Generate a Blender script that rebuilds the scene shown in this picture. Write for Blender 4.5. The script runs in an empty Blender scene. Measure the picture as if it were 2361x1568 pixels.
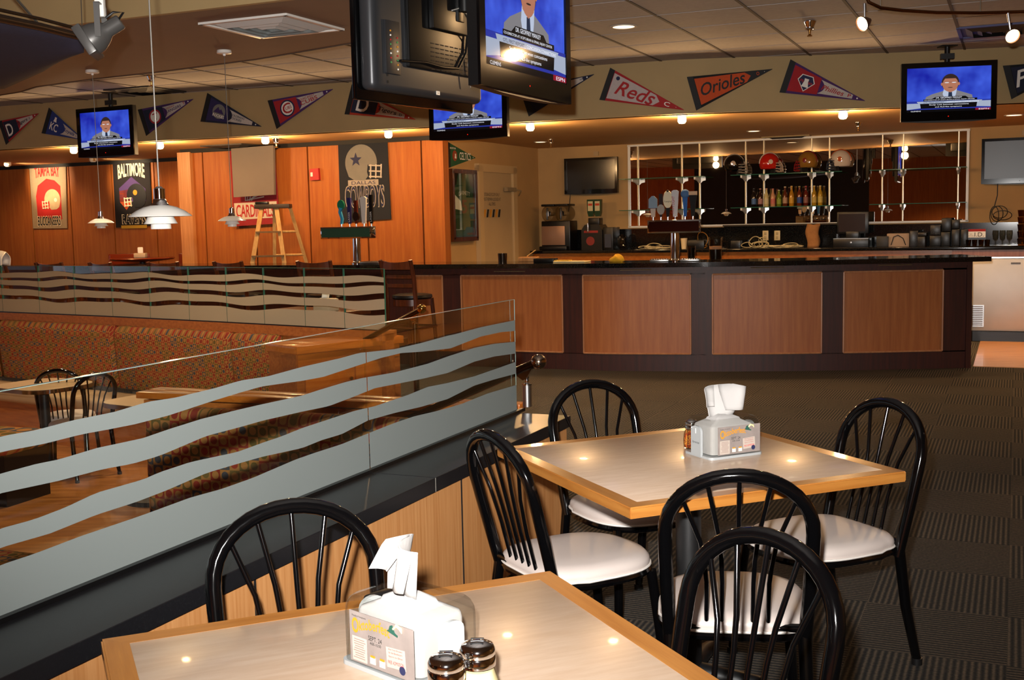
import bpy, bmesh, math, random
from mathutils import Vector, Matrix
C = bpy.context.scene.collection
SC = bpy.context.scene
R = math.radians
random.seed(7)

# ---------------------------------------------------------------- camera
W, H, F = 2361.0, 1568.0, 2648.0
EYE = Vector((0, 0, 1.5))
PITCH, ROLL = R(5.942), R(1.244)
cp, sp_, cr, sr = math.cos(PITCH), math.sin(PITCH), math.cos(ROLL), math.sin(ROLL)
_a = Vector((1, 0, 0)); _b = Vector((0, -sp_, -cp)); FWD = Vector((0, cp, -sp_))
CAMX = _a * cr + _b * sr           # image right
CAMD = _b * cr - _a * sr           # image down
cam = bpy.data.cameras.new('camera'); camo = bpy.data.objects.new('camera', cam); C.objects.link(camo)
cam.sensor_width = 36.0; cam.lens = F / W * 36.0; cam.clip_start = 0.02; cam.clip_end = 200
Mc = Matrix((CAMX, -CAMD, -FWD)).transposed().to_4x4(); Mc.translation = EYE
camo.matrix_world = Mc
SC.camera = camo

# ---------------------------------------------------------------- light set-up
SC.view_settings.view_transform = 'Standard'; SC.view_settings.look = 'None'
SC.view_settings.gamma = 1.0; SC.view_settings.use_curve_mapping = False
SC.view_settings.exposure = 0.0
world = bpy.data.worlds.new('world'); SC.world = world; world.use_nodes = True
world.node_tree.nodes['Background'].inputs[0].default_value = (0.55, 0.62, 0.75, 1)
world.node_tree.nodes['Background'].inputs[1].default_value = 1.0

def lamp(name, kind, loc, energy, col, size=0.05, target=None, angle=None, blend=0.5):
    l = bpy.data.lights.new(name, kind); l.energy = energy; l.color = col
    o = bpy.data.objects.new(name, l); C.objects.link(o); o.location = loc
    if kind == 'AREA': l.size = size
    else: l.shadow_soft_size = size
    if angle: l.spot_size = R(angle); l.spot_blend = blend
    if target is not None:
        o.rotation_euler = (Vector(target) - Vector(loc)).to_track_quat('-Z', 'Y').to_euler()
    return o

WARM = (1.0, 0.60, 0.27)
# the photographer's flash, on the camera, up and to the left of the lens
lamp('camera_flash', 'SPOT', EYE + Vector((-0.06, 0.0, 0.13)), 1450, (1.0, 0.97, 0.93), 0.025, EYE + Vector((0.0, 10, 0.9)), 84, 1.0)

# ---------------------------------------------------------------- room axes: U runs into the room, V to the right
TH = R(23.76)
U = Vector((math.sin(TH), math.cos(TH), 0)); V = Vector((math.cos(TH), -math.sin(TH), 0))
ZUP = Vector((0, 0, 1))
def P(u, v, z=0.0): return U * u + V * v + Vector((0, 0, z))
def ray(x, y): return CAMX * ((x - 1180.5) / F) + CAMD * ((y - 784) / F) + FWD
def onz(x, y, z):
    d = ray(x, y); return EYE + d * ((z - EYE.z) / d.z)
def ony(x, y, Y):
    d = ray(x, y); return EYE + d * (Y / d.y)
def onp(x, y, p, n):
    d = ray(x, y); return EYE + d * ((Vector(p) - EYE).dot(n) / d.dot(n))
def onu(x, y, u): return onp(x, y, U * u, U)
def onv(x, y, v): return onp(x, y, V * v, V)

# ceiling spots over aisle, tables and stools, several added as fill without fixtures
for (u, v, z, e) in ((8.95, -2.9, 3.0, 130), (7.0, -3.3, 3.0, 120), (9.9, 1.9, 3.0, 150), (4.5, 3.0, 3.0, 50),  # the spot over the stairs is added to brighten the cabinet
                     (8.9, -8.6, 2.98, 110), (8.7, -5.6, 2.98, 115), (9.2, -11.5, 2.98, 80), (6.9, -6.5, 2.78, 110), (6.6, -9.0, 2.78, 110),
                     (-2.0, -1.5, 3.0, 650), (-2.0, 1.0, 3.0, 450), (-2.0, -10.5, 3.0, 700), (2.0, -13.0, 3.0, 200)):  # added spots that brighten the walls reflected in the bar mirror
    p = P(u, v, z)
    lamp('can_and_fill_spot', 'SPOT', p, e * 1.45, WARM if 8.9 < u < 10 and v > -3 else (1.0, 0.7, 0.42), 0.08, p - ZUP, 120, 0.8)
for (u, v, e) in ((13.5, -4.6, 60), (13.5, -2.5, 60), (13.4, -0.2, 70), (13.2, 1.6, 90)):
    p = P(u, v, 2.48); lamp('bar_can_light', 'SPOT', p, e * 1.9, WARM, 0.06, p - ZUP, 130, 0.8)

for (u, v, e) in ((12.5, -11.0, 55), (12.5, -13.5, 75), (11.0, -8.9, 20), (11.0, -7.2, 25)):
    p = P(u, v, 2.48); lamp('panel_wall_can_light', 'SPOT', p, e, WARM, 0.06, p - ZUP + U * 0.5, 120, 0.8)
# daylight enters by the windows of the far left wall
for (u, w) in ((3.0, 4.2), (8.2, 4.2)):
    o = lamp('window_daylight', 'AREA', P(u, -16.28, 1.55), 1, (1, 1, 1), 1, P(u, 0, 1.55))
    o.data.shape = 'RECTANGLE'; o.data.size = w; o.data.size_y = 1.7; o.data.cycles.is_portal = True

# ---------------------------------------------------------------- materials
def lin(c):
    if isinstance(c, str):
        c = [int(c[i:i + 2], 16) / 255 for i in (0, 2, 4)]
    return tuple(x / 12.92 if x <= 0.04045 else ((x + 0.055) / 1.055) ** 2.4 for x in c[:3]) + (1.0,)
MATS = {}
def new(name):
    m = bpy.data.materials.new(name); m.use_nodes = True; MATS[name] = m
    nt = m.node_tree; return m, nt, nt.nodes['Principled BSDF']
def mat(name, c, rough=0.5, metal=0.0, spec=0.5, var=0.0, scale=8.0, bump=0.0, coat=0.0):
    """plain procedural surface: colour with a little noise"""
    if name in MATS: return MATS[name]
    m, nt, b = new(name); N = nt.nodes; L = nt.links
    b.inputs['Roughness'].default_value = rough; b.inputs['Metallic'].default_value = metal
    b.inputs['Specular IOR Level'].default_value = spec; b.inputs['Coat Weight'].default_value = coat
    b.inputs['Coat Roughness'].default_value = 0.05
    col = lin(c); b.inputs['Base Color'].default_value = col
    if var or bump:
        tc = N.new('ShaderNodeTexCoord'); nz = N.new('ShaderNodeTexNoise'); nz.inputs['Scale'].default_value = scale
        nz.inputs['Detail'].default_value = 4; L.new(tc.outputs['Object'], nz.inputs['Vector'])
        if var:
            r = N.new('ShaderNodeValToRGB'); r.color_ramp.elements[0].position = 0.3; r.color_ramp.elements[1].position = 0.7
            r.color_ramp.elements[0].color = tuple(x * (1 - var) for x in col[:3]) + (1,)
            r.color_ramp.elements[1].color = tuple(min(1, x * (1 + var)) for x in col[:3]) + (1,)
            L.new(nz.outputs['Fac'], r.inputs['Fac']); L.new(r.outputs['Color'], b.inputs['Base Color'])
        if bump:
            bp = N.new('ShaderNodeBump'); bp.inputs['Strength'].default_value = bump; bp.inputs['Distance'].default_value = 0.002
            L.new(nz.outputs['Fac'], bp.inputs['Height']); L.new(bp.outputs['Normal'], b.inputs['Normal'])
    return m
def wood(name, c1, c2, rough=0.35, sc=(14, 14, 0.7), coat=0.0, spec=0.5):
    """grain: noise stretched along one local axis (the small scale)"""
    if name in MATS: return MATS[name]
    m, nt, b = new(name); N = nt.nodes; L = nt.links
    tc = N.new('ShaderNodeTexCoord'); mp = N.new('ShaderNodeMapping'); mp.inputs['Scale'].default_value = sc
    nz = N.new('ShaderNodeTexNoise'); nz.inputs['Scale'].default_value = 3.0; nz.inputs['Detail'].default_value = 6; nz.inputs['Roughness'].default_value = 0.65
    r = N.new('ShaderNodeValToRGB'); r.color_ramp.elements[0].position = 0.32; r.color_ramp.elements[1].position = 0.7
    r.color_ramp.elements[0].color = lin(c1); r.color_ramp.elements[1].color = lin(c2)
    L.new(tc.outputs['Object'], mp.inputs['Vector']); L.new(mp.outputs['Vector'], nz.inputs['Vector'])
    L.new(nz.outputs['Fac'], r.inputs['Fac']); L.new(r.outputs['Color'], b.inputs['Base Color'])
    b.inputs['Roughness'].default_value = rough; b.inputs['Coat Weight'].default_value = coat; b.inputs['Specular IOR Level'].default_value = spec
    b.inputs['Coat Roughness'].default_value = 0.06
    return m
def emit(name, c, s=1.0, noise=None):
    if name in MATS: return MATS[name]
    m, nt, b = new(name); N = nt.nodes; L = nt.links
    b.inputs['Base Color'].default_value = (0.01, 0.01, 0.01, 1); b.inputs['Roughness'].default_value = 0.05; b.inputs['Specular IOR Level'].default_value = 0.2
    b.inputs['Emission Color'].default_value = lin(c); b.inputs['Emission Strength'].default_value = s
    if noise:
        tc = N.new('ShaderNodeTexCoord'); nz = N.new('ShaderNodeTexNoise'); nz.inputs['Scale'].default_value = noise[1]; nz.inputs['Detail'].default_value = 3
        r = N.new('ShaderNodeValToRGB'); r.color_ramp.elements[0].position = 0.35; r.color_ramp.elements[1].position = 0.72
        r.color_ramp.elements[0].color = lin(c); r.color_ramp.elements[1].color = lin(noise[0])
        L.new(tc.outputs['Object'], nz.inputs['Vector']); L.new(nz.outputs['Fac'], r.inputs['Fac']); L.new(r.outputs['Color'], b.inputs['Emission Color'])
    return m
def clear(name, c, rough=0.02, refl=0.12, tint=1.0):
    """thin clear sheet: mostly transparent with a Fresnel-like gloss"""
    if name in MATS: return MATS[name]
    m, nt, b = new(name); N = nt.nodes; L = nt.links
    N.remove(b); out = N['Material Output']
    tr = N.new('ShaderNodeBsdfTransparent'); tr.inputs['Color'].default_value = lin(c)
    gl = N.new('ShaderNodeBsdfGlossy'); gl.inputs['Roughness'].default_value = rough; gl.inputs['Color'].default_value = (1, 1, 1, 1)
    lw = N.new('ShaderNodeLayerWeight'); lw.inputs['Blend'].default_value = 0.18
    mm = N.new('ShaderNodeMath'); mm.operation = 'MULTIPLY_ADD'; mm.inputs[1].default_value = 0.3; mm.inputs[2].default_value = refl * 0.15
    mx = N.new('ShaderNodeMixShader'); L.new(lw.outputs['Fresnel'], mm.inputs[0]); L.new(mm.outputs[0], mx.inputs['Fac'])
    L.new(tr.outputs[0], mx.inputs[1]); L.new(gl.outputs[0], mx.inputs[2]); L.new(mx.outputs[0], out.inputs['Surface'])
    return m
def frost(name, c, c2=0.25):
    if name in MATS: return MATS[name]
    m, nt, b = new(name); N = nt.nodes; L = nt.links; N.remove(b); out = N['Material Output']
    d = N.new('ShaderNodeBsdfDiffuse'); d.inputs['Color'].default_value = lin(c)
    t = N.new('ShaderNodeBsdfTranslucent'); t.inputs['Color'].default_value = lin(c)
    mx = N.new('ShaderNodeMixShader'); mx.inputs['Fac'].default_value = c2
    L.new(d.outputs[0], mx.inputs[1]); L.new(t.outputs[0], mx.inputs[2]); L.new(mx.outputs[0], out.inputs['Surface'])
    return m
def math_node(nt, op, a, b=None):
    n = nt.nodes.new('ShaderNodeMath'); n.operation = op
    for i, x in enumerate((a, b)):
        if x is None: continue
        if isinstance(x, (int, float)): n.inputs[i].default_value = x
        else: nt.links.new(x, n.inputs[i])
    return n.outputs[0]
def fabric(name, size):
    """woven check of cream and coloured squares, each with a dot, in the local x/z plane"""
    m, nt, b = new(name); N = nt.nodes; L = nt.links
    tc = N.new('ShaderNodeTexCoord'); sx = N.new('ShaderNodeSeparateXYZ'); L.new(tc.outputs['Object'], sx.inputs[0])
    X = math_node(nt, 'DIVIDE', sx.outputs[0], size)
    yz = math_node(nt, 'SUBTRACT', sx.outputs[2], sx.outputs[1]); Z = math_node(nt, 'DIVIDE', yz, size)
    fx = math_node(nt, 'FLOOR', X); fz = math_node(nt, 'FLOOR', Z)
    dx = math_node(nt, 'SUBTRACT', math_node(nt, 'SUBTRACT', X, fx), 0.5); dz = math_node(nt, 'SUBTRACT', math_node(nt, 'SUBTRACT', Z, fz), 0.5)
    rr = math_node(nt, 'ADD', math_node(nt, 'MULTIPLY', dx, dx), math_node(nt, 'MULTIPLY', dz, dz))
    dot = math_node(nt, 'LESS_THAN', rr, 0.12)
    par = math_node(nt, 'GREATER_THAN', math_node(nt, 'ABSOLUTE', math_node(nt, 'MODULO', math_node(nt, 'ADD', fx, fz), 2.0)), 0.5)
    cb = N.new('ShaderNodeCombineXYZ'); L.new(fx, cb.inputs[0]); L.new(fz, cb.inputs[1])
    wn = N.new('ShaderNodeTexWhiteNoise'); wn.noise_dimensions = '2D'; L.new(cb.outputs[0], wn.inputs['Vector'])
    r = N.new('ShaderNodeValToRGB'); r.color_ramp.interpolation = 'CONSTANT'
    cols = ('8a3426', '66562c', '4c4c50', '963a2a', '745f34')
    r.color_ramp.elements[0].color = lin(cols[0]); r.color_ramp.elements[1].position = 0.3; r.color_ramp.elements[1].color = lin(cols[1])
    for p_, c_ in ((0.5, cols[2]), (0.68, cols[3]), (0.86, cols[4])):
        e = r.color_ramp.elements.new(p_); e.color = lin(c_)
    L.new(wn.outputs['Value'], r.inputs['Fac'])
    sel = math_node(nt, 'ABSOLUTE', math_node(nt, 'SUBTRACT', par, dot))     # xor
    mx = N.new('ShaderNodeMix'); mx.data_type = 'RGBA'
    mx.inputs[6].default_value = lin('a8743e'); L.new(sel, mx.inputs[0]); L.new(r.outputs['Color'], mx.inputs[7])
    L.new(mx.outputs[2], b.inputs['Base Color']); b.inputs['Roughness'].default_value = 0.9; b.inputs['Specular IOR Level'].default_value = 0.15
    return m
def carpet(name):
    """loop-pile carpet tiles laid quarter-turn: ribs change direction from tile to tile"""
    m, nt, b = new(name); N = nt.nodes; L = nt.links
    tc = N.new('ShaderNodeTexCoord'); mp = N.new('ShaderNodeMapping'); mp.inputs['Rotation'].default_value = (0, 0, TH)
    L.new(tc.outputs['Object'], mp.inputs['Vector']); sx = N.new('ShaderNodeSeparateXYZ'); L.new(mp.outputs[0], sx.inputs[0])
    T = 0.5
    fx = math_node(nt, 'FLOOR', math_node(nt, 'DIVIDE', sx.outputs[0], T)); fy = math_node(nt, 'FLOOR', math_node(nt, 'DIVIDE', sx.outputs[1], T))
    par = math_node(nt, 'GREATER_THAN', math_node(nt, 'ABSOLUTE', math_node(nt, 'MODULO', math_node(nt, 'ADD', fx, fy), 2.0)), 0.5)
    sel = N.new('ShaderNodeMix'); L.new(par, sel.inputs[0]); L.new(sx.outputs[0], sel.inputs[2]); L.new(sx.outputs[1], sel.inputs[3])
    rib = math_node(nt, 'SINE', math_node(nt, 'MULTIPLY', sel.outputs[0], 2 * math.pi / 0.022))
    nz = N.new('ShaderNodeTexNoise'); nz.inputs['Scale'].default_value = 90; nz.inputs['Detail'].default_value = 3; L.new(mp.outputs[0], nz.inputs['Vector'])
    n2 = N.new('ShaderNodeTexNoise'); n2.inputs['Scale'].default_value = 1.2; L.new(mp.outputs[0], n2.inputs['Vector'])
    f = math_node(nt, 'ADD', math_node(nt, 'MULTIPLY', rib, 0.3), math_node(nt, 'MULTIPLY', nz.outputs['Fac'], 0.75))
    f = math_node(nt, 'ADD', f, math_node(nt, 'MULTIPLY', n2.outputs['Fac'], 0.2))
    r = N.new('ShaderNodeValToRGB'); r.color_ramp.elements[0].position = 0.18; r.color_ramp.elements[1].position = 0.85
    r.color_ramp.elements[0].color = lin('2d2f31'); r.color_ramp.elements[1].color = lin('6a6054')
    e = r.color_ramp.elements.new(0.5); e.color = lin('44423e')
    L.new(f, r.inputs['Fac']); L.new(r.outputs['Color'], b.inputs['Base Color'])
    b.inputs['Roughness'].default_value = 0.95; b.inputs['Specular IOR Level'].default_value = 0.1
    bp = N.new('ShaderNodeBump'); bp.inputs['Strength'].default_value = 0.35; bp.inputs['Distance'].default_value = 0.004
    L.new(f, bp.inputs['Height']); L.new(bp.outputs['Normal'], b.inputs['Normal'])
    return m
def granite(name, c1='0c0c0d', c2='3a3d3c', rough=0.08):
    m, nt, b = new(name); N = nt.nodes; L = nt.links
    tc = N.new('ShaderNodeTexCoord'); nz = N.new('ShaderNodeTexNoise'); nz.inputs['Scale'].default_value = 160; nz.inputs['Detail'].default_value = 2
    r = N.new('ShaderNodeValToRGB'); r.color_ramp.elements[0].position = 0.55; r.color_ramp.elements[1].position = 0.8
    r.color_ramp.elements[0].color = lin(c1); r.color_ramp.elements[1].color = lin(c2)
    L.new(tc.outputs['Object'], nz.inputs['Vector']); L.new(nz.outputs['Fac'], r.inputs['Fac']); L.new(r.outputs['Color'], b.inputs['Base Color'])
    b.inputs['Roughness'].default_value = rough
    return m

# ---------------------------------------------------------------- geometry helpers
def frame(x, y):
    x = Vector(x).normalized(); y = Vector(y).normalized(); z = x.cross(y)
    return Matrix((x, y, z)).transposed()
I3 = Matrix.Identity(3)
class MB:
    """collects shapes into one mesh"""
    def __init__(s): s.bm = bmesh.new(); s.fl = s.bm.faces.layers.int.new('flat')
    def face(s, pts, mi=0):
        f = s.bm.faces.new([s.bm.verts.new(p) for p in pts]); f.material_index = mi; return f
    def box(s, c, d, M=None, mi=0, bev=0.0, seg=2):
        t = bmesh.new(); bmesh.ops.create_cube(t, size=1)
        for v in t.verts: v.co = Vector((v.co.x * d[0], v.co.y * d[1], v.co.z * d[2]))
        if bev: bmesh.ops.bevel(t, geom=t.edges[:], offset=bev, segments=seg, affect='EDGES', profile=0.5)
        M = M or I3; c = Vector(c); mp = {}
        for v in t.verts: mp[v] = s.bm.verts.new(M @ v.co + c)
        t.normal_update()
        for f in t.faces:
            g = s.bm.faces.new([mp[v] for v in f.verts]); g.material_index = mi
            if max(abs(x) for x in f.normal) > 0.999: g[s.fl] = 1       # big faces stay flat, only the rounded edges are smooth
        t.free(); return s
    def tube(s, pts, r, n=10, closed=False, mi=0):
        pts = [Vector(p) for p in pts]; rs = r if isinstance(r, (list, tuple)) else [r] * len(pts)
        rings = []; k = len(pts); up = None
        for i, p in enumerate(pts):
            a = pts[(i - 1) % k] if (closed or i > 0) else p; b = pts[(i + 1) % k] if (closed or i < k - 1) else p
            t = (b - a).normalized()
            if up is None:
                up = t.orthogonal().normalized()
            else:
                up = (up - t * up.dot(t)); up = up.normalized() if up.length > 1e-6 else t.orthogonal().normalized()
            w = t.cross(up)
            rings.append([s.bm.verts.new(p + (up * math.cos(2 * math.pi * j / n) + w * math.sin(2 * math.pi * j / n)) * rs[i]) for j in range(n)])
        for i in range(k if closed else k - 1):
            A, B = rings[i], rings[(i + 1) % k]
            for j in range(n):
                f = s.bm.faces.new((A[j], A[(j + 1) % n], B[(j + 1) % n], B[j])); f.material_index = mi
        if not closed:
            for rg in (rings[0][::-1], rings[-1]):
                f = s.bm.faces.new(rg); f.material_index = mi
        return s
    def lathe(s, prof, c=(0, 0, 0), M=None, n=24, mi=0, a0=0.0, a1=2 * math.pi):
        M = M or I3; c = Vector(c); full = abs(a1 - a0 - 2 * math.pi) < 1e-6; rings = []
        for (r, z) in prof:
            if r < 1e-6: rings.append([s.bm.verts.new(M @ Vector((0, 0, z)) + c)])
            else:
                m = n if full else n + 1
                rings.append([s.bm.verts.new(M @ Vector((r * math.cos(a0 + (a1 - a0) * j / n), r * math.sin(a0 + (a1 - a0) * j / n), z)) + c) for j in range(m)])
        for A, B in zip(rings, rings[1:]):
            for j in range(n):
                k = (j + 1) % n if full else j + 1
                if len(A) == 1 and len(B) == 1: continue
                q = (A[0], B[k], B[j]) if len(A) == 1 else (A[j], A[k], B[0]) if len(B) == 1 else (A[j], A[k], B[k], B[j])
                f = s.bm.faces.new(q); f.material_index = mi
        return s
    def cyl(s, p0, p1, r, n=16, mi=0, r1=None): return s.tube([p0, p1], [r, r if r1 is None else r1], n, mi=mi)
    def prism(s, poly, d0, d1, o=(0, 0, 0), ax=(1, 0, 0), ay=(0, 0, 1), an=None, mi=0):
        """polygon in plane (ax, ay) pushed from d0 to d1 along an"""
        o = Vector(o); ax = Vector(ax); ay = Vector(ay); an = Vector(an) if an is not None else ax.cross(ay)
        a = [s.bm.verts.new(o + ax * p[0] + ay * p[1] + an * d0) for p in poly]; b = [s.bm.verts.new(o + ax * p[0] + ay * p[1] + an * d1) for p in poly]
        k = len(poly)
        for f in [s.bm.faces.new(a[::-1]), s.bm.faces.new(b)] + [s.bm.faces.new((a[i], a[(i + 1) % k], b[(i + 1) % k], b[i])) for i in range(k)]:
            f.material_index = mi
        return s
    def strip(s, A, B, off, mi=0):
        """solid band between two lines of points, thickened by vector off"""
        off = Vector(off); k = len(A)
        a = [s.bm.verts.new(p) for p in A]; b = [s.bm.verts.new(p) for p in B]
        a2 = [s.bm.verts.new(Vector(p) + off) for p in A]; b2 = [s.bm.verts.new(Vector(p) + off) for p in B]
        for i in range(k - 1):
            for q in ((a[i], a[i + 1], b[i + 1], b[i]), (a2[i], b2[i], b2[i + 1], a2[i + 1]), (a[i], a2[i], a2[i + 1], a[i + 1]), (b[i], b[i + 1], b2[i + 1], b2[i])):
                f = s.bm.faces.new(q); f.material_index = mi
        for i in (0, k - 1):
            f = s.bm.faces.new((a[i], b[i], b2[i], a2[i])); f.material_index = mi
        return s
    def grid(s, fn, nu, nv, mi=0):
        g = [[s.bm.verts.new(fn(i / nu, j / nv)) for j in range(nv + 1)] for i in range(nu + 1)]
        for i in range(nu):
            for j in range(nv):
                f = s.bm.faces.new((g[i][j], g[i + 1][j], g[i + 1][j + 1], g[i][j + 1])); f.material_index = mi
        return s
    def ball(s, c, r, n=16, sc=(1, 1, 1), M=None, mi=0):
        prof = [(math.sin(math.pi * i / (n // 2)) * 1.0, -math.cos(math.pi * i / (n // 2))) for i in range(n // 2 + 1)]
        prof[0] = (0, -1); prof[-1] = (0, 1)
        D = Matrix.Diagonal((r * sc[0], r * sc[1], r * sc[2])); return s.lathe(prof, c, (M or I3) @ D, n, mi)
    def build(s, name, mats, parent=None, smooth=40, local=False):
        bmesh.ops.recalc_face_normals(s.bm, faces=s.bm.faces[:])
        me = bpy.data.meshes.new(name)
        if parent is not None and not local: s.bm.transform(wm(parent).inverted())
        flat = [f[s.fl] for f in s.bm.faces]
        s.bm.to_mesh(me); s.bm.free()
        for m in (mats if isinstance(mats, (list, tuple)) else [mats]): me.materials.append(m)
        if smooth:
            for p, k in zip(me.polygons, flat): p.use_smooth = not k
            me.set_sharp_from_angle(angle=R(smooth))
        o = bpy.data.objects.new(name, me); C.objects.link(o)
        if parent is not None: o.parent = parent
        return o
def wm(o):
    m = Matrix.LocRotScale(o.location, o.rotation_euler, o.scale)
    return wm(o.parent) @ m if o.parent else m
def tag(o, label, cat, group=None, kind=None):
    if label: o['label'] = label
    if cat: o['category'] = cat
    if group: o['group'] = group
    if kind: o['kind'] = kind
    return o
def thing(name, label, cat, loc=(0, 0, 0), rz=0.0, group=None, rx=0.0):
    o = bpy.data.objects.new(name, None); C.objects.link(o); o.empty_display_size = 0.1
    o.location = loc; o.rotation_euler = (rx, 0, rz); return tag(o, label, cat, group)
def struct(mb, name, mats, smooth=0):
    o = mb.build(name, mats, None, smooth); o['kind'] = 'structure'; return o
def dup(root, loc, rz, label=None, group=None):
    r = root.copy(); C.objects.link(r); r.location = loc; r.rotation_euler = (root.rotation_euler.x, 0, rz)
    if label: r['label'] = label
    if group: r['group'] = group
    for ch in list(root.children):
        c = ch.copy(); C.objects.link(c); c.parent = r
        for g in list(ch.children):
            d = g.copy(); C.objects.link(d); d.parent = c
    return r
FONT_CACHE = {}
def text(parent, name, s, o, ax, ay, w, h, m, depth=0.001, shear=0.0, bold=0.0, curve=0.0, local=False, label=None):
    """raised lettering fitted into w x h, lower-left corner o, in the plane (ax, ay)"""
    key = (s, shear, bold)
    if key not in FONT_CACHE:
        cu = bpy.data.curves.new('lettering', 'FONT'); cu.body = s; cu.shear = shear; cu.offset = bold; cu.resolution_u = 3; cu.align_x = 'CENTER'
        cu.space_line = 1.0
        ob = bpy.data.objects.new('lettering', cu); C.objects.link(ob)
        dg = bpy.context.evaluated_depsgraph_get(); dg.update()
        me = bpy.data.meshes.new_from_object(ob.evaluated_get(dg))
        vs = [(v.co.x, v.co.y) for v in me.vertices]; fs = [tuple(p.vertices) for p in me.polygons]
        C.objects.unlink(ob); bpy.data.objects.remove(ob); bpy.data.meshes.remove(me)
        x0 = min(v[0] for v in vs); x1 = max(v[0] for v in vs); y0 = min(v[1] for v in vs); y1 = max(v[1] for v in vs)
        FONT_CACHE[key] = ([((x - x0) / (x1 - x0), (y - y0) / (y1 - y0)) for x, y in vs], fs)
    vs, fs = FONT_CACHE[key]
    o = Vector(o); ax = Vector(ax).normalized(); ay = Vector(ay).normalized(); an = ax.cross(ay).normalized()
    mb = MB(); vv = []
    for x, y in vs:
        yy = y * h + curve * (1 - (2 * x - 1) ** 2)
        vv.append(mb.bm.verts.new(o + ax * (x * w) + ay * yy + an * depth))
    for f in fs:
        try: mb.bm.faces.new([vv[i] for i in f])
        except ValueError: pass
    ob = mb.build(name, m, parent, 0, local)
    if label: ob['label'] = label
    return ob
def lerp(a, b, t): return a + (b - a) * t
def resample(pts, xs):
    out = []
    for x in xs:
        for (x0, y0), (x1, y1) in zip(pts, pts[1:]):
            if x0 <= x <= x1 or (x1, y1) == pts[-1] or ((x0, y0) == pts[0] and x < x0):
                out.append(y0 + (y1 - y0) * (x - x0) / (x1 - x0)); break
    return out
# ---------------------------------------------------------------- shared materials
TAN = mat('tan_paint', 'ab9265', 0.75, var=0.05, scale=3)
TANW = mat('tan_wall_paint', 'b8935e', 0.75, var=0.05, scale=3)
BROWN = mat('brown_ceiling_paint', '7d6450', 0.8, var=0.05, scale=3)
LOWC = mat('low_ceiling_paint', 'c2965e', 0.7, var=0.05, scale=2)
GREY = mat('grey_ceiling_tile', 'a19b98', 0.85, var=0.06, scale=25)
SEAM = mat('ceiling_seam', '4a4039', 0.8)
CHERRY = wood('cherry_panel', '9a5222', 'b16a2d', 0.5, (9, 9, 0.5), 0.0, 0.3)
BOOTHW = wood('booth_wood', '9c5524', 'bf7434', 0.35, (1.2, 14, 14), 0.15)
LIGHTW = wood('pale_beech_panel', 'b87a44', 'd49a62', 0.4, (22, 22, 0.6), 0.1)
ORANGEW = wood('orange_maple', 'b45f1c', 'd07c30', 0.28, (0.8, 12, 12), 0.3)
DARKW = wood('dark_stained_wood', '2b0f09', '45190e', 0.5, (12, 12, 0.6), 0.05)
DARKP = wood('mahogany_stool_wood', '3a1a0d', '5a2a14', 0.3, (12, 12, 0.8), 0.2)
PANELW = wood('bar_panel_veneer', '98562c', 'b06d3a', 0.45, (9, 9, 0.5), 0.1)
PANELT = wood('bar_panel_trim', 'a56c48', 'c28a60', 0.4, (10, 10, 1))
FLOORW = wood('wood_floor_boards', '8a5426', 'c08446', 0.3, (0.7, 7, 7), 0.15)
BLACKG = granite('black_granite')
CAPG = granite('black_cap_stone', '17171a', '212224', 0.3)
BLACKP = mat('black_plastic', '0b0b0c', 0.35)
GLOSSB = mat('gloss_black_plastic', '060607', 0.08)
STEEL = mat('brushed_steel', 'c4c4c4', 0.3, 1.0, var=0.1, scale=4)
CHROME = mat('chrome', 'dcdcdc', 0.07, 1.0)
BRASS = mat('dark_bronze_tube', '5a4634', 0.22, 1.0)
BRASSB = mat('polished_brass', 'c79a55', 0.12, 1.0)
WHITE = mat('white_plastic', 'e4e2dc', 0.35)
PAPER = mat('white_paper', 'f1f0ee', 0.8)
GLASS = clear('clear_glass', 'f9fcfa', 0.015, 0.08)
GLASSE = mat('green_glass_edge', '2f6a58', 0.1, spec=0.8)
FROST = frost('frosted_glass_film', '888f8d', 0.2)
FROSTW = frost('frosted_film_far', 'c4b89c', 0.3)
BULB = emit('warm_bulb', 'ffd79a', 14)
CANL = emit('warm_can_light', 'ffdcae', 3.0)
BLACKL = mat('black_ink', '101012', 0.7); WHITEI = mat('white_ink', 'e8e4dc', 0.7)
REDI = mat('red_ink', 'a51c20', 0.75); BLUEI = mat('navy_ink', '1a2148', 0.75); GOLDI = mat('gold_ink', 'c4841a', 0.7)
PURPLEI = mat('purple_ink', '37235a', 0.75)

# ---------------------------------------------------------------- floors
m = MB(); m.prism([(-4.2, -2.0), (-4.2, 3.9), (15.6, 3.9), (15.6, -16.3), (9.9, -16.3), (8.35, -8.2), (7.75, -4.4), (7.1, -4.3), (5.35, -2.1), (1.5, -2.1), (-4.2, -2.1)], -0.12, 0.0, (0, 0, 0), U, V, -ZUP * -1)
struct(m, 'floor', carpet('carpet_tiles'))
m = MB(); m.prism([(-4.2, -2.12), (5.33, -2.12), (7.08, -4.3), (7.73, -4.42), (8.3, -8.2), (9.88, -16.3), (-4.2, -16.3)], -0.62, -0.5, (0, 0, 0), U, V, ZUP)
struct(m, 'floor_sunken', FLOORW)
# wooden floor behind the bar, a thin raised sheet over the slab
m = MB(); m.prism([(11.85, -0.36), (15.18, -0.36), (15.18, 3.5), (11.85, 3.5)], 0.0, 0.006, (0, 0, 0), U, V, ZUP)
struct(m, 'floor_bar', wood('bar_floor_boards', 'b87a3a', 'd9a05c', 0.3, (0.8, 8, 8), 0.1))

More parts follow.
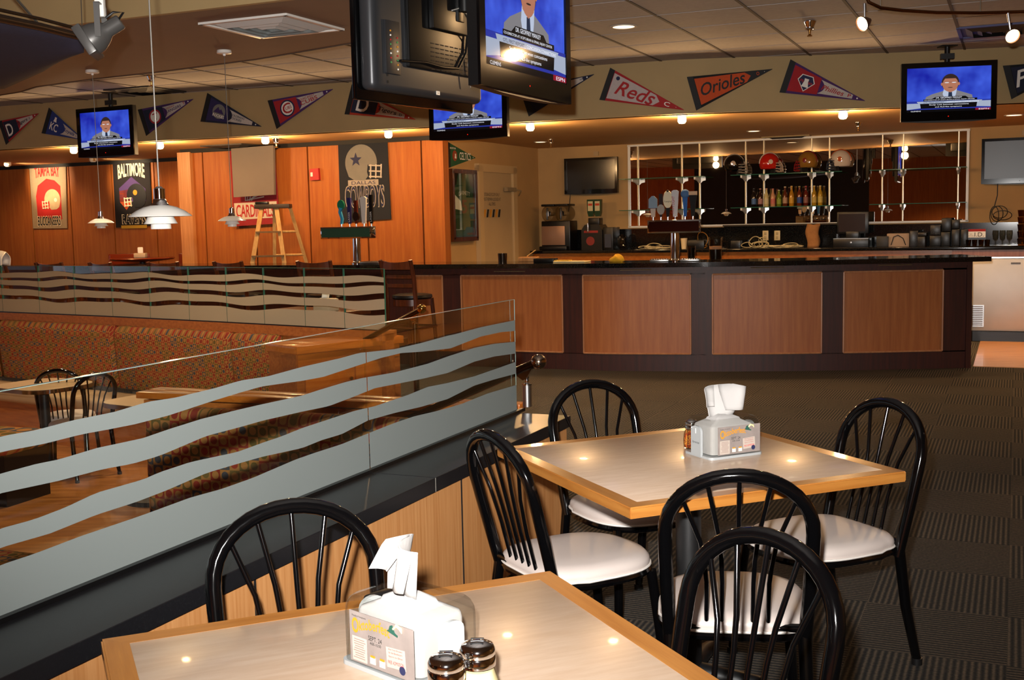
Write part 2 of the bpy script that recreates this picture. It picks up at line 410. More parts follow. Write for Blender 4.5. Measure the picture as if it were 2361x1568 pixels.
# ---------------------------------------------------------------- ceilings
CZ, LZ, BZ = 3.02, 2.5, 2.8
m = MB(); m.prism([(-4.2, 3.7), (15.6, 3.7), (15.6, -16.3), (-4.2, -16.3)], 0, 0.1, (0, 0, CZ), U, V, ZUP)
for k in range(-23, 6):
    v = -3.223 + 0.683 * k + 0.0
    if v < -16 or v > 3.6: continue
    m.box(P(4.0, v, CZ - 0.002), (0.022, 16.4, 0.006), frame(V, U), 1)
for k in range(-5, 18):
    m.box(P(0.4 + 0.683 * k, -6.3, CZ - 0.0015), (19.8, 0.008, 0.004), frame(V, U), 0)
struct(m, 'ceiling', [GREY, SEAM])

FASC = [Vector((x, y, 0)) for x, y in ((-12.0, 16.4), (-7.5, 14.75), (-6.2, 14.25), (-3.8, 13.3), (-2.3, 12.82), (-1.3, 12.45), (-0.2, 12.05), (0.9, 11.66), (1.7, 11.38), (2.3, 11.3), (2.9, 11.28), (3.75, 11.22), (4.9, 10.98), (6.2, 10.6), (8.0, 9.9))]
def onf(x, y, out=0.012):
    """point on the fascia front for a pixel, moved out towards the room"""
    best = None
    for a, b in zip(FASC, FASC[1:]):
        d = (b - a).normalized(); n = Vector((d.y, -d.x, 0))
        q = onp(x, y, a, n); t = (q - a).dot(d) / (b - a).length
        if -0.001 <= t <= 1.001: best = (q + n * out, d, n)
    return best
m = MB(); A = [p + ZUP * LZ for p in FASC]; B = [p + ZUP * (CZ + 0.02) for p in FASC]
m.strip(A, B, (0.05, 0.12, 0))
struct(m, 'trim_1', TAN, 30)
# low ceiling behind the fascia
m = MB(); poly = [(p.x + 0.02, p.y + 0.02) for p in FASC] + [(12, 12), (4, 18), (-9, 23)]
m.prism(poly, 0, 0.06, (0, 0, LZ), (1, 0, 0), (0, 1, 0), ZUP)
struct(m, 'ceiling_bar', LOWC)
# dropped brown ceiling over the sunken booths
back = [(8.9, -10.2), (8.284, -8.944), (8.2, -8.6), (8.0, -8.2), (7.85, -7.4), (7.79, -6.6), (7.62, -5.5), (7.291, -4.384), (6.9, -3.45)]
m = MB(); m.prism([(5.75, -3.45), (5.75, -14.5), (10.2, -14.5)] + back, 0.0, 0.1, (0, 0, BZ), U, V, ZUP)
m.strip([P(u, v, BZ - 0.004) for u, v in back], [P(u, v, BZ + 0.2) for u, v in back], U * 0.02, 1)  # dark-coloured strip stands in for the shadow gap along the back edge
struct(m, 'ceiling_dropped', [BROWN, SEAM])
m = MB(); m.box(P(5.73, -8.9, (BZ + CZ) / 2 + 0.005), (11.0, 0.04, CZ - BZ + 0.02), frame(V, U))
struct(m, 'trim_2', TAN)

# ---------------------------------------------------------------- walls
def wallbox(name, u0, v0, u1, v1, z0, z1, th, m_):
    a = P(u0, v0); b = P(u1, v1); d = (b - a).normalized(); n = Vector((-d.y, d.x, 0))
    mb = MB(); mb.box((a + b) / 2 + n * th / 2 + ZUP * (z0 + z1) / 2, ((b - a).length, th, z1 - z0), frame(d, n)); return struct(mb, name, m_)
UB = 15.18
wallbox('wall_back', UB, -6.32, UB, 3.7, 0, 2.6, 0.1, TANW)
wallbox('wall_alcove', 12.15, -6.22, UB, -6.22, 0, 2.6, 0.1, TANW)
wallbox('wall_right', UB + 0.1, 3.6, -4.2, 3.6, -0.1, 3.1, 0.1, TANW)
def panelled(name, u, v0, v1, seams, z0=0.0, z1=2.45, wing=None):
    """veneer panels with dark reveals, facing -U"""
    mb = MB(); e = [v0] + seams + [v1]
    mb.box(P(u + 0.06, (v0 + v1) / 2, (z0 + z1 + 0.05) / 2), (v1 - v0, 0.06, z1 + 0.05 - z0), frame(V, U), 1)
    for a, b in zip(e, e[1:]):
        mb.box(P(u + 0.012, (a + b) / 2, (z0 + z1) / 2), (b - a - 0.022, 0.035, z1 - z0), frame(V, U), 0)
    return struct(mb, name, [CHERRY, BLACKL])
UP_, UL = 12.04, 13.35
sv = [onu(x, 500, UP_).dot(V) for x in (474, 590, 715, 848, 976)]
panelled('wall_panelled', UP_, -9.93, -6.2, sv)
sv2 = [onu(x, 480, UL).dot(V) for x in (-250, -140, -30, 74, 164, 262, 360)]
panelled('wall_left_panelled', UL, -16.2, -10.0, sv2)
# return of the panelled wall, with its pale edge
m = MB(); m.box(P((UP_ + UL) / 2 + 0.03, -9.96, 1.23), (0.05, UL - UP_ + 0.02, 2.46), frame(V, U)); m.box(P(UP_ - 0.03, -9.83, 1.23), (0.2, 0.06, 2.46), frame(V, U))
struct(m, 'trim_3', LIGHTW)
m = MB(); m.box(P(UP_ - 0.005, -8.05, 2.475), (3.7, 0.06, 0.05), frame(V, U)); m.box(P(UL - 0.005, -13.1, 2.475), (6.2, 0.06, 0.05), frame(V, U))
struct(m, 'trim_4', BLACKL)
m = MB(); m.box(P(12.1, -6.17, 1.25), (0.1, 0.14, 2.5), frame(V, U)); struct(m, 'trim_5', CHERRY)
# the rest of the room, behind and beside the viewer (seen in the bar mirror)
DKNAVY = mat('dark_games_wall', '14161f', 0.6, var=0.3, scale=2)
m = MB()
for u0, u1, z0, z1 in ((-4.2, 0.9, -0.7, 3.1), (5.1, 6.1, -0.7, 3.1), (10.3, 14.0, -0.7, 3.1), (0.9, 5.1, -0.7, 0.7), (6.1, 10.3, -0.7, 0.7), (0.9, 5.1, 2.4, 3.1), (6.1, 10.3, 2.4, 3.1)):
    m.box(P((u0 + u1) / 2, -16.25, (z0 + z1) / 2), (u1 - u0, 0.1, z1 - z0), frame(U, ZUP.cross(U)))
struct(m, 'wall_far_left', CHERRY)
for k, u0 in enumerate((0.9, 6.1)):
    m = MB()
    for z in (0.73, 2.37): m.box(P(u0 + 2.1, -16.24, z), (4.2, 0.08, 0.06), frame(U, ZUP.cross(U)))
    for i in range(4): m.box(P(u0 + 0.03 + i * 1.38, -16.24, 1.55), (0.06, 0.08, 1.7), frame(U, ZUP.cross(U)))
    struct(m, 'window_%d' % (k + 1), WHITE)
for nm, a, b, mm in (('wall_front', -16.2, -9.0, CHERRY), ('wall_front_games', -9.0, -3.9, DKNAVY), ('wall_front_right', -3.9, 3.7, CHERRY)):
    wallbox(nm, -4.1, a, -4.1, b, -0.7, 3.1, -0.1, mm)

# ---------------------------------------------------------------- the bar
BAR = [Vector(p + (0,)) for p in ((-6.4, 14.6), (-4.0, 13.35), (-2.2, 12.6), (-0.97, 12.08), (0.30, 11.55), (0.935, 11.27), (1.885, 11.05), (2.58, 10.965), (3.40, 10.92), (4.36, 10.92))]
def bar_at(px, py=720):
    for a, b in zip(BAR, BAR[1:]):
        d = (b - a).normalized(); n = Vector((d.y, -d.x, 0)); q = onp(px, py, a, n); t = (q - a).dot(d) / (b - a).length
        if -0.002 <= t <= 1.002: return Vector((q.x, q.y, 0)), d, n
def off(line, k):
    out = []
    for i, p in enumerate(line):
        a = line[max(0, i - 1)]; b = line[min(len(line) - 1, i + 1)]; d = (b - a).normalized(); out.append(p + Vector((d.y, -d.x, 0)) * k)
    return out
bar = thing('bar_counter', 'long curved bar with dark frame, veneer panels and black stone top', 'bar counter', (1.9, 11.05, 0))
m = MB(); A = off(BAR, -0.03)
m.strip(A, [p + ZUP * 1.02 for p in A], (0.02, 0.12, 0))
e = BAR[-1]; m.box(e + Vector((0.0, 0.31, 0.51)), (0.05, 0.66, 1.02))
m.build('body', DARKW, bar, 20)
# frame: bottom rail, top rail, stiles between the panels
PX = [(955, 1022), (1065, 1297), (1345, 1592), (1643, 1894), (1945, 2173)]
m = MB(); O = off(BAR, 0.0)
m.strip(O, [p + ZUP * 0.17 for p in O], (0.005, 0.05, 0)); m.strip([p + ZUP * 0.945 for p in O], [p + ZUP * 1.02 for p in O], (0.005, 0.05, 0))
ed = [700] + [x for pr in PX for x in pr] + [2233]
for i in range(0, len(ed), 2):
    xs = [lerp(ed[i], ed[i + 1], t / 3) for t in range(4)]
    pts = [bar_at(x)[0] for x in xs if bar_at(x)]
    if len(pts) > 1: m.strip([p + ZUP * 0.16 for p in pts], [p + ZUP * 0.96 for p in pts], (0.005, 0.05, 0))
m.build('frame', DARKW, bar, 20)
for a_, b_ in PX:
    xs = [lerp(a_, b_, t / 5) for t in range(6)]; pts = [bar_at(x) for x in xs]
    m = MB(); q = [p[0] - p[2] * 0.012 for p in pts]
    m.strip([p + ZUP * 0.16 for p in q], [p + ZUP * 0.955 for p in q], (0, 0.02, 0)); pn = m.build('panel', PANELW, bar, 20)
    m = MB(); q = [p[0] + p[2] * 0.004 for p in pts]
    m.tube([p + ZUP * 0.172 for p in q], 0.009, 6); m.tube([p + ZUP * 0.943 for p in q], 0.009, 6)
    m.tube([q[0] + ZUP * 0.172, q[0] + ZUP * 0.943], 0.009, 6); m.tube([q[-1] + ZUP * 0.172, q[-1] + ZUP * 0.943], 0.009, 6)
    m.build('moulding', PANELT, pn)
m = MB(); A = off(BAR, 0.1); Bk = off(BAR, -0.62)
A[-1] = A[-1] + Vector((0.17, 0.0, 0)); Bk[-1] = Bk[-1] + Vector((0.17, 0, 0))
m.strip([p + ZUP * 1.02 for p in A], [p + ZUP * 1.02 for p in Bk], ZUP * 0.045); m.build('bar_top', BLACKG, bar, 20)
m = MB(); A = off(BAR, 0.035)[1:]; m.strip([p + ZUP * 0.985 for p in A], [p + ZUP * 1.02 for p in A], (0.0, 0.04, 0)); m.build('top_rail', DARKW, bar, 20)
for a_, b_, y in ((1142, 1213, 625), (1430, 1503, 622), (1730, 1806, 617), (2022, 2100, 611)):
    pts = [bar_at(x, y) for x in (a_, (a_ + b_) / 2, b_)]; z = onp(a_, y, pts[0][0], pts[0][2]).z
    m = MB(); m.tube([p[0] + p[2] * 0.03 + ZUP * z for p in pts], 0.008, 6)
    for p in (pts[0], pts[2]): m.cyl(p[0] + ZUP * z, p[0] + p[2] * 0.03 + ZUP * z, 0.006, 6)
    m.build('bag_hook_rail', CHROME, bar)

# ---------------------------------------------------------------- back bar
UF, ZC = 14.53, 1.08
vl = -6.1
bb = thing('back_bar_counter', 'black stone counter along the back wall with dark splash', 'counter', P(14.85, -2.5))
m = MB(); m.box(P((UF + UB) / 2, (vl + 3.4) / 2, ZC - 0.02), (3.4 - vl, UB - UF, 0.04), frame(V, U), bev=0.005); m.build('worktop', BLACKG, bb)
m = MB(); m.box(P(UB - 0.02, (vl + 3.4) / 2, ZC + 0.135), (3.4 - vl, 0.04, 0.27), frame(V, U)); m.build('splashback', BLACKG, bb)
m = MB(); m.box(P((UF + UB) / 2 + 0.05, (vl - 0.7) / 2, 0.98), (-0.7 - vl, UB - UF - 0.15, 0.15), frame(V, U)); m.build('apron', ORANGEW, bb)
m = MB(); m.box(P(UF + 0.33, (vl - 0.7) / 2, 0.45), (-0.75 - vl, 0.5, 0.9), frame(V, U)); m.build('cupboard', DARKW, bb)
m = MB(); m.box(P(UF + 0.05, 1.35, 0.99), (4.1, 0.05, 0.13), frame(V, U)); m.build('right_apron', wood('rose_apron', '7c4a3c', '94604c', 0.4), bb)
rb = thing('register_ledge', 'raised black stone ledge in the middle of the back counter', 'shelf', P(UB - 0.12, -2.2, ZC))
v0, v1 = onu(1668, 540, UB - 0.2).dot(V), onu(1928, 540, UB - 0.2).dot(V)
m = MB(); m.box(P(UB - 0.11, (v0 + v1) / 2, ZC + 0.14), (v1 - v0, 0.14, 0.28), frame(V, U)); m.build('ledge_body', BLACKG, rb)
m = MB(); m.box(P(UB - 0.115, (v0 + v1) / 2, ZC + 0.29), (v1 - v0 + 0.02, 0.17, 0.02), frame(V, U)); m.build('ledge_top', mat('polished_ledge', '5c544a', 0.12, 0.5), rb)

# mirror with its pale frame
MV0, MV1 = onu(1452, 430, UB).dot(V), onu(2231, 400, UB).dot(V)
mi = thing('bar_mirror', 'wide bar mirror in a slim white frame above the back counter', 'mirror', P(UB, (MV0 + MV1) / 2, 1.38))
m = MB(); m.box(P(UB - 0.012, (MV0 + MV1) / 2, 1.925), (MV1 - MV0, 0.01, 1.09), frame(V, U)); m.build('mirror_glass', mat('mirror_glass', 'c9c2b8', 0.01, 1.0), mi)
m = MB()
for z in (1.375, 2.475): m.box(P(UB - 0.015, (MV0 + MV1) / 2, z), (MV1 - MV0 + 0.04, 0.03, 0.025), frame(V, U))
for v in (MV0, MV1): m.box(P(UB - 0.015, v, 1.925), (0.03, 0.03, 1.12), frame(V, U))
m.build('mirror_frame', WHITE, mi)
SH = [2.02, 1.60]
def shelf(x0, x1, stds, label):
    a, b = onu(x0, 410, UB - 0.15).dot(V), onu(x1, 410, UB - 0.15).dot(V)
    t = thing('wall_shelf', label, 'shelf', P(UB - 0.02, (a + b) / 2, 1.4), group='glass shelves on the bar mirror')
    vs = [onu(x, 430, UB - 0.03).dot(V) for x in stds]
    for v in vs:
        m = MB(); m.box(P(UB - 0.03, v, 1.925), (0.013, 0.014, 1.07), frame(V, U)); st = m.build('shelf_standard', mat('slotted_standard', 'cfc3a8', 0.35, 0.6), t)
        for z in SH:
            m = MB(); m.prism([(0, 0), (0.26, 0), (0.26, -0.03), (0.1, -0.045), (0, -0.075)], -0.011, 0.011, P(UB - 0.03, v, z - 0.005), -U, ZUP); m.build('bracket', WHITE, st)
    for z in SH:
        m = MB(); m.box(P(UB - 0.165, (a + b) / 2, z), (b - a, 0.25, 0.008), frame(V, U)); g = m.build('glass_shelf', clear('shelf_glass', 'd8ebe2', 0.02, 0.06), t)
        m = MB(); m.box(P(UB - 0.292, (a + b) / 2, z), (b - a, 0.005, 0.009), frame(V, U)); m.build('glass_edge', GLASSE, g)
shelf(1434, 1628, (1471, 1572, 1613), 'glass shelf pair at the left end of the bar mirror, nearly empty')
shelf(1690, 1945, (1719, 1761, 1871, 1912), 'middle glass shelf pair carrying helmets and bottles')
shelf(2008, 2230, (2034, 2082, 2209), 'empty glass shelf pair at the right end of the bar mirror')

# ---------------------------------------------------------------- lights under the low ceiling
def flush_light(px, py, label):
    p, d, n = onf(px, py, 0.0); q = Vector((p.x, p.y, 0)) - n * 0.16; q.z = LZ
    t = thing('ceiling_lamp', label, 'ceiling lamp', (q.x, q.y, LZ), group='bulb lamps behind the fascia')
    m = MB(); m.lathe([(0, 0), (0.055, 0), (0.055, -0.006), (0.035, -0.01), (0, -0.01)], q, n=20); m.build('lamp_base', WHITE, t)
    m = MB(); m.lathe([(0, -0.008), (0.03, -0.009), (0.042, -0.025), (0.043, -0.06), (0.03, -0.08), (0, -0.085)], q, n=20); m.build('bulb', BULB, t)
    lamp('bulb_light', 'POINT', q - ZUP * 0.15, 46, WARM, 0.05); return t
for k, (x, y, s_) in enumerate(((148, 349, 'first from the left, left of the left television'), (348, 334, 'below the pennant with the round blue emblem'), (595, 320, 'below the pennant with the purple mountain'),
                   (880, 304, 'above the helmet banner'), (1211, 290, 'just right of the middle television'), (1573, 278, 'below the striped red pennant'), (1952, 266, 'below the pennant with the bell emblem'))):
    flush_light(x, y, 'glowing bulb lamp under the low ceiling, ' + s_)
def can_light(px, py, z, r, label, vis=CANL):
    q = onz(px, py, z)
    t = thing('recessed_light', label, 'ceiling light', (q.x, q.y, z))
    m = MB(); m.lathe([(r, 0.0), (r * 1.25, 0.0), (r * 1.25, -0.006), (r, -0.006), (r, 0.0)], q, n=32); m.build('trim_ring', mat('can_trim', 'b9b2a8', 0.4), t)
    m = MB(); m.lathe([(0, -0.002), (r, -0.002)], q, n=32); m.build('lens', vis, t); return q
can_light(1438, 61, CZ, 0.088, 'round recessed light in the grey ceiling right of the hanging televisions')
can_light(1246, 327, LZ, 0.07, 'flat recessed light above the alcove door corner')
can_light(1738, 302, LZ, 0.07, 'flat recessed light above the black helmet')
can_light(2338, 265, LZ, 0.08, 'flat recessed light right of the right television')
for (x, y, z, lab, s) in ((1867, 62, CZ, 'chrome sprinkler head in the grey ceiling, big one', 1.15), (1979, 296, LZ, 'small sprinkler head above the mirror, under the bulb lamp', 0.9), (1270, 335, LZ, 'sprinkler head beside the alcove light', 0.9), (637, 333, LZ, 'brass sprinkler head in front of the grey board', 1.0),
                           (216, 368, LZ, 'sprinkler head below the left television', 0.9), (348, 188, CZ, 'sprinkler head in front of the dark ceiling vent', 1.0)):
    q = onz(x, y - 14, z); t = thing('fire_sprinkler', lab, 'sprinkler', (q.x, q.y, z))
    m = MB(); m.lathe([(0.045 * s, 0), (0.045 * s, -0.01 * s), (0.03 * s, -0.04 * s), (0.03 * s, -0.055 * s), (0.02 * s, -0.06 * s), (0, -0.06 * s)], q, n=18); m.build('escutcheon', CHROME, t)
    m = MB(); m.lathe([(0, -0.055 * s), (0.01 * s, -0.06 * s), (0.007 * s, -0.09 * s), (0.018 * s, -0.1 * s), (0.018 * s, -0.105 * s), (0, -0.105 * s)], q, n=12); m.build('spray_head', BRASSB, t)
def vent(c, sz, label, m1, m2, z, drop=0.0):
    t = thing('air_vent', label, 'air vent', (c.x, c.y, z))
    M = frame(V, U); s = sz / 2
    m = MB()
    for sx in (-1, 1):
        m.box(P(0, 0) + c + V * sx * (s - 0.012) - ZUP * 0.006, (0.03, sz, 0.016), M); m.box(c + U * sx * (s - 0.012) - ZUP * 0.006, (sz, 0.03, 0.016), M)
    m.build('vent_frame', m1, t)
    m = MB(); m.box(c - ZUP * 0.002, (sz - 0.03, sz - 0.03, 0.004), M); m.build('back_plate', m2, t)
    for k, q in enumerate((0.8, 0.56, 0.32)):
        m = MB(); a = s * q; b = a - 0.055
        for sx in (-1, 1):
            for ax, bx in ((V, U), (U, V)):
                o = c + bx * sx * a; o2 = c + bx * sx * b
                f = [o - ax * a - ZUP * 0.004, o + ax * a - ZUP * 0.004, o2 + ax * b - ZUP * 0.03, o2 - ax * b - ZUP * 0.03]
                m.face(f); 
        m.build('louvre', m2, t)
    m = MB(); m.box(c - ZUP * 0.004, (0.18, 0.18, 0.012), M); m.build('centre_plate', m2, t)
    return t
c = (onz(455, 51, BZ) + onz(795, 67, BZ)) / 2
vent(c, 0.67, 'large white square air vent in the brown ceiling', WHITE, mat('vent_louvre', 'c4c6c4', 0.4), BZ)
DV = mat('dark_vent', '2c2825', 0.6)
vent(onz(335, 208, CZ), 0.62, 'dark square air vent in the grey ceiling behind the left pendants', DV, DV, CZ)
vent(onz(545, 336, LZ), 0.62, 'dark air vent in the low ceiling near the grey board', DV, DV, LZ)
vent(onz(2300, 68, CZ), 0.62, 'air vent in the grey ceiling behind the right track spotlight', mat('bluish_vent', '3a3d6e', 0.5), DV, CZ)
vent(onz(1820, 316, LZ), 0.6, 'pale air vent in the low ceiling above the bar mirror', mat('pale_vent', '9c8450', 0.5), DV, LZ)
# ---------------------------------------------------------------- near half wall with wavy glass
KD = Vector((math.sin(R(23.76)), math.cos(R(23.76)), 0)); KN = Vector((KD.y, -KD.x, 0))    # along the wall / towards the tables
KZ = 0.62
k_end = onz(1316, 958, KZ)                                   # right end of the cap, front edge
k0 = onp(200, 1510, k_end, KN); k_org = k_end - KD * 9.0
g0 = onz(1190, 950, KZ); gdist = (k_end - g0).dot(KN)         # glass plane behind the front edge
GP = g0
kw = thing('half_wall', 'low veneer-faced half wall with a black stone cap beside the near tables', 'half wall', Vector((k_end.x, k_end.y, 0)) - KD * 2 - KN * 0.12)
m = MB()
jx = [-6.2, -4.98, -3.76, -2.54]
ts = [-7.5, -6.2, -5.0, -3.75]
j1 = (onp(1068, 1290, k_end - KN * 0.02, KN) - k_end).dot(KD); step = 1.25
for i in range(-1, 6):
    b = min(-0.03, j1 - step * (i - 1)); a = max(-7.6, j1 - step * i)
    if i == -1: continue
    if b <= a: continue
    c = k_end + KD * (a + b) / 2 - KN * 0.03 - ZUP * KZ
    m.box(c + ZUP * 0.33, (b - a - 0.008, 0.02, 0.5), frame(KD, ZUP.cross(KD)))
m.build('veneer_panel', LIGHTW, kw)
m = MB()
for i in range(0, 6):
    b = min(-0.03, j1 - step * i)
    m.box(k_end + KD * b - KN * 0.0285 - ZUP * KZ + ZUP * 0.33, (0.009, 0.02, 0.5), frame(KD, ZUP.cross(KD)))
m.build('reveal', BLACKL, kw)
m = MB(); c = k_end - KD * 3.82 - KN * 0.13 - ZUP * KZ; m.box(c + ZUP * 0.275, (7.56, 0.17, 0.55), frame(KD, ZUP.cross(KD)))
m.build('core', mat('wall_core', '15110e', 0.7), kw)
m = MB(); c = k_end - KD * 0.02 - KN * 0.12 - ZUP * KZ; m.box(c + ZUP * 0.285, (0.03, 0.2, 0.57), frame(KD, ZUP.cross(KD))); m.build('end_panel', LIGHTW, kw)
m = MB(); c = k_end - KD * 3.82 - KN * 0.03 - ZUP * KZ; m.box(c + ZUP * 0.04, (7.56, 0.03, 0.08), frame(KD, ZUP.cross(KD))); m.build('skirting', BLACKP, kw)
# cap in lengths, with pale joints
jc = (onz(997, 1101, KZ) - k_end).dot(KD)
cuts = [-7.6, jc - 2.44, jc, 0.0]
for a, b in zip(cuts, cuts[1:]):
    m = MB(); m.box(k_end + KD * (a + b) / 2 - KN * 0.13 - ZUP * 0.025, (b - a - 0.0035, 0.26, 0.05), frame(KD, ZUP.cross(KD)), bev=0.002); m.build('stone_cap', CAPG, kw, 0)
m = MB()
for a in cuts[1:-1]: m.box(k_end + KD * a - KN * 0.13 - ZUP * 0.0255, (0.006, 0.258, 0.048), frame(KD, ZUP.cross(KD)))
m.build('joint', mat('pale_joint', 'b9b5a8', 0.7), kw)
m = MB(); m.box(GP - KD * 3.9 + KN * 0.016 + ZUP * 0.006, (7.9, 0.018, 0.014), frame(KD, ZUP.cross(KD))); m.build('glass_channel', BLACKP, kw)

def K(px, py): return onp(px, py, GP, KN)
def khz(p): return ((p - GP).dot(KD), p.z)
band_px = [
 ([(0, 1005), (76.5, 991.7), (162, 969), (257, 950), (337, 926), (398, 917), (490, 895), (551, 877), (612, 868), (692, 846), (784, 825), (823, 814), (906, 805), (967, 791), (1028.5, 774), (1044, 771), (1105, 754.5), (1183, 738.5)],
  [(0, 1041), (92, 1024), (184, 1001), (245, 990), (306, 978), (383, 958), (490, 923), (551, 904.5), (600, 890.7), (692, 878), (741, 869), (814, 845), (875.5, 825), (921, 814), (967, 811), (1034.6, 803.4), (1105, 776), (1151, 766), (1183, 763)]),
 ([(0, 1090.6), (80, 1069), (131, 1059), (217, 1033), (325, 1010), (382.6, 990), (459, 966), (551, 943), (600, 932), (692, 912), (728.6, 900), (790, 881.5), (829.6, 872), (906, 858.5), (982.6, 838.6), (1028.5, 822), (1090, 802), (1135.7, 792.7), (1184, 788)],
  [(0, 1136), (127, 1109), (232, 1081.5), (300.7, 1069), (362, 1051), (398, 1036), (471, 1005), (551, 984), (600, 970), (692, 949), (753, 936.6), (814, 913.6), (860, 895), (906, 886), (967, 874), (1028.5, 860), (1090, 834), (1135.7, 822), (1185, 815)]),
 ([(0, 1217), (72.5, 1197.5), (145, 1170), (217, 1136), (326, 1105), (362, 1089), (435, 1065), (543.5, 1041.7), (600, 1021), (646, 1005.5), (692, 987), (753, 967), (814, 947), (860, 936.6), (936.7, 910.6), (982.6, 892), (1028.5, 883), (1090, 867.7), (1135.7, 852), (1185, 834.7)],
  [(0, 1261), (109, 1230), (217, 1186.6), (308, 1157.6), (380, 1130), (471, 1090.6), (543.5, 1069), (600, 1053), (692, 1033), (737.7, 1014.6), (783.6, 1001), (845, 969), (906, 952), (967, 938), (1028.5, 920), (1090, 889), (1135.7, 875), (1186, 861.6)]),
 ([(0, 1300.7), (72.5, 1277), (177.5, 1237), (326, 1186.6), (435, 1146.7), (507, 1127), (580, 1101), (676.5, 1059.6), (722, 1043.7), (783.6, 1024), (860, 993), (906, 975), (952, 959.6), (998, 949), (1059, 932), (1120, 907.5), (1187, 887.6)], None)]
GT = (khz(K(0, 906))[1] + khz(K(700, 776))[1] + khz(K(1183, 690))[1]) / 3 - 0.0
GB = KZ + 0.008
bands = []
for up, lo in band_px:
    u_ = sorted(khz(K(*p)) for p in up); l_ = sorted(khz(K(*p)) for p in lo) if lo else [(-9, GB), (0, GB)]
    bands.append((u_, l_))
gl = thing('glass_screen', 'clear glass screen with wavy frosted bands on the near half wall', 'glass screen', GP - KD * 1.5)
s_end = khz(K(1186, 820))[0]; s_j = khz(K(847, 990))[0]; s_l = bands[0][0][0][0]
for a, b in ((s_l - 1.9, s_l - 0.42), (s_l - 0.415, s_j - 0.003), (s_j, s_end)):
    m = MB(); m.box(GP + KD * (a + b) / 2 + ZUP * ((GB + GT) / 2 - GP.z), (b - a, 0.012, GT - GB), frame(KD, ZUP.cross(KD)), 0)
    # polished greenish edges
    pane = m.build('glass_pane', GLASS, gl)
    m = MB(); m.box(GP + KD * (a + b) / 2 + ZUP * (GT + 0.0007 - GP.z), (b - a, 0.0122, 0.0014), frame(KD, ZUP.cross(KD)), 0)
    for e in ((b,) if b > -0.1 else ()): m.box(GP + KD * e + KN * 0.005 + ZUP * ((GB + GT) / 2 - GP.z), (0.0014, 0.003, GT - GB), frame(KD, ZUP.cross(KD)), 0)
    m.build('glass_edge', mat('pale_glass_edge', '8fa8a2', 0.15, 0.0, 0.8), pane)
    n = 60 if b - a > 1.0 else 40
    for (u_, l_) in bands:
        # beyond what the photograph shows the waves simply carry on
        def prof(pts, s, lo=None):
            if s < pts[0][0]: return pts[0][1] + (0.012 * math.sin((s - pts[0][0]) * 5.5) if lo is None else 0)
            return resample(pts, [min(s, pts[-1][0])])[0]
        ss = [a + 0.002 + (b - a - 0.004) * i / n for i in range(n + 1)]
        A_ = [GP + KD * s + ZUP * (prof(u_, s) - GP.z) + KN * 0.0065 for s in ss]
        B_ = [GP + KD * s + ZUP * (max(GB, prof(l_, s)) - GP.z) + KN * 0.0065 for s in ss]
        m = MB(); m.strip(A_, B_, KN * 0.0006); m.build('frosted_band', FROST, pane)

# ---------------------------------------------------------------- square tables
def table(name_label, c, yaw):
    t = thing('dining_table', name_label, 'table', (c.x, c.y, 0), yaw, 'square tables on the carpet')
    s, rim = 0.457, 0.047
    m = MB(); m.box((0, 0, 0.7355), (2 * (s - rim), 2 * (s - rim), 0.029), bev=0.0005); m.build('laminate_top', LAM, t, local=True)
    for k in range(4):
        m = MB(); a = k * math.pi / 2
        for (z0, z1) in ((0.719, 0.7502),):
            m.prism([(-s, -s), (s, -s), (s - rim, -s + rim), (-s + rim, -s + rim)], z0, z1, (0, 0, 0), (1, 0, 0), (0, 1, 0), (0, 0, 1))
        bmesh.ops.bevel(m.bm, geom=[e for e in m.bm.edges if abs(e.verts[0].co.y + s) < 1e-5 and abs(e.verts[1].co.y + s) < 1e-5], offset=0.004, segments=2, affect='EDGES')
        o = m.build('wood_edge', OAK, t, local=True); o.rotation_euler = (0, 0, a)
    m = MB(); m.lathe([(0, 0.70), (0.04, 0.70), (0.04, 0.06), (0, 0.06)], n=20); m.build('column', BLKMAT, t, local=True)
    m = MB(); m.box((0, 0, 0.709), (0.5, 0.06, 0.02), bev=0.003); m.box((0, 0, 0.709), (0.06, 0.5, 0.0195), bev=0.003); m.build('top_bracket', BLKMAT, t, local=True)
    m = MB()
    for k in range(4):
        a = k * math.pi / 2 + math.pi / 4; d = Vector((math.cos(a), math.sin(a), 0))
        m.tube([d * 0.03 + ZUP * 0.065, d * 0.2 + ZUP * 0.05, d * 0.37 + ZUP * 0.02], [0.032, 0.028, 0.02], 10)
    m.build('cross_base', BLKMAT, t, local=True)
    return t
LAM = wood('laminate_oatmeal', 'c2a58b', 'd0b7a0', 0.3, (3, 22, 3), 0.15)
OAK = wood('oak_edge', '9c6026', 'b67a38', 0.32, (1.0, 16, 16), 0.3)
BLKMAT = mat('matt_black_metal', '141415', 0.45)
BLKGL = mat('gloss_black_tube', '050506', 0.09, 0.0, 0.6)
SEAT = mat('white_vinyl_seat', 'cfc2bb', 0.42, var=0.03, scale=5)
TY = R(22.9)
TA = Vector((math.cos(TY), math.sin(TY), 0)); TB = Vector((-math.sin(TY), math.cos(TY), 0))
tc1 = (onz(1145.3, 1032.1, .75) + onz(2090, 1086, .75)) / 2
tc2 = (onz(235, 1472, .75) + onz(1268, 1316, .75)) / 2 - TB * 0.457
table('square table with oatmeal top and oak rim, the farther of two', tc1, TY)
table('square table with oatmeal top and oak rim, nearest to the viewer', tc2, TY)

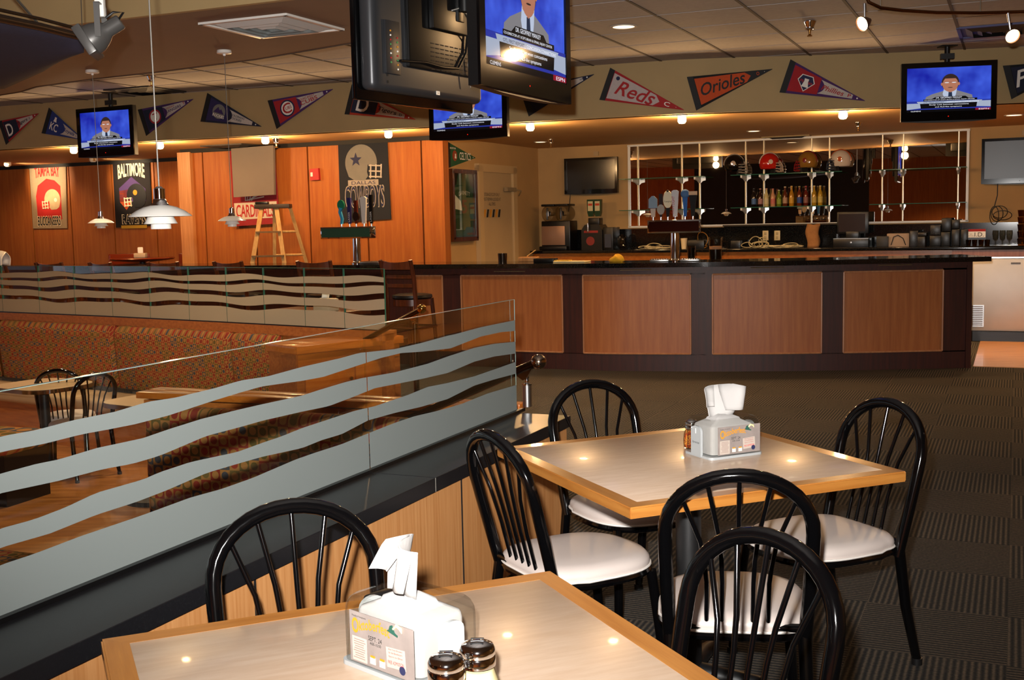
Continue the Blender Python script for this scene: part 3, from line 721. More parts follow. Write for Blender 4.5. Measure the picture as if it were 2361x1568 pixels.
# ---------------------------------------------------------------- hoop-back chairs
def make_chair(label, group):
    t = thing('hoop_back_chair', label, 'chair', (0, 0, 0), 0, group)
    # seat: rounded D, front at +y
    def outline(s=1.0, n=44):
        pts = []
        for i in range(n):
            a = 2 * math.pi * i / n; ca, sa = math.cos(a), math.sin(a); e = 2.6 if sa > 0 else 4.5
            rx = 0.205; ry = 0.215
            pts.append((s * rx * math.copysign(abs(ca) ** (2 / e), ca) * (1.0 if sa > -0.2 else 0.94), s * ry * math.copysign(abs(sa) ** (2 / e), sa)))
        return pts
    m = MB(); rings = []
    for s, z in ((0.90, 0.408), (0.985, 0.41), (1.0, 0.422), (0.985, 0.434), (0.93, 0.446), (0.8, 0.454), (0.5, 0.459), (0.2, 0.46)):
        rings.append([m.bm.verts.new((x, y, z)) for x, y in outline(s)])
    for A_, B_ in zip(rings, rings[1:]):
        for i in range(len(A_)): m.bm.faces.new((A_[i], A_[(i + 1) % len(A_)], B_[(i + 1) % len(A_)], B_[i]))
    m.bm.faces.new(rings[-1]); m.bm.faces.new(rings[0][::-1]); seat = m.build('seat', SEAT, t, 60, True)
    m = MB(); m.tube([(x, y, 0.4105) for x, y in outline(1.003)], 0.004, 6, True); m.build('piping', mat('seat_piping', 'e6dfd8', 0.5), seat, 40, True)
    m = MB(); m.prism(outline(0.97), 0.385, 0.407, (0, 0, 0), (1, 0, 0), (0, 1, 0), (0, 0, 1)); m.tube([(x, y, 0.396) for x, y in outline(0.97)], 0.013, 8, True)
    m.build('seat_frame', BLKGL, t, 40, True)
    # hoop: up one side, over, down the other
    hw, z0, zs, za = 0.187, 0.375, 0.69, 0.852
    def lean(z): return -0.205 - (z - 0.44) * 0.26
    pts = []
    for i in range(6): z = lerp(z0, zs, i / 5); pts.append((-hw + 0.012 * (1 - i / 5) ** 1.5, lean(z), z))
    for i in range(1, 18):
        a = math.pi - math.pi * i / 18; z = zs + (za - zs) * math.sin(a) ** 0.92; pts.append((hw * math.cos(a), lean(z), z))
    for i in range(6): z = lerp(zs, z0, i / 5); pts.append((hw - 0.012 * (i / 5) ** 1.5, lean(z), z))
    m = MB(); m.tube(pts, 0.0185, 14); m.build('hoop_back', BLKGL, t, 60, True)
    m = MB(); m.tube([(-hw + 0.012, lean(0.42), 0.42), (hw - 0.012, lean(0.42), 0.42)], 0.012, 10); m.build('back_rail', BLKGL, t, 60, True)
    for k in range(-2, 3):
        a = math.pi / 2 - k * 0.46; zt = zs + (za - zs) * math.sin(a) ** 0.92; xt = hw * math.cos(a) * 0.97
        xb = k * 0.040; zb = 0.665 - abs(k) * 0.02
        q = [(xt, lean(zt), zt), (lerp(xt, xb, 0.75), lean(zb + 0.04), zb + 0.04 if abs(k) else zb), (xb * 1.06, lean(zb - 0.03), zb - 0.03), (xb, lean(0.55), 0.55), (xb, lean(0.42), 0.42)]
        if k == 0: q = [q[0], q[3], q[4]]
        m = MB(); m.tube(q, 0.0062, 8); m.build('spindle', BLKGL, t, 60, True)
    for sx in (-1, 1):
        m = MB(); m.tube([(sx * 0.165, 0.165, 0.395), (sx * 0.178, 0.188, 0.2), (sx * 0.19, 0.205, 0.012)], [0.0165, 0.0165, 0.015], 12); lg = m.build('leg', BLKGL, t, 60, True)
        m = MB(); m.lathe([(0, 0), (0.018, 0), (0.018, 0.022), (0, 0.022)], (sx * 0.19, 0.205, 0), n=12); m.build('glide', BLKMAT, lg, 40, True)
        m = MB(); m.tube([(sx * (hw - 0.012), lean(0.40), 0.40), (sx * 0.18, -0.222, 0.2), (sx * 0.19, -0.265, 0.012)], [0.0185, 0.0175, 0.015], 12); lg = m.build('leg', BLKGL, t, 60, True)
        m = MB(); m.lathe([(0, 0), (0.018, 0), (0.018, 0.022), (0, 0.022)], (sx * 0.19, -0.265, 0), n=12); m.build('glide', BLKMAT, lg, 40, True)
    return t
APY = -0.205 - (0.87 - 0.44) * 0.26
CHG = 'black hoop-back chairs with pale seats'
def chair_pose(apex_px, face, zfloor=0.0, turn=0.0, z=0.87):
    """stand a chair so that the top of its hoop is where the photograph shows it"""
    p = onz(apex_px[0], apex_px[1], zfloor + z); rz = math.atan2(-face.x, face.y) + R(turn)
    f = Vector((-math.sin(rz), math.cos(rz), 0)); q = p - f * APY
    return (q.x, q.y, zfloor), rz
spots = [((1125, 991), TA, 0, 'black hoop-back chair left of the farther table, turned to it from the half wall side', 6),
         ((1357, 874), -TB, 0, 'black hoop-back chair behind the farther table, beyond the end of the half wall', 3),
         ((2052, 916), -TA, 0, 'black hoop-back chair at the right end of the farther table', 3),
         ((1705, 1081), TB, 0, 'black hoop-back chair in front of the farther table, partly hidden by a nearer chair', -31),
         ((1778, 1217), -TA, 0, 'black hoop-back chair at the lower right, nearest to the viewer', 16),
         ((668, 1148), -TB, 0, 'black hoop-back chair behind the nearest table, against the half wall', -2)]
c0 = None
for px, f, zf, lab, tn in spots:
    loc, rz = chair_pose(px, f, zf, tn)
    if c0 is None: c0 = make_chair(lab, CHG); c0.location = loc; c0.rotation_euler = (0, 0, rz)
    else: dup(c0, loc, rz, lab, CHG)

# ---------------------------------------------------------------- napkin dispensers and shakers
ACR = clear('clear_acrylic', 'f2f2f0', 0.03, 0.1)
GREYP = mat('grey_dispenser_plastic', 'a0a3a4', 0.35)
NAP = mat('napkin_paper', 'a8a5a3', 0.9, bump=0.5, scale=40)
def dispenser(label, loc, rz):
    """long side with the advert faces local -y, short side with the grey arch faces local -x"""
    t = thing('napkin_dispenser', label, 'napkin dispenser', loc, rz, 'napkin dispensers on the tables')
    L_, D_, H_ = 0.193, 0.142, 0.125
    def rr(x, y, r=0.016, n=5):
        pts = []
        for cx_, cy_, a0 in ((x - r, y - r, 0), (-x + r, y - r, 90), (-x + r, -y + r, 180), (x - r, -y + r, 270)):
            for i in range(n + 1): a = R(a0 + 90 * i / n); pts.append((cx_ + r * math.cos(a), cy_ + r * math.sin(a)))
        return pts
    m = MB(); m.prism(rr(L_ / 2 + 0.004, D_ / 2 + 0.004), 0, 0.008, (0, 0, 0), (1, 0, 0), (0, 1, 0), (0, 0, 1)); m.build('base', GREYP, t, 40, True)
    m = MB(); sec = []
    for s, z in ((1, 0.008), (1, 0.092), (0.985, 0.105), (0.93, 0.116), (0.84, 0.123)):
        sec.append([m.bm.verts.new((x * (s if abs(s) else 1), y * (s * 1.0), z)) for x, y in rr(L_ / 2, D_ / 2)])
    for A_, B_ in zip(sec, sec[1:]):
        for i in range(len(A_)): m.bm.faces.new((A_[i], A_[(i + 1) % len(A_)], B_[(i + 1) % len(A_)], B_[i]))
    m.build('clear_cover', ACR, t, 40, True)
    m = MB(); sec = []
    for s, z in ((0.87, 0.01), (0.87, 0.088), (0.85, 0.096), (0.82, 0.1), (0.5, 0.112), (0.46, 0.118), (0.2, 0.128)):
        sec.append([m.bm.verts.new((x * s + (0.004 * math.sin(9 * y / D_) if z > 0.1 else 0), y * s * 0.94, z + (0.002 * math.sin(40 * x) if z > 0.1 else 0))) for x, y in rr(L_ / 2 - 0.004, D_ / 2 - 0.006)])
    for A_, B_ in zip(sec, sec[1:]):
        for i in range(len(A_)): m.bm.faces.new((A_[i], A_[(i + 1) % len(A_)], B_[(i + 1) % len(A_)], B_[i]))
    m.bm.faces.new(sec[-1]); st = m.build('napkin_stack', NAP, t, 50, True)
    # the pulled-up napkin: a folded sheet standing out of the top
    m = MB()
    def nf(u, v):
        w = lerp(0.085, 0.125, v); x = (u - 0.5) * w - 0.012 + 0.012 * v; y = 0.034 * math.sin(u * 5.2 + 0.4) * (0.3 + v) - 0.006
        z = 0.122 + 0.088 * v + (0.016 * (1 - abs(2 * u - 1.25)) if v > 0.9 else 0); return Vector((x, y, z))
    m.grid(nf, 12, 6)
    m.grid(lambda u, v: nf(u * 0.55 + 0.42, 1 - v * 0.75) + Vector((0.006 * v, -0.004 - 0.026 * v, 0)), 8, 5)
    m.grid(lambda u, v: nf(u * 0.35, 1 - v * 0.6) + Vector((-0.02 * v, -0.006 - 0.02 * v, 0)), 6, 4)
    o = m.build('pulled_napkin', NAP, t, 80, True); sm = o.modifiers.new('thickness', 'SOLIDIFY'); sm.thickness = 0.0012
    for sx in (-1, 1):
        m = MB(); arch = [(-0.026, 0.0), (0.026, 0.0), (0.026, 0.078)] + [(0.026 * math.cos(a), 0.078 + 0.017 * math.sin(a)) for a in [math.pi * i / 8 for i in range(1, 8)]] + [(-0.026, 0.078)]
        m.prism(arch, L_ / 2, L_ / 2 + 0.008, (0, 0, 0.004), (0, -1 if sx < 0 else 1, 0), (0, 0, 1), (sx, 0, 0)); ap = m.build('arched_end_plate', GREYP, t, 40, True)
        if sx < 0:
            text(ap, 'lettering', 'Xpressnap', (-L_ / 2 - 0.0082, 0.019, 0.042), (0, -1, 0), (0, 0, 1), 0.038, 0.009, BLACKL, 0.0006, 0.3, local=True)
            m = MB(); m.box((-L_ / 2 - 0.0084, 0, 0.083), (0.001, 0.003, 0.016)); m.build('slot_mark', WHITE, ap, 0, True)
    # advert card behind the front wall
    y0 = -D_ / 2 - 0.0012; cw, ch = 0.160, 0.088
    m = MB(); m.box((0.008, y0, 0.008 + ch / 2 + 0.004), (cw, 0.0016, ch)); ad = m.build('advert_card', mat('advert_wood_grey', '857a75', 0.7, var=0.12, scale=30), t, 0, True)
    y1 = y0 - 0.001; X0 = 0.008 - cw / 2
    text(ad, 'lettering', 'O', (X0 + 0.007, y1, 0.063), (1, 0, 0), (0, 0, 1), 0.018, 0.027, GOLDI, 0.0008, 0, 0.03, local=True)
    text(ad, 'lettering', 'ktoberfest', (X0 + 0.026, y1, 0.068), (1, 0, 0.06), (0, 0, 1), 0.078, 0.019, GOLDI, 0.0008, 0, 0.02, 0.006, local=True)
    text(ad, 'lettering', 'Proudly in Pennsylvania', (X0 + 0.008, y1, 0.0905), (1, 0, 0), (0, 0, 1), 0.036, 0.004, BLACKL, 0.0006, local=True)
    text(ad, 'lettering', 'SEPT. 24', (X0 + 0.049, y1, 0.058), (1, 0, 0), (0, 0, 1), 0.034, 0.008, BLACKL, 0.0006, local=True)
    text(ad, 'lettering', '4:00-10:00', (X0 + 0.053, y1, 0.051), (1, 0, 0), (0, 0, 1), 0.028, 0.005, BLACKL, 0.0006, local=True)
    m = MB(); m.box((X0 + 0.025, y1, 0.036), (0.037, 0.0006, 0.042)); m.build('paper_note', mat('note_paper', 'b0a398', 0.8), ad, 0, True)
    m = MB(); m.box((X0 + 0.117, y1, 0.042), (0.046, 0.0006, 0.034), frame((1, 0, 0.06), (0, 1, 0))); m.build('paper_note', mat('note_paper', 'b0a398', 0.8), ad, 0, True)
    m = MB()
    for i in range(9): m.box((X0 + 0.025 + 0.001 * math.sin(i * 2.1), y1 - 0.0006, 0.0525 - i * 0.004), (0.026 + 0.004 * math.sin(i * 1.7), 0.0004, 0.0011))
    m.build('small_print', mat('small_print_ink', '8a7068', 0.8), ad, 0, True)
    for s_, z_, h_, k_ in (('Blue Oven Brewery', 0.053, 0.0035, 0), ('for the Benefactors', 0.048, 0.0032, 0), ('Sport to Dine', 0.041, 0.0036, 0)):
        text(ad, 'lettering', s_, (X0 + 0.100, y1 - 0.0004, z_), (1, 0, 0.06), (0, 0, 1), 0.034, h_, REDI, 0.0005, local=True)
    text(ad, 'lettering', 'FREE ADMISSION', (X0 + 0.098, y1 - 0.0004, 0.030), (1, 0, 0.06), (0, 0, 1), 0.039, 0.006, mat('bright_red_ink', 'c8232b', 0.7), 0.0005, local=True)
    # a small felt hat with a feather, and two frothy mugs
    m = MB(); hx, hz = X0 + 0.098, 0.086
    m.prism([(hx, hz), (hx + 0.026, hz - 0.006), (hx + 0.027, hz - 0.003), (hx + 0.02, hz), (hx + 0.014, hz + 0.012), (hx + 0.008, hz + 0.01), (hx + 0.005, hz + 0.003)], 0, 0.0006, (0, y1 - 0.0012, 0), (1, 0, 0), (0, 0, 1)); m.build('hat_print', mat('green_ink', '1f4f42', 0.7), ad, 0, True)
    m = MB(); m.tube([(hx + 0.016, y1 - 0.0014, hz + 0.006), (hx + 0.024, y1 - 0.0014, hz + 0.013), (hx + 0.034, y1 - 0.0014, hz + 0.010), (hx + 0.037, y1 - 0.0014, hz + 0.003)], [0.002, 0.003, 0.0028, 0.0006], 6); m.build('feather_print', mat('cream_ink', 'f0dca0', 0.7), ad, 0, True)
    m = MB()
    for dx in (-0.012, 0.012): m.box((X0 + 0.071 + dx, y1 - 0.0006, 0.024), (0.013, 0.0008, 0.011))
    m.build('mug_print', mat('foam_ink', 'f3ead2', 0.7), ad, 0, True)
    m = MB()
    for dx in (-0.012, 0.012): m.box((X0 + 0.071 + dx, y1 - 0.0006, 0.031), (0.011, 0.0008, 0.004))
    m.build('beer_print', GOLDI, ad, 0, True)
    m = MB(); m.lathe([(0, 0), (0.0075, 0)], (X0 + 0.133, y1 - 0.0008, 0.026), frame((1, 0, 0), (0, 0, 1)), 20); m.build('badge_print', BLUEI, ad, 0, True)
    return t
DZ = 0.7502
pf = onz(1640, 1062, DZ); pr = onz(1753, 1047, DZ); pl_ = onz(1581, 1041, DZ)
ax = (pr - pf).normalized(); rz = math.atan2(ax.y, ax.x); ay = Vector((-ax.y, ax.x, 0))
cc = pf + ax * 0.0965 + ay * 0.071
d0 = dispenser('clear napkin dispenser with festival advert on the farther table', (cc.x, cc.y, DZ), rz)
f2 = onz(962, 1459, 0.848); a2 = Vector((math.cos(R(-43)), math.sin(R(-43)), 0)); b2 = Vector((-a2.y, a2.x, 0))
cc2 = f2 - a2 * 0.0965 + b2 * 0.071
dup(d0, (cc2.x, cc2.y, DZ), R(-43), 'clear napkin dispenser with festival advert on the nearest table')

JAR = clear('shaker_glass', 'f0efe8', 0.02, 0.12)
def shaker(label, loc, fill):
    t = thing('cheese_shaker' if 'cheese' in label else 'pepper_shaker', label, 'shaker', loc)
    m = MB(); m.lathe([(0, 0), (0.03, 0), (0.034, 0.006), (0.036, 0.03), (0.033, 0.06), (0.026, 0.082), (0.0255, 0.09), (0.024, 0.09)], n=28); m.build('glass_jar', JAR, t, 50, True)
    m = MB(); m.lathe([(0, 0.003), (0.028, 0.003), (0.032, 0.008), (0.0335, 0.03), (0.031, 0.058), (0.024, 0.078), (0, 0.08)], n=28); m.build('contents', fill, t, 60, True)
    m = MB(); m.lathe([(0.024, 0.084), (0.0275, 0.084), (0.028, 0.098), (0.0265, 0.1), (0.027, 0.102), (0.0275, 0.108), (0.024, 0.116), (0.012, 0.121), (0, 0.122)], n=32); lid = m.build('perforated_lid', CHROME, t, 50, True)
    m = MB()
    for k in range(3): m.box((0, -0.01 + 0.01 * k, 0.1218 - 0.0006 * abs(k - 1)), (0.02, 0.0025, 0.001))
    m.build('slot', BLACKP, lid, 0, True)
    return t
def speckle(name, cols, sc):
    m, nt, b = new(name); N = nt.nodes; L = nt.links
    tc = N.new('ShaderNodeTexCoord'); vo = N.new('ShaderNodeTexVoronoi'); vo.inputs['Scale'].default_value = sc; L.new(tc.outputs['Object'], vo.inputs['Vector'])
    sx = N.new('ShaderNodeSeparateColor'); L.new(vo.outputs['Color'], sx.inputs[0])
    r = N.new('ShaderNodeValToRGB'); r.color_ramp.interpolation = 'CONSTANT'; r.color_ramp.elements[0].color = lin(cols[0]); r.color_ramp.elements[1].position = 0.35; r.color_ramp.elements[1].color = lin(cols[1])
    e = r.color_ramp.elements.new(0.7); e.color = lin(cols[2]); L.new(sx.outputs[0], r.inputs['Fac']); L.new(r.outputs['Color'], b.inputs['Base Color']); b.inputs['Roughness'].default_value = 0.8
    return m
FLK = speckle('pepper_flakes', ('7a1d08', 'b8480f', 'd79a3a'), 260); CHS = mat('grated_cheese', 'e9dfb4', 0.9, var=0.05, scale=200)
p = onz(1028, 1512, DZ + 0.118); shaker('glass shaker of red pepper flakes on the nearest table', (p.x, p.y, DZ), FLK)
p = onz(1100, 1482, DZ + 0.118); shaker('glass shaker of grated cheese on the nearest table', (p.x, p.y, DZ), CHS)
p = onz(1595, 1033, DZ); shaker('glass shaker of red pepper flakes behind the dispenser on the farther table', (p.x, p.y, DZ), FLK).scale = (0.78, 0.78, 0.78)
p = cc2 - a2 * 0.125 + b2 * 0.045
t = thing('sweetener_holder', 'slim black holder standing left of the dispenser on the nearest table', 'holder', (p.x, p.y, DZ), R(-43))
m = MB(); m.box((0, 0, 0.045), (0.03, 0.07, 0.09), bev=0.008); m.build('holder_body', BLACKP, t, 40, True)
m = MB(); m.box((0, 0, 0.003), (0.04, 0.08, 0.006), bev=0.002); m.build('foot', BLACKP, t, 40, True)
# ---------------------------------------------------------------- back partition with glass, booths and stairs (sunken area)
SZ = -0.5
FEN = [Vector((x, y, 0)) for x, y in ((-9.0, 14.3), (-7.0, 13.03), (-5.30, 11.92), (-3.86, 10.98), (-2.58, 10.07), (-0.985, 8.87))]
def fen(s):
    """point on the partition line, s metres from its right end"""
    i = len(FEN) - 1
    while i > 0:
        L_ = (FEN[i] - FEN[i - 1]).length
        if s <= L_ or i == 1: return FEN[i] + (FEN[i - 1] - FEN[i]) * (s / L_), (FEN[i] - FEN[i - 1]).normalized()
        s -= L_; i -= 1
FZ0, FZ1 = 0.665, 1.145
def fen_px(px, py):
    for a, b in zip(FEN, FEN[1:]):
        d = (b - a).normalized(); n = Vector((d.y, -d.x, 0)); q = onp(px, py, a, n); t = (q - a).dot(d) / (b - a).length
        if -0.01 <= t <= 1.01: return (FEN[-1] - Vector((q.x, q.y, 0))).length if b is FEN[-1] else None, q
cum = 0
def fen_s(px):
    s = 0.0
    for i in range(len(FEN) - 1, 0, -1):
        b, a = FEN[i], FEN[i - 1]; d = (b - a).normalized(); n = Vector((d.y, -d.x, 0)); q = onp(px, 680, a, n); t = (b - q).dot(d)
        if t <= (b - a).length + 1e-6: return s + t
        s += (b - a).length
fw = thing('partition_wall', 'wooden half wall behind the sunken booths, under the row of small glass panes', 'half wall', FEN[3])
A_ = [fen(s)[0] for s in [0.3 * i for i in range(30)]]
nrm = lambda s: Vector((fen(s)[1].y, -fen(s)[1].x, 0))
m = MB(); m.strip([p + ZUP * SZ for p in A_], [p + ZUP * (FZ0 - 0.02) for p in A_], Vector((0.06, 0.09, 0))); m.build('wall_body', BOOTHW, fw, 20)
m = MB(); m.strip([p - Vector((0.02, 0.03, 0)) + ZUP * (FZ0 - 0.075) for p in A_], [p - Vector((0.02, 0.03, 0)) + ZUP * FZ0 for p in A_], Vector((0.1, 0.15, 0))); m.build('cap_rail', BOOTHW, fw, 20)
m = MB(); m.strip([p + ZUP * FZ0 for p in A_], [p + ZUP * (FZ0 + 0.012) for p in A_], Vector((0.02, 0.03, 0))); m.build('glass_channel', BLACKP, fw, 20)
fg = thing('glass_screen', 'row of small glass panes with frosted waves on the wooden partition, behind the booths', 'glass screen', FEN[3] + ZUP * FZ0)
cut = [fen_s(x) for x in (887, 793, 702, 608, 522, 435, 345, 258, 172, 90, 5)]
w_ = cut[-1] - cut[-2]; cut += [cut[-1] + w_, cut[-1] + 2 * w_]
wv = lambda s, k: 0.011 * math.sin(s * 4.6 + k * 1.3) + 0.006 * math.sin(s * 9.1 + k)
bz = [(0.755, 0.86), (0.575, 0.695), (0.345, 0.49), (-0.2, 0.265)]
for a, b in zip(cut, cut[1:]):
    p0, p1 = fen(a + 0.004)[0], fen(b - 0.002)[0]; d = (p0 - p1).normalized(); n = Vector((d.y, -d.x, 0)); hgt = FZ1 - FZ0 - 0.005
    m = MB(); m.box((p0 + p1) / 2 + n * -0.006 + ZUP * (FZ0 + 0.008 + hgt / 2), ((p0 - p1).length, 0.01, hgt), frame(d, ZUP.cross(d))); pane = m.build('glass_pane', GLASS, fg)
    m = MB()
    for e in (p0, p1): m.box(e - n * 0.006 + ZUP * (FZ0 + 0.008 + hgt / 2), (0.005, 0.0102, hgt), frame(d, ZUP.cross(d)))
    m.box((p0 + p1) / 2 - n * 0.006 + ZUP * (FZ0 + 0.0095 + hgt), ((p0 - p1).length, 0.0102, 0.003), frame(d, ZUP.cross(d)))
    m.build('glass_edge', GLASSE, pane)
    for k, (lo, hi) in enumerate(bz):
        ss = [lerp(a + 0.006, b - 0.004, i / 8) for i in range(9)]
        up = [lerp(p0, p1, i / 8) + ZUP * (FZ0 + 0.01 + hi * hgt + wv(s, k)) + n * 0.001 for i, s in enumerate(ss)]
        dn = [lerp(p0, p1, i / 8) + ZUP * (FZ0 + 0.01 + max(0, lo * hgt + (wv(s, k + 0.7) if lo > 0 else 0))) + n * 0.001 for i, s in enumerate(ss)]
        m = MB(); m.strip(up, dn, n * 0.001); m.build('frosted_band', FROSTW, pane)
# upholstered booth backs along the partition
FAB = fabric('booth_fabric', 0.044); FABN = fabric('booth_fabric_near', 0.058)
BEIGE = mat('beige_vinyl', 'b99c78', 0.45, var=0.05, scale=4)
bs = [(fen_s(652), fen_s(545)), (fen_s(544), fen_s(276)), (fen_s(274), fen_s(8)), (fen_s(2), fen_s(2) + 1.6)]
labs = ['short right-hand section of the patterned banquette, beside the orange cabinet', 'middle section of the patterned banquette under the glass panes', 'left section of the patterned banquette, behind the round-ended table', 'end section of the banquette at the left edge']
for (a, b), lab in zip(bs, labs):
    p0, p1 = fen(a)[0], fen(b)[0]; d = (p0 - p1).normalized(); n = Vector((d.y, -d.x, 0)); Lb = (p0 - p1).length; c = (p0 + p1) / 2
    t = thing('booth_bench', lab, 'banquette', c + n * 0.3 + ZUP * SZ, math.atan2(d.y, d.x), 'banquette sections along the partition')
    # local frame: x along, -y towards the room
    m = MB(); prof = [(0.30, 0.42), (0.235, 0.42), (0.205, 0.7), (0.185, 0.98), (0.195, 1.045), (0.225, 1.085), (0.265, 1.095), (0.285, 1.09)]
    xs = [-Lb / 2 + 0.004, -Lb / 2 + 0.02, -Lb / 2 + 0.05] + [lerp(-Lb / 2 + 0.05, Lb / 2 - 0.05, i / 4) for i in range(1, 4)] + [Lb / 2 - 0.05, Lb / 2 - 0.02, Lb / 2 - 0.004]
    ins = [0.03, 0.01, 0, 0, 0, 0, 0, 0.01, 0.03]
    m.grid(lambda u, v: Vector((xs[int(round(u * 8))], prof[int(round(v * 7))][0] + ins[int(round(u * 8))] * (1 if 0 < v < 1 else 0), prof[int(round(v * 7))][1] - (ins[int(round(u * 8))] if v > 0.6 else 0))), 8, 7)
    m.build('back_cushion', FAB, t, 60, True)
    m = MB(); m.box((0, -0.02, 0.42), (Lb - 0.01, 0.52, 0.12), bev=0.04, seg=4); m.build('seat_cushion', BEIGE, t, 50, True)
    m = MB(); m.box((0, 0.0, 0.18), (Lb - 0.01, 0.46, 0.36)); m.build('plinth', BOOTHW, t, 0, True)
# side cabinet at the end of the banquette
pc0, pc1 = onz(683, 797, 0.62), onz(922, 772, 0.62); pc0.z = pc1.z = 0
cd = (pc1 - pc0).normalized(); cn = Vector((cd.y, -cd.x, 0)); CL = (pc1 - pc0).length
cab = thing('side_cabinet', 'orange wooden service cabinet with two doors at the end of the banquette', 'cabinet', (pc0 + pc1) / 2 - cn * 0.2 + ZUP * SZ, math.atan2(cd.y, cd.x))
m = MB(); m.box((0, 0.0, 0.53), (CL, 0.38, 1.06)); m.build('carcass', BOOTHW, cab, 0, True)
m = MB(); m.box((0, -0.01, 1.085), (CL + 0.03, 0.44, 0.06), bev=0.006); m.build('top', ORANGEW, cab, 40, True)
for sx, w0 in ((-1, CL * 0.47), (1, CL * 0.40)):
    cx_ = -CL / 2 + 0.06 + w0 / 2 if sx < 0 else CL / 2 - 0.06 - w0 / 2
    m = MB(); m.box((cx_, -0.195, 0.52), (w0 - 0.012, 0.02, 0.84), bev=0.003); dr = m.build('door', ORANGEW, cab, 40, True)
    m = MB(); m.lathe([(0, 0.03), (0.014, 0.028), (0.016, 0.02), (0.006, 0.012), (0.006, 0)], (cx_ + (w0 / 2 - 0.05) * (1 if sx > 0 else 1), -0.205, 0.83), frame((1, 0, 0), (0, 0, 1)), 14); m.build('knob', BRASSB, dr, 40, True)
m = MB(); m.box((0, -0.192, 1.0), (CL - 0.02, 0.012, 0.09)); m.build('top_stile', ORANGEW, cab, 0, True)
m = MB(); q = pc1 + cd * 0.07 + cn * 0.02
m.box((CL / 2 + 0.05, -0.15, 1.04), (0.09, 0.06, 0.09)); m.build('outlet_box', BLACKP, cab, 0, True)

# stairs down into the sunken area, between the half wall end and the cabinet
st = thing('stair_flight', 'three wooden steps from the carpet down to the sunken floor, behind the glass screen', 'stairs', P(6.9, -2.9, SZ))
for k in range(3):
    m = MB(); a, b = P(5.5, -2.2 - 0.32 * k), P(7.8, -3.9 - 0.3 * k + 0.0)
    z1 = -0.125 * (k + 1); p = [(5.5, -2.15), (7.25, -4.35), (7.15 - 0.0, -4.4 - 0.34 * (k + 1)), (5.5, -2.15 - 0.34 * (k + 1))]
    m.prism(p, SZ, z1, (0, 0, 0), U, V, ZUP); m.build('step', FLOORW, st, 0)
# wooden dividing wall between stairs and near booths, with a grooved cap
dw = thing('booth_divider', 'low wooden divider with a grooved cap behind the near booth bench', 'divider', P(5.05, -3.2, SZ))
e0, e1 = onz(1196, 932, KZ - 0.01), onz(340, 897, KZ - 0.01); dd = (e1 - e0).normalized(); dn_ = Vector((-dd.y, dd.x, 0)); DL = (e1 - e0).length
m = MB(); m.box(e0 + dd * DL / 2 - ZUP * (KZ / 2 + 0.25 + 0.025) - dn_ * 0.0, (DL - 0.04, 0.12, KZ + 0.45), frame(dd, ZUP.cross(dd))); m.build('divider_body', BOOTHW, dw)
for o in (-0.055, 0.055):
    m = MB(); m.box(e0 + dd * DL / 2 - ZUP * 0.02 + dn_ * o, (DL, 0.09, 0.035), frame(dd, ZUP.cross(dd)), bev=0.004); m.build('cap_board', ORANGEW, dw)
m = MB(); m.box(e0 + dd * DL / 2 - ZUP * 0.03, (DL - 0.02, 0.03, 0.03), frame(dd, ZUP.cross(dd))); m.build('cap_groove', BLACKP, dw)
# near booth bench against the divider, seen through the glass
b0, b1 = onz(958, 962, 0.6), onz(352, 932, 0.6); bd = (b0 - b1).normalized(); bn = Vector((bd.y, -bd.x, 0)); BL_ = (b0 - b1).length
nb = thing('booth_bench', 'near booth bench with dotted square fabric, seen through the glass screen', 'banquette', (b0 + b1) / 2 - ZUP * (0.6 - SZ) + bn * 0.2, math.atan2(bd.y, bd.x))
m = MB(); m.box((0, 0.17, 0.71), (BL_, 0.12, 0.78), bev=0.045, seg=4); m.build('back_cushion', FABN, nb, 50, True)
m = MB(); m.box((0, -0.12, 0.42), (BL_, 0.5, 0.12), bev=0.04, seg=4); m.build('seat_cushion', FABN, nb, 50, True)
m = MB(); m.box((0, -0.08, 0.18), (BL_, 0.42, 0.36)); m.build('plinth', BOOTHW, nb, 0, True)
# opposite bench, only its corner shows at the lower left
q = onz(90, 1270, 0.12); nb2 = thing('booth_bench', 'dotted fabric bench corner showing under the lowest clear wave at the lower left', 'banquette', Vector((q.x, q.y, SZ)) + bn * 0.5 - bd * 0.5, math.atan2(bd.y, bd.x))
m = MB(); m.box((0, 0.25, 0.55), (1.5, 0.5, 0.14), bev=0.045, seg=4); m.build('seat_cushion', FABN, nb2, 50, True)
m = MB(); m.box((0, 0.25, 0.24), (1.46, 0.46, 0.48)); m.build('plinth', BOOTHW, nb2, 0, True)
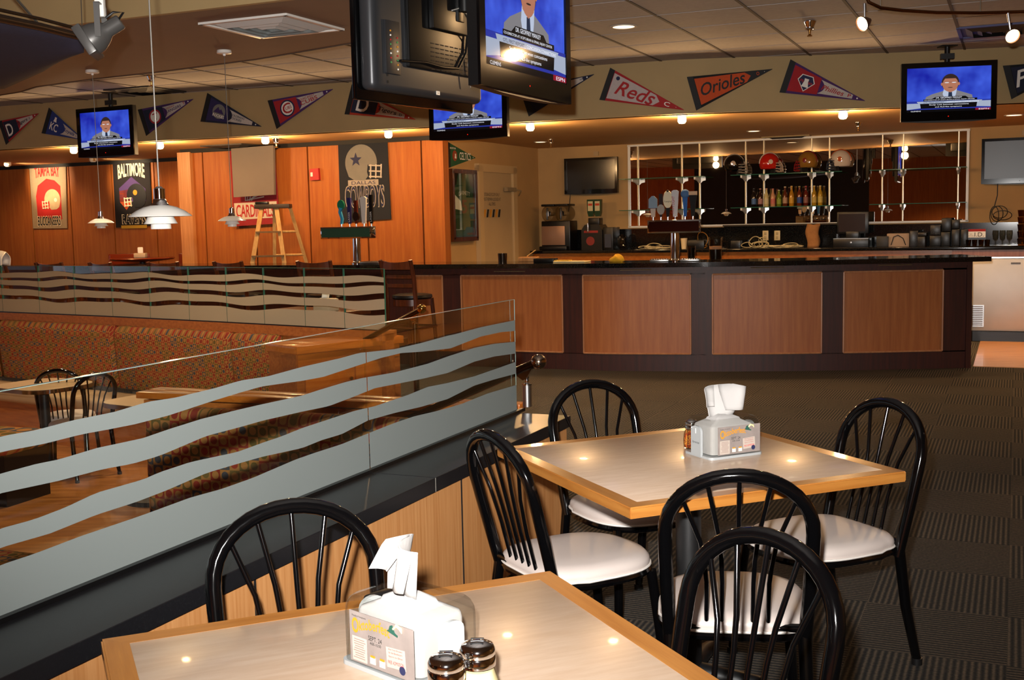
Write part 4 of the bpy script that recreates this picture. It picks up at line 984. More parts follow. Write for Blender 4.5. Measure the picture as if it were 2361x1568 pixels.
# another divider farther left
# tables and chairs of the sunken area
TTOP = mat('beige_tabletop', 'c0a684', 0.3, var=0.05, scale=6, coat=0.2)
def booth_table(label, c, lx, ly, rz):
    t = thing('booth_table', label, 'table', (c.x, c.y, SZ), rz, 'chrome-edged tables in the sunken area')
    def rr(s=1.0, n=8):
        pts = []; x, y, r = lx / 2, ly / 2, min(lx, ly) * 0.32
        for cx_, cy_, a0 in ((x - r, y - r, 0), (-x + r, y - r, 90), (-x + r, -y + r, 180), (x - r, -y + r, 270)):
            for i in range(n + 1): a = R(a0 + 90 * i / n); pts.append((s * (cx_ + r * math.cos(a)), s * (cy_ + r * math.sin(a))))
        return pts
    m = MB(); m.prism(rr(0.985), 0.72, 0.752, (0, 0, 0), (1, 0, 0), (0, 1, 0), (0, 0, 1)); m.build('tabletop', TTOP, t, 40, True)
    m = MB(); k = rr(); m.strip([(x, y, 0.718) for x, y in k + k[:1]], [(x, y, 0.75) for x, y in k + k[:1]], (0, 0, 0.0005)); o = m.build('chrome_edge', CHROME, t, 60, True)
    m = MB(); m.lathe([(0, 0.72), (0.04, 0.72), (0.04, 0.04), (0.22, 0.03), (0.24, 0), (0, 0)], n=24); m.build('pedestal', BLKMAT, t, 40, True)
    return t
q = onz(100, 886, 0.25); d_ = fen(fen_s(100))[1]
booth_table('rounded beige table with chrome edge in front of the left banquette section', Vector((q.x, q.y, 0)), 0.72, 0.62, math.atan2(d_.y, d_.x))
q = onz(322, 922, 0.25); booth_table('beige table with chrome edge left of the wooden divider', Vector((q.x, q.y, 0)) + Vector((0.1, 0, 0)), 0.62, 0.6, math.atan2(d_.y, d_.x))
for px, ang, lab in (((131, 850), 8, 'black hoop-back chair in the sunken area, at the chrome-edged table'), ((222, 858), 52, 'black hoop-back chair in the sunken area, turned sideways beside the first')):
    f = Vector((-math.sin(R(ang)), math.cos(R(ang)), 0)); loc, rz = chair_pose(px, f, SZ); dup(c0, loc, rz, lab, 'hoop-back chairs in the sunken area')
q = onz(30, 1010, -0.02); t = thing('booth_bench', 'pale patterned low bench at the left edge, in front of the round-ended table', 'bench', (q.x - 0.25, q.y + 0.15, SZ), R(-20))
m = MB(); m.box((0, 0, 0.44), (0.75, 0.5, 0.14), bev=0.06, seg=5); m.build('seat_cushion', fabric('pale_bench_fabric', 0.16), t, 50, True)
m = MB(); m.box((0, 0.0, 0.19), (0.7, 0.44, 0.38)); m.build('plinth', BLKMAT, t, 0, True)

# handrails of the stairs
def rail(label, a, b, post_base, ends, hidden_b=False):
    t = thing('handrail', label, 'handrail', post_base); d = (b - a).normalized()
    m = MB(); m.tube([a - d * -0.03, b], 0.021, 14); m.build('rail_tube', BRASS, t)
    m = MB(); m.ball(a, 0.037, 20); m.build('ball_end', BRASSB if 'far' in label else mat('satin_nickel_ball', 'b39f8c', 0.16, 1.0), t)
    m = MB(); m.ball(b, 0.037, 20); m.build('ball_end', BRASSB, t)
    c = a + d * 0.068
    pt = Vector((c.x, c.y, 0))
    top = c.z - 0.085
    m = MB(); m.cyl(Vector((c.x, c.y, post_base.z)), Vector((c.x, c.y, top)), 0.022, 18); m.build('post', BRASS if 'far' in label else STEEL, t)
    m = MB(); m.lathe([(0.024, 0), (0.024, 0.006), (0.01, 0.012), (0.008, 0.03), (0.012, 0.038), (0, 0.042)], (c.x, c.y, top), n=16)
    m.prism([(-0.02, 0.03), (0.0, 0.03), (0.035, 0.066), (-0.055, 0.066)], -0.012, 0.012, (c.x, c.y, top), (-d.x, -d.y, -d.z), ZUP); m.build('saddle_bracket', CHROME if 'near' in label else BRASSB, t)
    return t
pb = onz(1213, 937, KZ); k = 0.44
dirv = (-V - ZUP * k).normalized(); na = ony(1242, 834, pb.y - 0.03)
rail('near handrail with a large ball end, beside the end of the half wall', na, na + dirv * 1.35, Vector((pb.x, pb.y, KZ)), 1)
fa = onz(972, 712, 0.85); fb = ony(655, 888, 9.1)
rail('far bronze handrail with brass ball ends, in front of the cabinet', fa, fb, Vector((fa.x, fa.y, 0)), 1)
# ---------------------------------------------------------------- bar stools
def make_stool(label, group):
    t = thing('bar_stool', label, 'bar stool', (0, 0, 0), 0, group)       # faces +y
    m = MB(); m.lathe([(0, 0.735), (0.19, 0.735), (0.205, 0.75), (0.2, 0.775), (0.15, 0.785), (0, 0.787)], n=28); m.build('round_seat', mat('black_vinyl', '0f0d0d', 0.35), t, 50, True)
    m = MB(); m.lathe([(0.185, 0.67), (0.195, 0.67), (0.195, 0.735), (0.185, 0.735), (0.185, 0.67)], n=28); m.build('seat_apron', DARKP, t, 40, True)
    for sx in (-1, 1):
        m = MB(); m.tube([(sx * 0.185, -0.27, 1.135), (sx * 0.18, -0.215, 0.95), (sx * 0.175, -0.185, 0.72), (sx * 0.19, -0.22, 0.0)], [0.02, 0.022, 0.022, 0.018], 8); m.build('leg', DARKP, t, 40, True)
        m = MB(); m.tube([(sx * 0.14, 0.14, 0.735), (sx * 0.175, 0.19, 0.0)], [0.021, 0.018], 8); m.build('leg', DARKP, t, 40, True)
    def slat(z, hgt, bow, y0):
        mb = MB(); k = [lerp(-0.18, 0.18, i / 8) for i in range(9)]
        top = [(x, y0 - bow * (1 - (x / 0.18) ** 2), z + hgt - (0.02 * (1 - (x / 0.18) ** 2) if hgt > 0.07 else 0)) for x in k]; bot = [(x, y0 - bow * (1 - (x / 0.18) ** 2), z) for x in k]
        mb.strip([Vector(p) for p in top], [Vector(p) for p in bot], (0, 0.018, 0)); mb.build('back_slat', DARKP, t, 40, True)
    slat(1.04, 0.09, 0.03, -0.255); slat(0.95, 0.035, 0.02, -0.22); slat(0.86, 0.035, 0.02, -0.21)
    for z in (0.26, 0.45):
        m = MB()
        for a, b in (((-0.17, 0.17), (0.17, 0.17)), ((-0.18, -0.2), (0.18, -0.2)), ((-0.17, -0.2), (-0.17, 0.17)), ((0.17, -0.2), (0.17, 0.17))): m.tube([(a[0], a[1], z), (b[0], b[1], z)], 0.012, 8)
        m.build('stretcher_ring', DARKP, t, 40, True)
    return t
stools = [((948, 600), 'brown ladder-back bar stool right of the last glass pane, its round black seat in view'), ((750, 603), 'brown bar stool back left of the left beer tower foot'), ((563, 607), 'brown bar stool back below the stepladder'),
          ((408, 609), 'brown bar stool back right of the tall round table'), ((276, 608), 'brown bar stool back in front of the tall round table'), ((150, 607), 'brown bar stool back below the first helmet banner'), ((40, 607), 'brown bar stool back with white cloth hanging beside it')]
s0 = None; SG = 'ladder-back bar stools along the bar'
for (px, py), lab in stools:
    b = bar_at(px, 700); p = b[0] + b[2] * 0.44
    d_ = b[1]; rz = math.atan2(d_.y, d_.x); f = Vector((-math.sin(rz), math.cos(rz), 0))
    n_ = b[2]; q = onp(px, py, p - f * 0.0, n_); q = Vector((q.x, q.y, 0))
    rz += R((-8, 6, -4, 5, -6, 7, -10)[stools.index(((px, py), lab))])
    if s0 is None: s0 = make_stool(lab, SG); s0.location = q; s0.rotation_euler = (0, 0, rz)
    else: dup(s0, q, rz, lab, SG)
# tall round table with napkins, behind the stools
q = ony(328, 594, 14.9)
t = thing('tall_round_table', 'tall round reddish wood table in front of the second helmet banner', 'table', (q.x, q.y, 0))
m = MB(); m.lathe([(0, q.z), (0.4, q.z), (0.41, q.z - 0.012), (0.39, q.z - 0.03), (0, q.z - 0.07)], (q.x, q.y, 0), n=36); m.build('round_top', mat('red_lacquer_wood', '6a2410', 0.2, coat=0.3), t)
m = MB(); m.lathe([(0, q.z - 0.03), (0.04, q.z - 0.06), (0.035, 0.05), (0.27, 0.03), (0.28, 0), (0, 0)], (q.x, q.y, 0), n=20); m.build('pedestal', BLKMAT, t)
qz = q.z
q2 = ony(324, 583, 14.9); t = thing('napkin_dispenser', 'small white napkin box on the tall round table', 'napkin dispenser', (q2.x, q2.y, qz))
m = MB(); m.box((q2.x, q2.y, qz + 0.03), (0.15, 0.11, 0.06), bev=0.01); m.build('box', mat('pale_box', 'b9a890', 0.5), t); m = MB(); m.box((q2.x, q2.y, qz + 0.095), (0.07, 0.03, 0.08), bev=0.012); m.build('napkins', PAPER, t)
for x0, x1, y0, lab in ((250, 345, 586, 'red-brown chair back left behind the tall round table'), (412, 443, 584, 'square red-brown chair back right of the tall round table')):
    a, b = ony(x0, y0, 15.3), ony(x1, y0, 15.3); c = (a + b) / 2; w = (b - a).length
    t = thing('tall_chair', lab, 'chair', (c.x, c.y, 0)); RL = mat('red_lacquer_chair', '7a2c12', 0.25, coat=0.2)
    m = MB(); m.box((c.x, c.y, a.z - 0.09), (w, 0.03, 0.18), bev=0.012); m.build('backrest', RL, t)
    m = MB(); m.box((c.x, c.y - 0.2, 0.72), (w, 0.4, 0.04), bev=0.01); m.build('seat', RL, t)
    for sx in (-1, 1):
        for dy in (0, -0.38):
            m = MB(); m.cyl((c.x + sx * (w / 2 - 0.02), c.y + dy, 0), (c.x + sx * (w / 2 - 0.02), c.y + dy, a.z - 0.02 if dy == 0 else 0.7), 0.016, 8); m.build('leg', RL, t)
q = ony(0, 600, 13.0); t = thing('jacket', 'white cloth draped over the stool at the far left edge', 'cloth', (q.x, q.y, 1.0))
m = MB()
def jf(u, v): return Vector((q.x - 0.08 + 0.16 * u + 0.012 * math.sin(5 * v), q.y - 0.03 + 0.10 * math.cos(math.pi * min(1, max(0, (v - 0.25) * 2))) + 0.01 * math.sin(9 * u), q.z + 0.09 - 0.25 * abs(v - 0.5) * 1.3 + 0.02 * math.sin(3.1 * u)))
m.grid(jf, 10, 12); o = m.build('cloth', WHITE, t, 80); sm = o.modifiers.new('thickness', 'SOLIDIFY'); sm.thickness = 0.006

# wooden stepladder
LADW = wood('ladder_pine', 'a8804a', 'c9a468', 0.6, (16, 16, 0.8))
lt = ony(630, 470, 13.9); lt_z = lt.z
t = thing('stepladder', 'pine stepladder with a dark top board, standing in front of the grey board', 'ladder', (lt.x, lt.y, 0))
DL_ = wm(t)
m = MB(); m.box((0, 0, lt_z - 0.03), (0.42, 0.2, 0.05), bev=0.006); m.build('top_board', mat('worn_dark_board', '2e231b', 0.6, var=0.2, scale=12), t, 40, True)
m = MB(); m.box((-0.13, -0.02, lt_z + 0.01), (0.16, 0.08, 0.04), bev=0.015); m.build('tool', BLACKP, t, 40, True)
ft, rt = [], []
for k, (xt, yt, xb, yb) in enumerate(((-0.13, -0.06, -0.3, -0.45), (0.05, -0.06, 0.22, -0.45))):
    m = MB(); a, b = Vector((xt, yt, lt_z - 0.05)), Vector((xb * 1.35, yb, 0)); dz_ = (b - a).normalized(); m.box((a + b) / 2, (0.05, 0.024, (b - a).length), frame(Vector((1, 0, 0)) - dz_ * dz_.x, dz_.cross(Vector((1, 0, 0))))); m.build('front_rail', LADW, t, 0, True); ft.append((a, b))
for xt, yt, xb, yb in ((0.0, 0.06, -0.12, 0.5), (0.19, 0.06, 0.42, 0.5)):
    m = MB(); a, b = Vector((xt, yt, lt_z - 0.05)), Vector((xb * 1.3, yb, 0)); dz_ = (b - a).normalized(); m.box((a + b) / 2, (0.04, 0.022, (b - a).length), frame(Vector((1, 0, 0)) - dz_ * dz_.x, dz_.cross(Vector((1, 0, 0))))); m.build('rear_rail', LADW, t, 0, True); rt.append((a, b))
for k in range(1, 6):
    f_ = k / 6.0
    p0, p1 = lerp(ft[0][0], ft[0][1], f_), lerp(ft[1][0], ft[1][1], f_)
    m = MB(); m.box((p0 + p1) / 2, ((p1 - p0).length + 0.03, 0.1, 0.02)); m.build('tread', mat('worn_tread', '6a5234', 0.7, var=0.2), t, 0, True)
    p0, p1 = lerp(rt[0][0], rt[0][1], f_), lerp(rt[1][0], rt[1][1], f_)
    m = MB(); m.tube([p0, p1], 0.014, 8); m.build('rear_rung', LADW, t, 40, True)

# ---------------------------------------------------------------- wall hangings
def plane_pts(px, fn): return [fn(x, y) for x, y in px]
def hang(name, label, cat, px, base, m_, th=0.012, group=None):
    """a flat hanging built on the plane through base=(point, right, normal)"""
    o, ax, n = base; pts = [onp(x, y, o, n) for x, y in px]; c = sum(pts, Vector()) / len(pts)
    t = thing(name, label, cat, c, 0, group)
    q = [((p - c).dot(ax), p.z - c.z) for p in pts]
    m = MB(); m.prism(q, -th / 2, th / 2, c, ax, ZUP, n); body = m.build('cloth' if cat == 'banner' else 'panel', m_, t); return t, c, ax, n, q
PW = (P(UP_ - 0.02, 0), V, -U); LW = (P(UL - 0.02, 0), V, -U); AW = (P(0, -6.2), U, V)
FELT = lambda n_, c_: mat(n_, c_, 0.9, var=0.06, scale=60)
# grey board in front of a red and white banner, on the panelled wall
t, c, ax, n, q = hang('cloth_banner', 'red and white banner mostly hidden behind the grey board', 'banner', [(530, 348), (632, 338), (645, 515), (540, 522)], (P(UP_ - 0.05, 0), V, -U), FELT('red_banner', '8e2028'), 0.012)
X0, Z0 = q[3]; w = q[2][0] - q[3][0]
m = MB(); m.prism([(q[3][0] + 0.03, Z0 + 0.08), (q[2][0] - 0.02, Z0 + 0.1), (q[2][0] - 0.03, Z0 + 0.3), (q[3][0] + 0.02, Z0 + 0.29)], 0.007, 0.009, c, ax, ZUP, n); m.build('white_band', mat('white_felt', 'c2b8a8', 0.9), t)
text(t, 'lettering', 'CARDINALS', c + ax * (X0 + 0.05) + ZUP * (Z0 + 0.11) + n * 0.0095, ax, ZUP, w - 0.12, 0.16, REDI, 0.001, bold=0.02)
m = MB()
for k in range(4): m.tube([c + ax * (X0 + 0.22 + 0.04 * k) + ZUP * (Z0 + 0.55 - 0.06 * k) + n * 0.012, c + ax * (X0 + 0.2 + 0.03 * k) + ZUP * (Z0 + 0.32) + n * 0.012, c + ax * (X0 + 0.48) + ZUP * (Z0 + 0.36 + 0.05 * k) + n * 0.012], 0.008, 6)
m.build('helmet_print', mat('pale_print', 'c9c0b6', 0.8), t)
t, c, ax, n, q = hang('grey_board', 'large plain grey board hanging in front of the red banner above the stepladder', 'board', [(535, 343), (632, 335), (634, 449), (541, 455)], (P(UP_ - 0.16, 0), V, -U), mat('grey_board_paint', '6f665f', 0.8, var=0.03, scale=3), 0.04)
m = MB(); m.tube([c + ax * q[0][0] + ZUP * q[0][1], c + ax * q[1][0] + ZUP * q[1][1]], 0.012, 8); m.build('top_rod', BLACKP, t)
m = MB()
for k in (1, 0): m.tube([c + ax * (q[k][0] * 0.98) + ZUP * (q[k][1] - 0.05) + U * 0.02, c + ax * (q[k][0] * 0.98) + ZUP * q[k][1] + U * 0.14], 0.012, 6)
m.build('hanger', BLACKP, t)
# helmet banners
def helmet2d(t, c, ax, n, cx_, cz_, r, shell, bar_, flip=1, d=0.008):
    m = MB(); pts = []
    for i in range(22):
        a = math.pi * (1.14 - 1.16 * i / 21); pts.append((cx_ + flip * r * math.cos(a), cz_ + r * math.sin(a)))
    pts += [(cx_ + flip * r * x, cz_ + r * z) for x, z in ((0.9, -0.12), (0.42, -0.1), (0.36, -0.5), (0.42, -0.72), (0.2, -0.95), (-0.45, -0.92), (-0.8, -0.72))]
    m.prism(pts if flip > 0 else pts[::-1], d, d + 0.002, c, ax, ZUP, n); m.build('helmet_print', shell, t)
    m = MB()
    for k in range(3):
        z = cz_ - r * (0.15 + 0.3 * k)
        m.tube([c + ax * (cx_ + flip * r * 0.5) + ZUP * z + n * (d + 0.004), c + ax * (cx_ + flip * r * 1.28) + ZUP * (z - r * 0.05) + n * (d + 0.004)], r * 0.045, 6)
    for x in (0.62, 0.95, 1.27): m.tube([c + ax * (cx_ + flip * r * x) + ZUP * (cz_ - r * 0.1) + n * (d + 0.004), c + ax * (cx_ + flip * r * (x - 0.05)) + ZUP * (cz_ - r * 0.85) + n * (d + 0.004)], r * 0.045, 6)
    m.build('face_guard_print', bar_, t)
t, c, ax, n, q = hang('cloth_banner', 'dark banner with a silver star helmet behind the left beer tower', 'banner', [(780, 332), (893, 322), (902, 505), (786, 513)], PW, FELT('navy_banner', '171c26'), 0.012)
sil = mat('silver_print', '74736e', 0.8, var=0.1, scale=6)
helmet2d(t, c, ax, n, -0.03, 0.22, 0.22, sil, mat('grey_print', 'b5aea4', 0.8), 1)
m = MB(); st_ = []
for i in range(10): a = math.pi / 2 + math.pi * i / 5; r_ = 0.085 if i % 2 == 0 else 0.035; st_.append((-0.1 + r_ * math.cos(a), 0.26 + r_ * math.sin(a)))
m.prism(st_, 0.011, 0.013, c, ax, ZUP, n); m.build('star_print', BLUEI, t)
m = MB(); m.prism([(-0.22, -0.05), (0.2, -0.05), (0.2, 0.02), (-0.22, 0.02)], 0.007, 0.009, c, ax, ZUP, n); m.build('ribbon_print', mat('grey_ribbon', '9b938a', 0.8), t)
text(t, 'lettering', 'DALLAS', c + ax * -0.17 + ZUP * -0.035 + n * 0.0095, ax, ZUP, 0.33, 0.04, BLUEI, 0.001)
text(t, 'lettering', 'COWBOYS', c + ax * -0.272 + ZUP * -0.315 + n * 0.0075, ax, ZUP, 0.55, 0.27, mat('silver_outline', 'a39a8d', 0.8), 0.001, bold=0.03)
text(t, 'lettering', 'COWBOYS', c + ax * -0.262 + ZUP * -0.305 + n * 0.009, ax, ZUP, 0.53, 0.25, BLUEI, 0.001)
t, c, ax, n, q = hang('cloth_banner', 'red helmet banner, leftmost on the wood wall under a spotlight', 'banner', [(68, 383), (152, 382), (155, 526), (77, 527)], LW, FELT('grey_red_banner', 'a08c70'), 0.014)
def swoosh(mt, pts, nm='print'):
    mb = MB(); mb.prism(pts, 0.0075, 0.0095, c, ax, ZUP, n); mb.build(nm, mt, t)
RD = mat('bright_red_felt', 'b8211f', 0.85, var=0.1, scale=8)
swoosh(RD, [(-0.24, -0.3), (0.25, -0.34), (0.25, 0.16), (0.14, 0.25), (-0.02, 0.28), (-0.2, 0.18), (-0.25, 0.02)], 'red_field')
helmet2d(t, c, ax, n, 0.08, -0.04, 0.16, mat('pewter_print', 'b49c78', 0.8, var=0.15, scale=7), mat('bone_print', 'e8d8b8', 0.8), -1, 0.011)
swoosh(mat('flag_red', 'a01818', 0.8), [(0.08, 0.02), (0.2, 0.0), (0.2, -0.1), (0.09, -0.1)], 'flag_print'); 
m = MB(); m.lathe([(0, 0), (0.03, 0)], c + ax * 0.145 + ZUP * -0.045 + n * 0.0155, frame(ax, ZUP), 16); m.build('emblem_print', mat('bone_print', 'e8d8b8', 0.8), t)
text(t, 'lettering', 'TAMPA BAY', c + ax * -0.25 + ZUP * 0.29 + n * 0.0075, ax, ZUP, 0.5, 0.17, mat('red_letter', 'c22824', 0.8), 0.001, bold=0.03, curve=0.03)
text(t, 'lettering', 'BUCCANEERS', c + ax * -0.24 + ZUP * -0.43 + n * 0.0135, ax, ZUP, 0.46, 0.14, BLACKL, 0.001, 0.1, bold=0.02)
text(t, 'lettering', 'BUCCANEERS', c + ax * -0.25 + ZUP * -0.44 + n * 0.012, ax, ZUP, 0.48, 0.16, mat('bone_print', 'e8d8b8', 0.8), 0.001, 0.1, bold=0.05)
t, c, ax, n, q = hang('cloth_banner', 'purple and black helmet banner on the wood wall behind the large pendant', 'banner', [(260, 376), (345, 374), (352, 520), (268, 525)], LW, FELT('black_banner', '1a1518'), 0.014)
swoosh(mat('purple_felt', '4a3468', 0.85), [(-0.24, 0.1), (0.0, 0.26), (0.25, 0.08), (0.25, -0.1), (-0.24, -0.1)], 'purple_field')
swoosh(mat('orange_felt', 'b4481c', 0.85), [(-0.24, 0.06), (-0.05, 0.08), (-0.03, -0.12), (-0.12, -0.22), (-0.24, -0.1)], 'ball_print')
helmet2d(t, c, ax, n, 0.08, -0.02, 0.18, mat('black_shell_print', '0d0b10', 0.6), mat('bone_print', 'e8d8b8', 0.8), -1, 0.011)
m = MB(); m.lathe([(0, 0), (0.04, 0)], c + ax * 0.06 + ZUP * 0.03 + n * 0.0155, frame(ax, ZUP), 12); m.build('emblem_print', GOLDI, t)
text(t, 'lettering', 'BALTIMORE', c + ax * -0.25 + ZUP * 0.23 + n * 0.0075, ax, ZUP, 0.5, 0.21, mat('bone_print', 'e8d8b8', 0.8), 0.001, bold=0.03, curve=0.04)
text(t, 'lettering', 'RAVENS', c + ax * -0.2 + ZUP * -0.42 + n * 0.0155, ax, ZUP, 0.42, 0.13, BLACKL, 0.001, bold=0.02)
text(t, 'lettering', 'RAVENS', c + ax * -0.215 + ZUP * -0.43 + n * 0.013, ax, ZUP, 0.45, 0.15, mat('bone_print', 'e8d8b8', 0.8), 0.001, bold=0.05)
swoosh(mat('gold_fringe', 'c79a2c', 0.8), [(-0.24, -0.49), (0.24, -0.49), (0.24, -0.445), (-0.24, -0.445)], 'gold_hem')
# spotlights on these two banners, from small heads on the low ceiling
for px, lab in ((112, 'small spotlight head aimed at the leftmost red helmet banner'), (305, 'small spotlight head aimed at the purple helmet banner')):
    w_ = onu(px, 440, UL - 0.03); q = Vector((w_.x, w_.y, 0)) - U * 0.75 + ZUP * (LZ - 0.01)
    t = thing('spotlight', lab, 'spotlight', q)
    m = MB(); m.lathe([(0, 0.01), (0.05, 0.01), (0.05, -0.03), (0.03, -0.05), (0, -0.05)], q, n=20); m.build('housing', WHITE, t)
    lamp('banner_spot', 'SPOT', q - ZUP * 0.07, 85, (1, 0.72, 0.42), 0.03, w_ + ZUP * 0.2, 70, 0.7)
# fire alarm pull station
t, c, ax, n, q = hang('fire_alarm', 'small red fire alarm box on the panelled wall', 'fire alarm', [(716, 390), (736, 388), (738, 415), (718, 416)], PW, mat('alarm_red', 'b01e22', 0.4), 0.05)
m = MB(); m.box(c + ax * -0.035 + n * 0.027 + ZUP * 0.0, (0.03, 0.006, 0.05), frame(ax, n)); m.build('white_mark', WHITE, t)
# alcove: pennant, framed jersey, door
JW = AW
t, c, ax, n, q = hang('framed_jersey', 'narrow glazed frame holding a green jersey, on the alcove wall', 'framed jersey', [(1037, 394), (1090, 398), (1092, 550), (1041, 551)], AW, mat('jersey_backing', '14100e', 0.5), 0.03)
xs = [p[0] for p in q]; zs = [p[1] for p in q]; xl, xr = min(xs), max(xs); zb, zt = min(zs), max(zs)
m = MB()
for z in (zb, zt): m.box(c + ZUP * z + n * 0.02, (xr - xl + 0.05, 0.06, 0.05), frame(ax, n))
for x in (xl, xr): m.box(c + ax * x + ZUP * (zb + zt) / 2 + n * 0.02, (0.05, 0.06, zt - zb), frame(ax, n))
m.build('frame', wood('frame_wood', '3a1a0c', '5c3018', 0.25), t)
W_ = xr - xl; H_ = zt - zb
m = MB(); jp = [(-0.28, -0.46), (0.28, -0.46), (0.33, 0.05), (0.36, 0.25), (0.24, 0.3), (0.17, 0.45), (0.07, 0.45), (0.0, 0.3), (-0.07, 0.45), (-0.17, 0.45), (-0.24, 0.3), (-0.36, 0.25), (-0.33, 0.05)]
m.prism([(x * W_ * 1.2, z * H_) for x, z in jp], 0.016, 0.028, c, ax, ZUP, n); m.build('jersey', mat('green_jersey', '1f4a32', 0.7, var=0.15, scale=10), t)
text(t, 'lettering', 'GARNETT', c + ax * (-0.24 * W_) + ZUP * 0.13 * H_ + n * 0.029, ax, ZUP, 0.5 * W_, 0.06 * H_, WHITEI, 0.001, curve=0.02)
text(t, 'lettering', '5', c + ax * (-0.12 * W_) + ZUP * -0.12 * H_ + n * 0.029, ax, ZUP, 0.25 * W_, 0.2 * H_, mat('jersey_number', '6a2a20', 0.7), 0.001, bold=0.02)
m = MB(); m.prism([(-0.45 * W_, -0.05 * H_), (-0.1 * W_, -0.08 * H_), (-0.16 * W_, 0.06 * H_), (-0.42 * W_, 0.16 * H_)], 0.03, 0.034, c, ax, ZUP, n); m.build('white_patch', WHITEI, t)
m = MB(); m.box(c + ZUP * (zb + zt) / 2 + n * 0.045, (W_ - 0.04, 0.004, H_ - 0.04), frame(ax, n)); m.build('glazing', GLASS, t)
# door in the alcove wall
dpts = [onv(x, y, -6.2) for x, y in ((1106, 386), (1193, 388), (1180, 610), (1122, 610))]
u0, u1 = onv(1106, 500, -6.2).dot(U), onv(1187, 500, -6.2).dot(U)
dz = onv(1150, 385, -6.2).z
m = MB(); m.box(P((u0 + u1) / 2 - 0.04, -6.205, dz / 2), (u1 - u0 - 0.2, 0.05, dz - 0.1), frame(U, ZUP.cross(U))); 
dm = mat('door_cream', 'b49a72', 0.5, var=0.03, scale=3)
d1 = struct(m, 'door_1', dm)
m = MB()
for u_ in (u0, u1 - 0.04): m.box(P(u_ - 0.02, -6.2, dz / 2), (0.12, 0.09, dz), frame(U, ZUP.cross(U)))
m.box(P((u0 + u1) / 2 - 0.04, -6.2, dz - 0.03), (u1 - u0 + 0.08, 0.09, 0.1), frame(U, ZUP.cross(U))); struct(m, 'trim_6', mat('door_frame_tan', 'c0a274', 0.5))
q = onv(1115, 492, -6.17); m = MB()
ln = (onv(1155, 490, -6.17) - q).length
for k in range(6): m.prism([(k * ln / 6, -0.05), (k * ln / 6 + ln / 12, -0.05), (k * ln / 6 + ln / 12 + 0.03, 0.05), (k * ln / 6 + 0.03, 0.05)], 0, 0.003, q, U, ZUP, V, k % 2)
hz = thing('door_sign', 'black and yellow striped sticker with small print on the alcove door', 'sign', q)
m.build('hazard_stripes', [GOLDI, BLACKL], hz)
text(hz, 'lettering', 'STORAGE ROOM ONLY\nMUST REMAIN LOCKED AT\nALL TIMES', q + ZUP * 0.1, U, ZUP, ln, 0.16, mat('sign_grey', '6a5a44', 0.7), 0.002)
q = onv(1172, 437, -6.17); t = thing('door_closer', 'small metal door closer arm at the top of the alcove door', 'door closer', q)
m = MB(); m.box(q + V * 0.03, (0.3, 0.05, 0.05), frame(U, ZUP.cross(U))); m.build('closer_body', mat('dull_closer_metal', '8a7656', 0.5), t)
m = MB(); m.tube([q + V * 0.05 + U * 0.1, q + V * 0.1 + U * 0.2 - ZUP * 0.02, q + U * 0.3 + V * 0.02 - ZUP * 0.08], 0.01, 6); m.build('arm', mat('dull_closer_metal', '8a7656', 0.5), t)

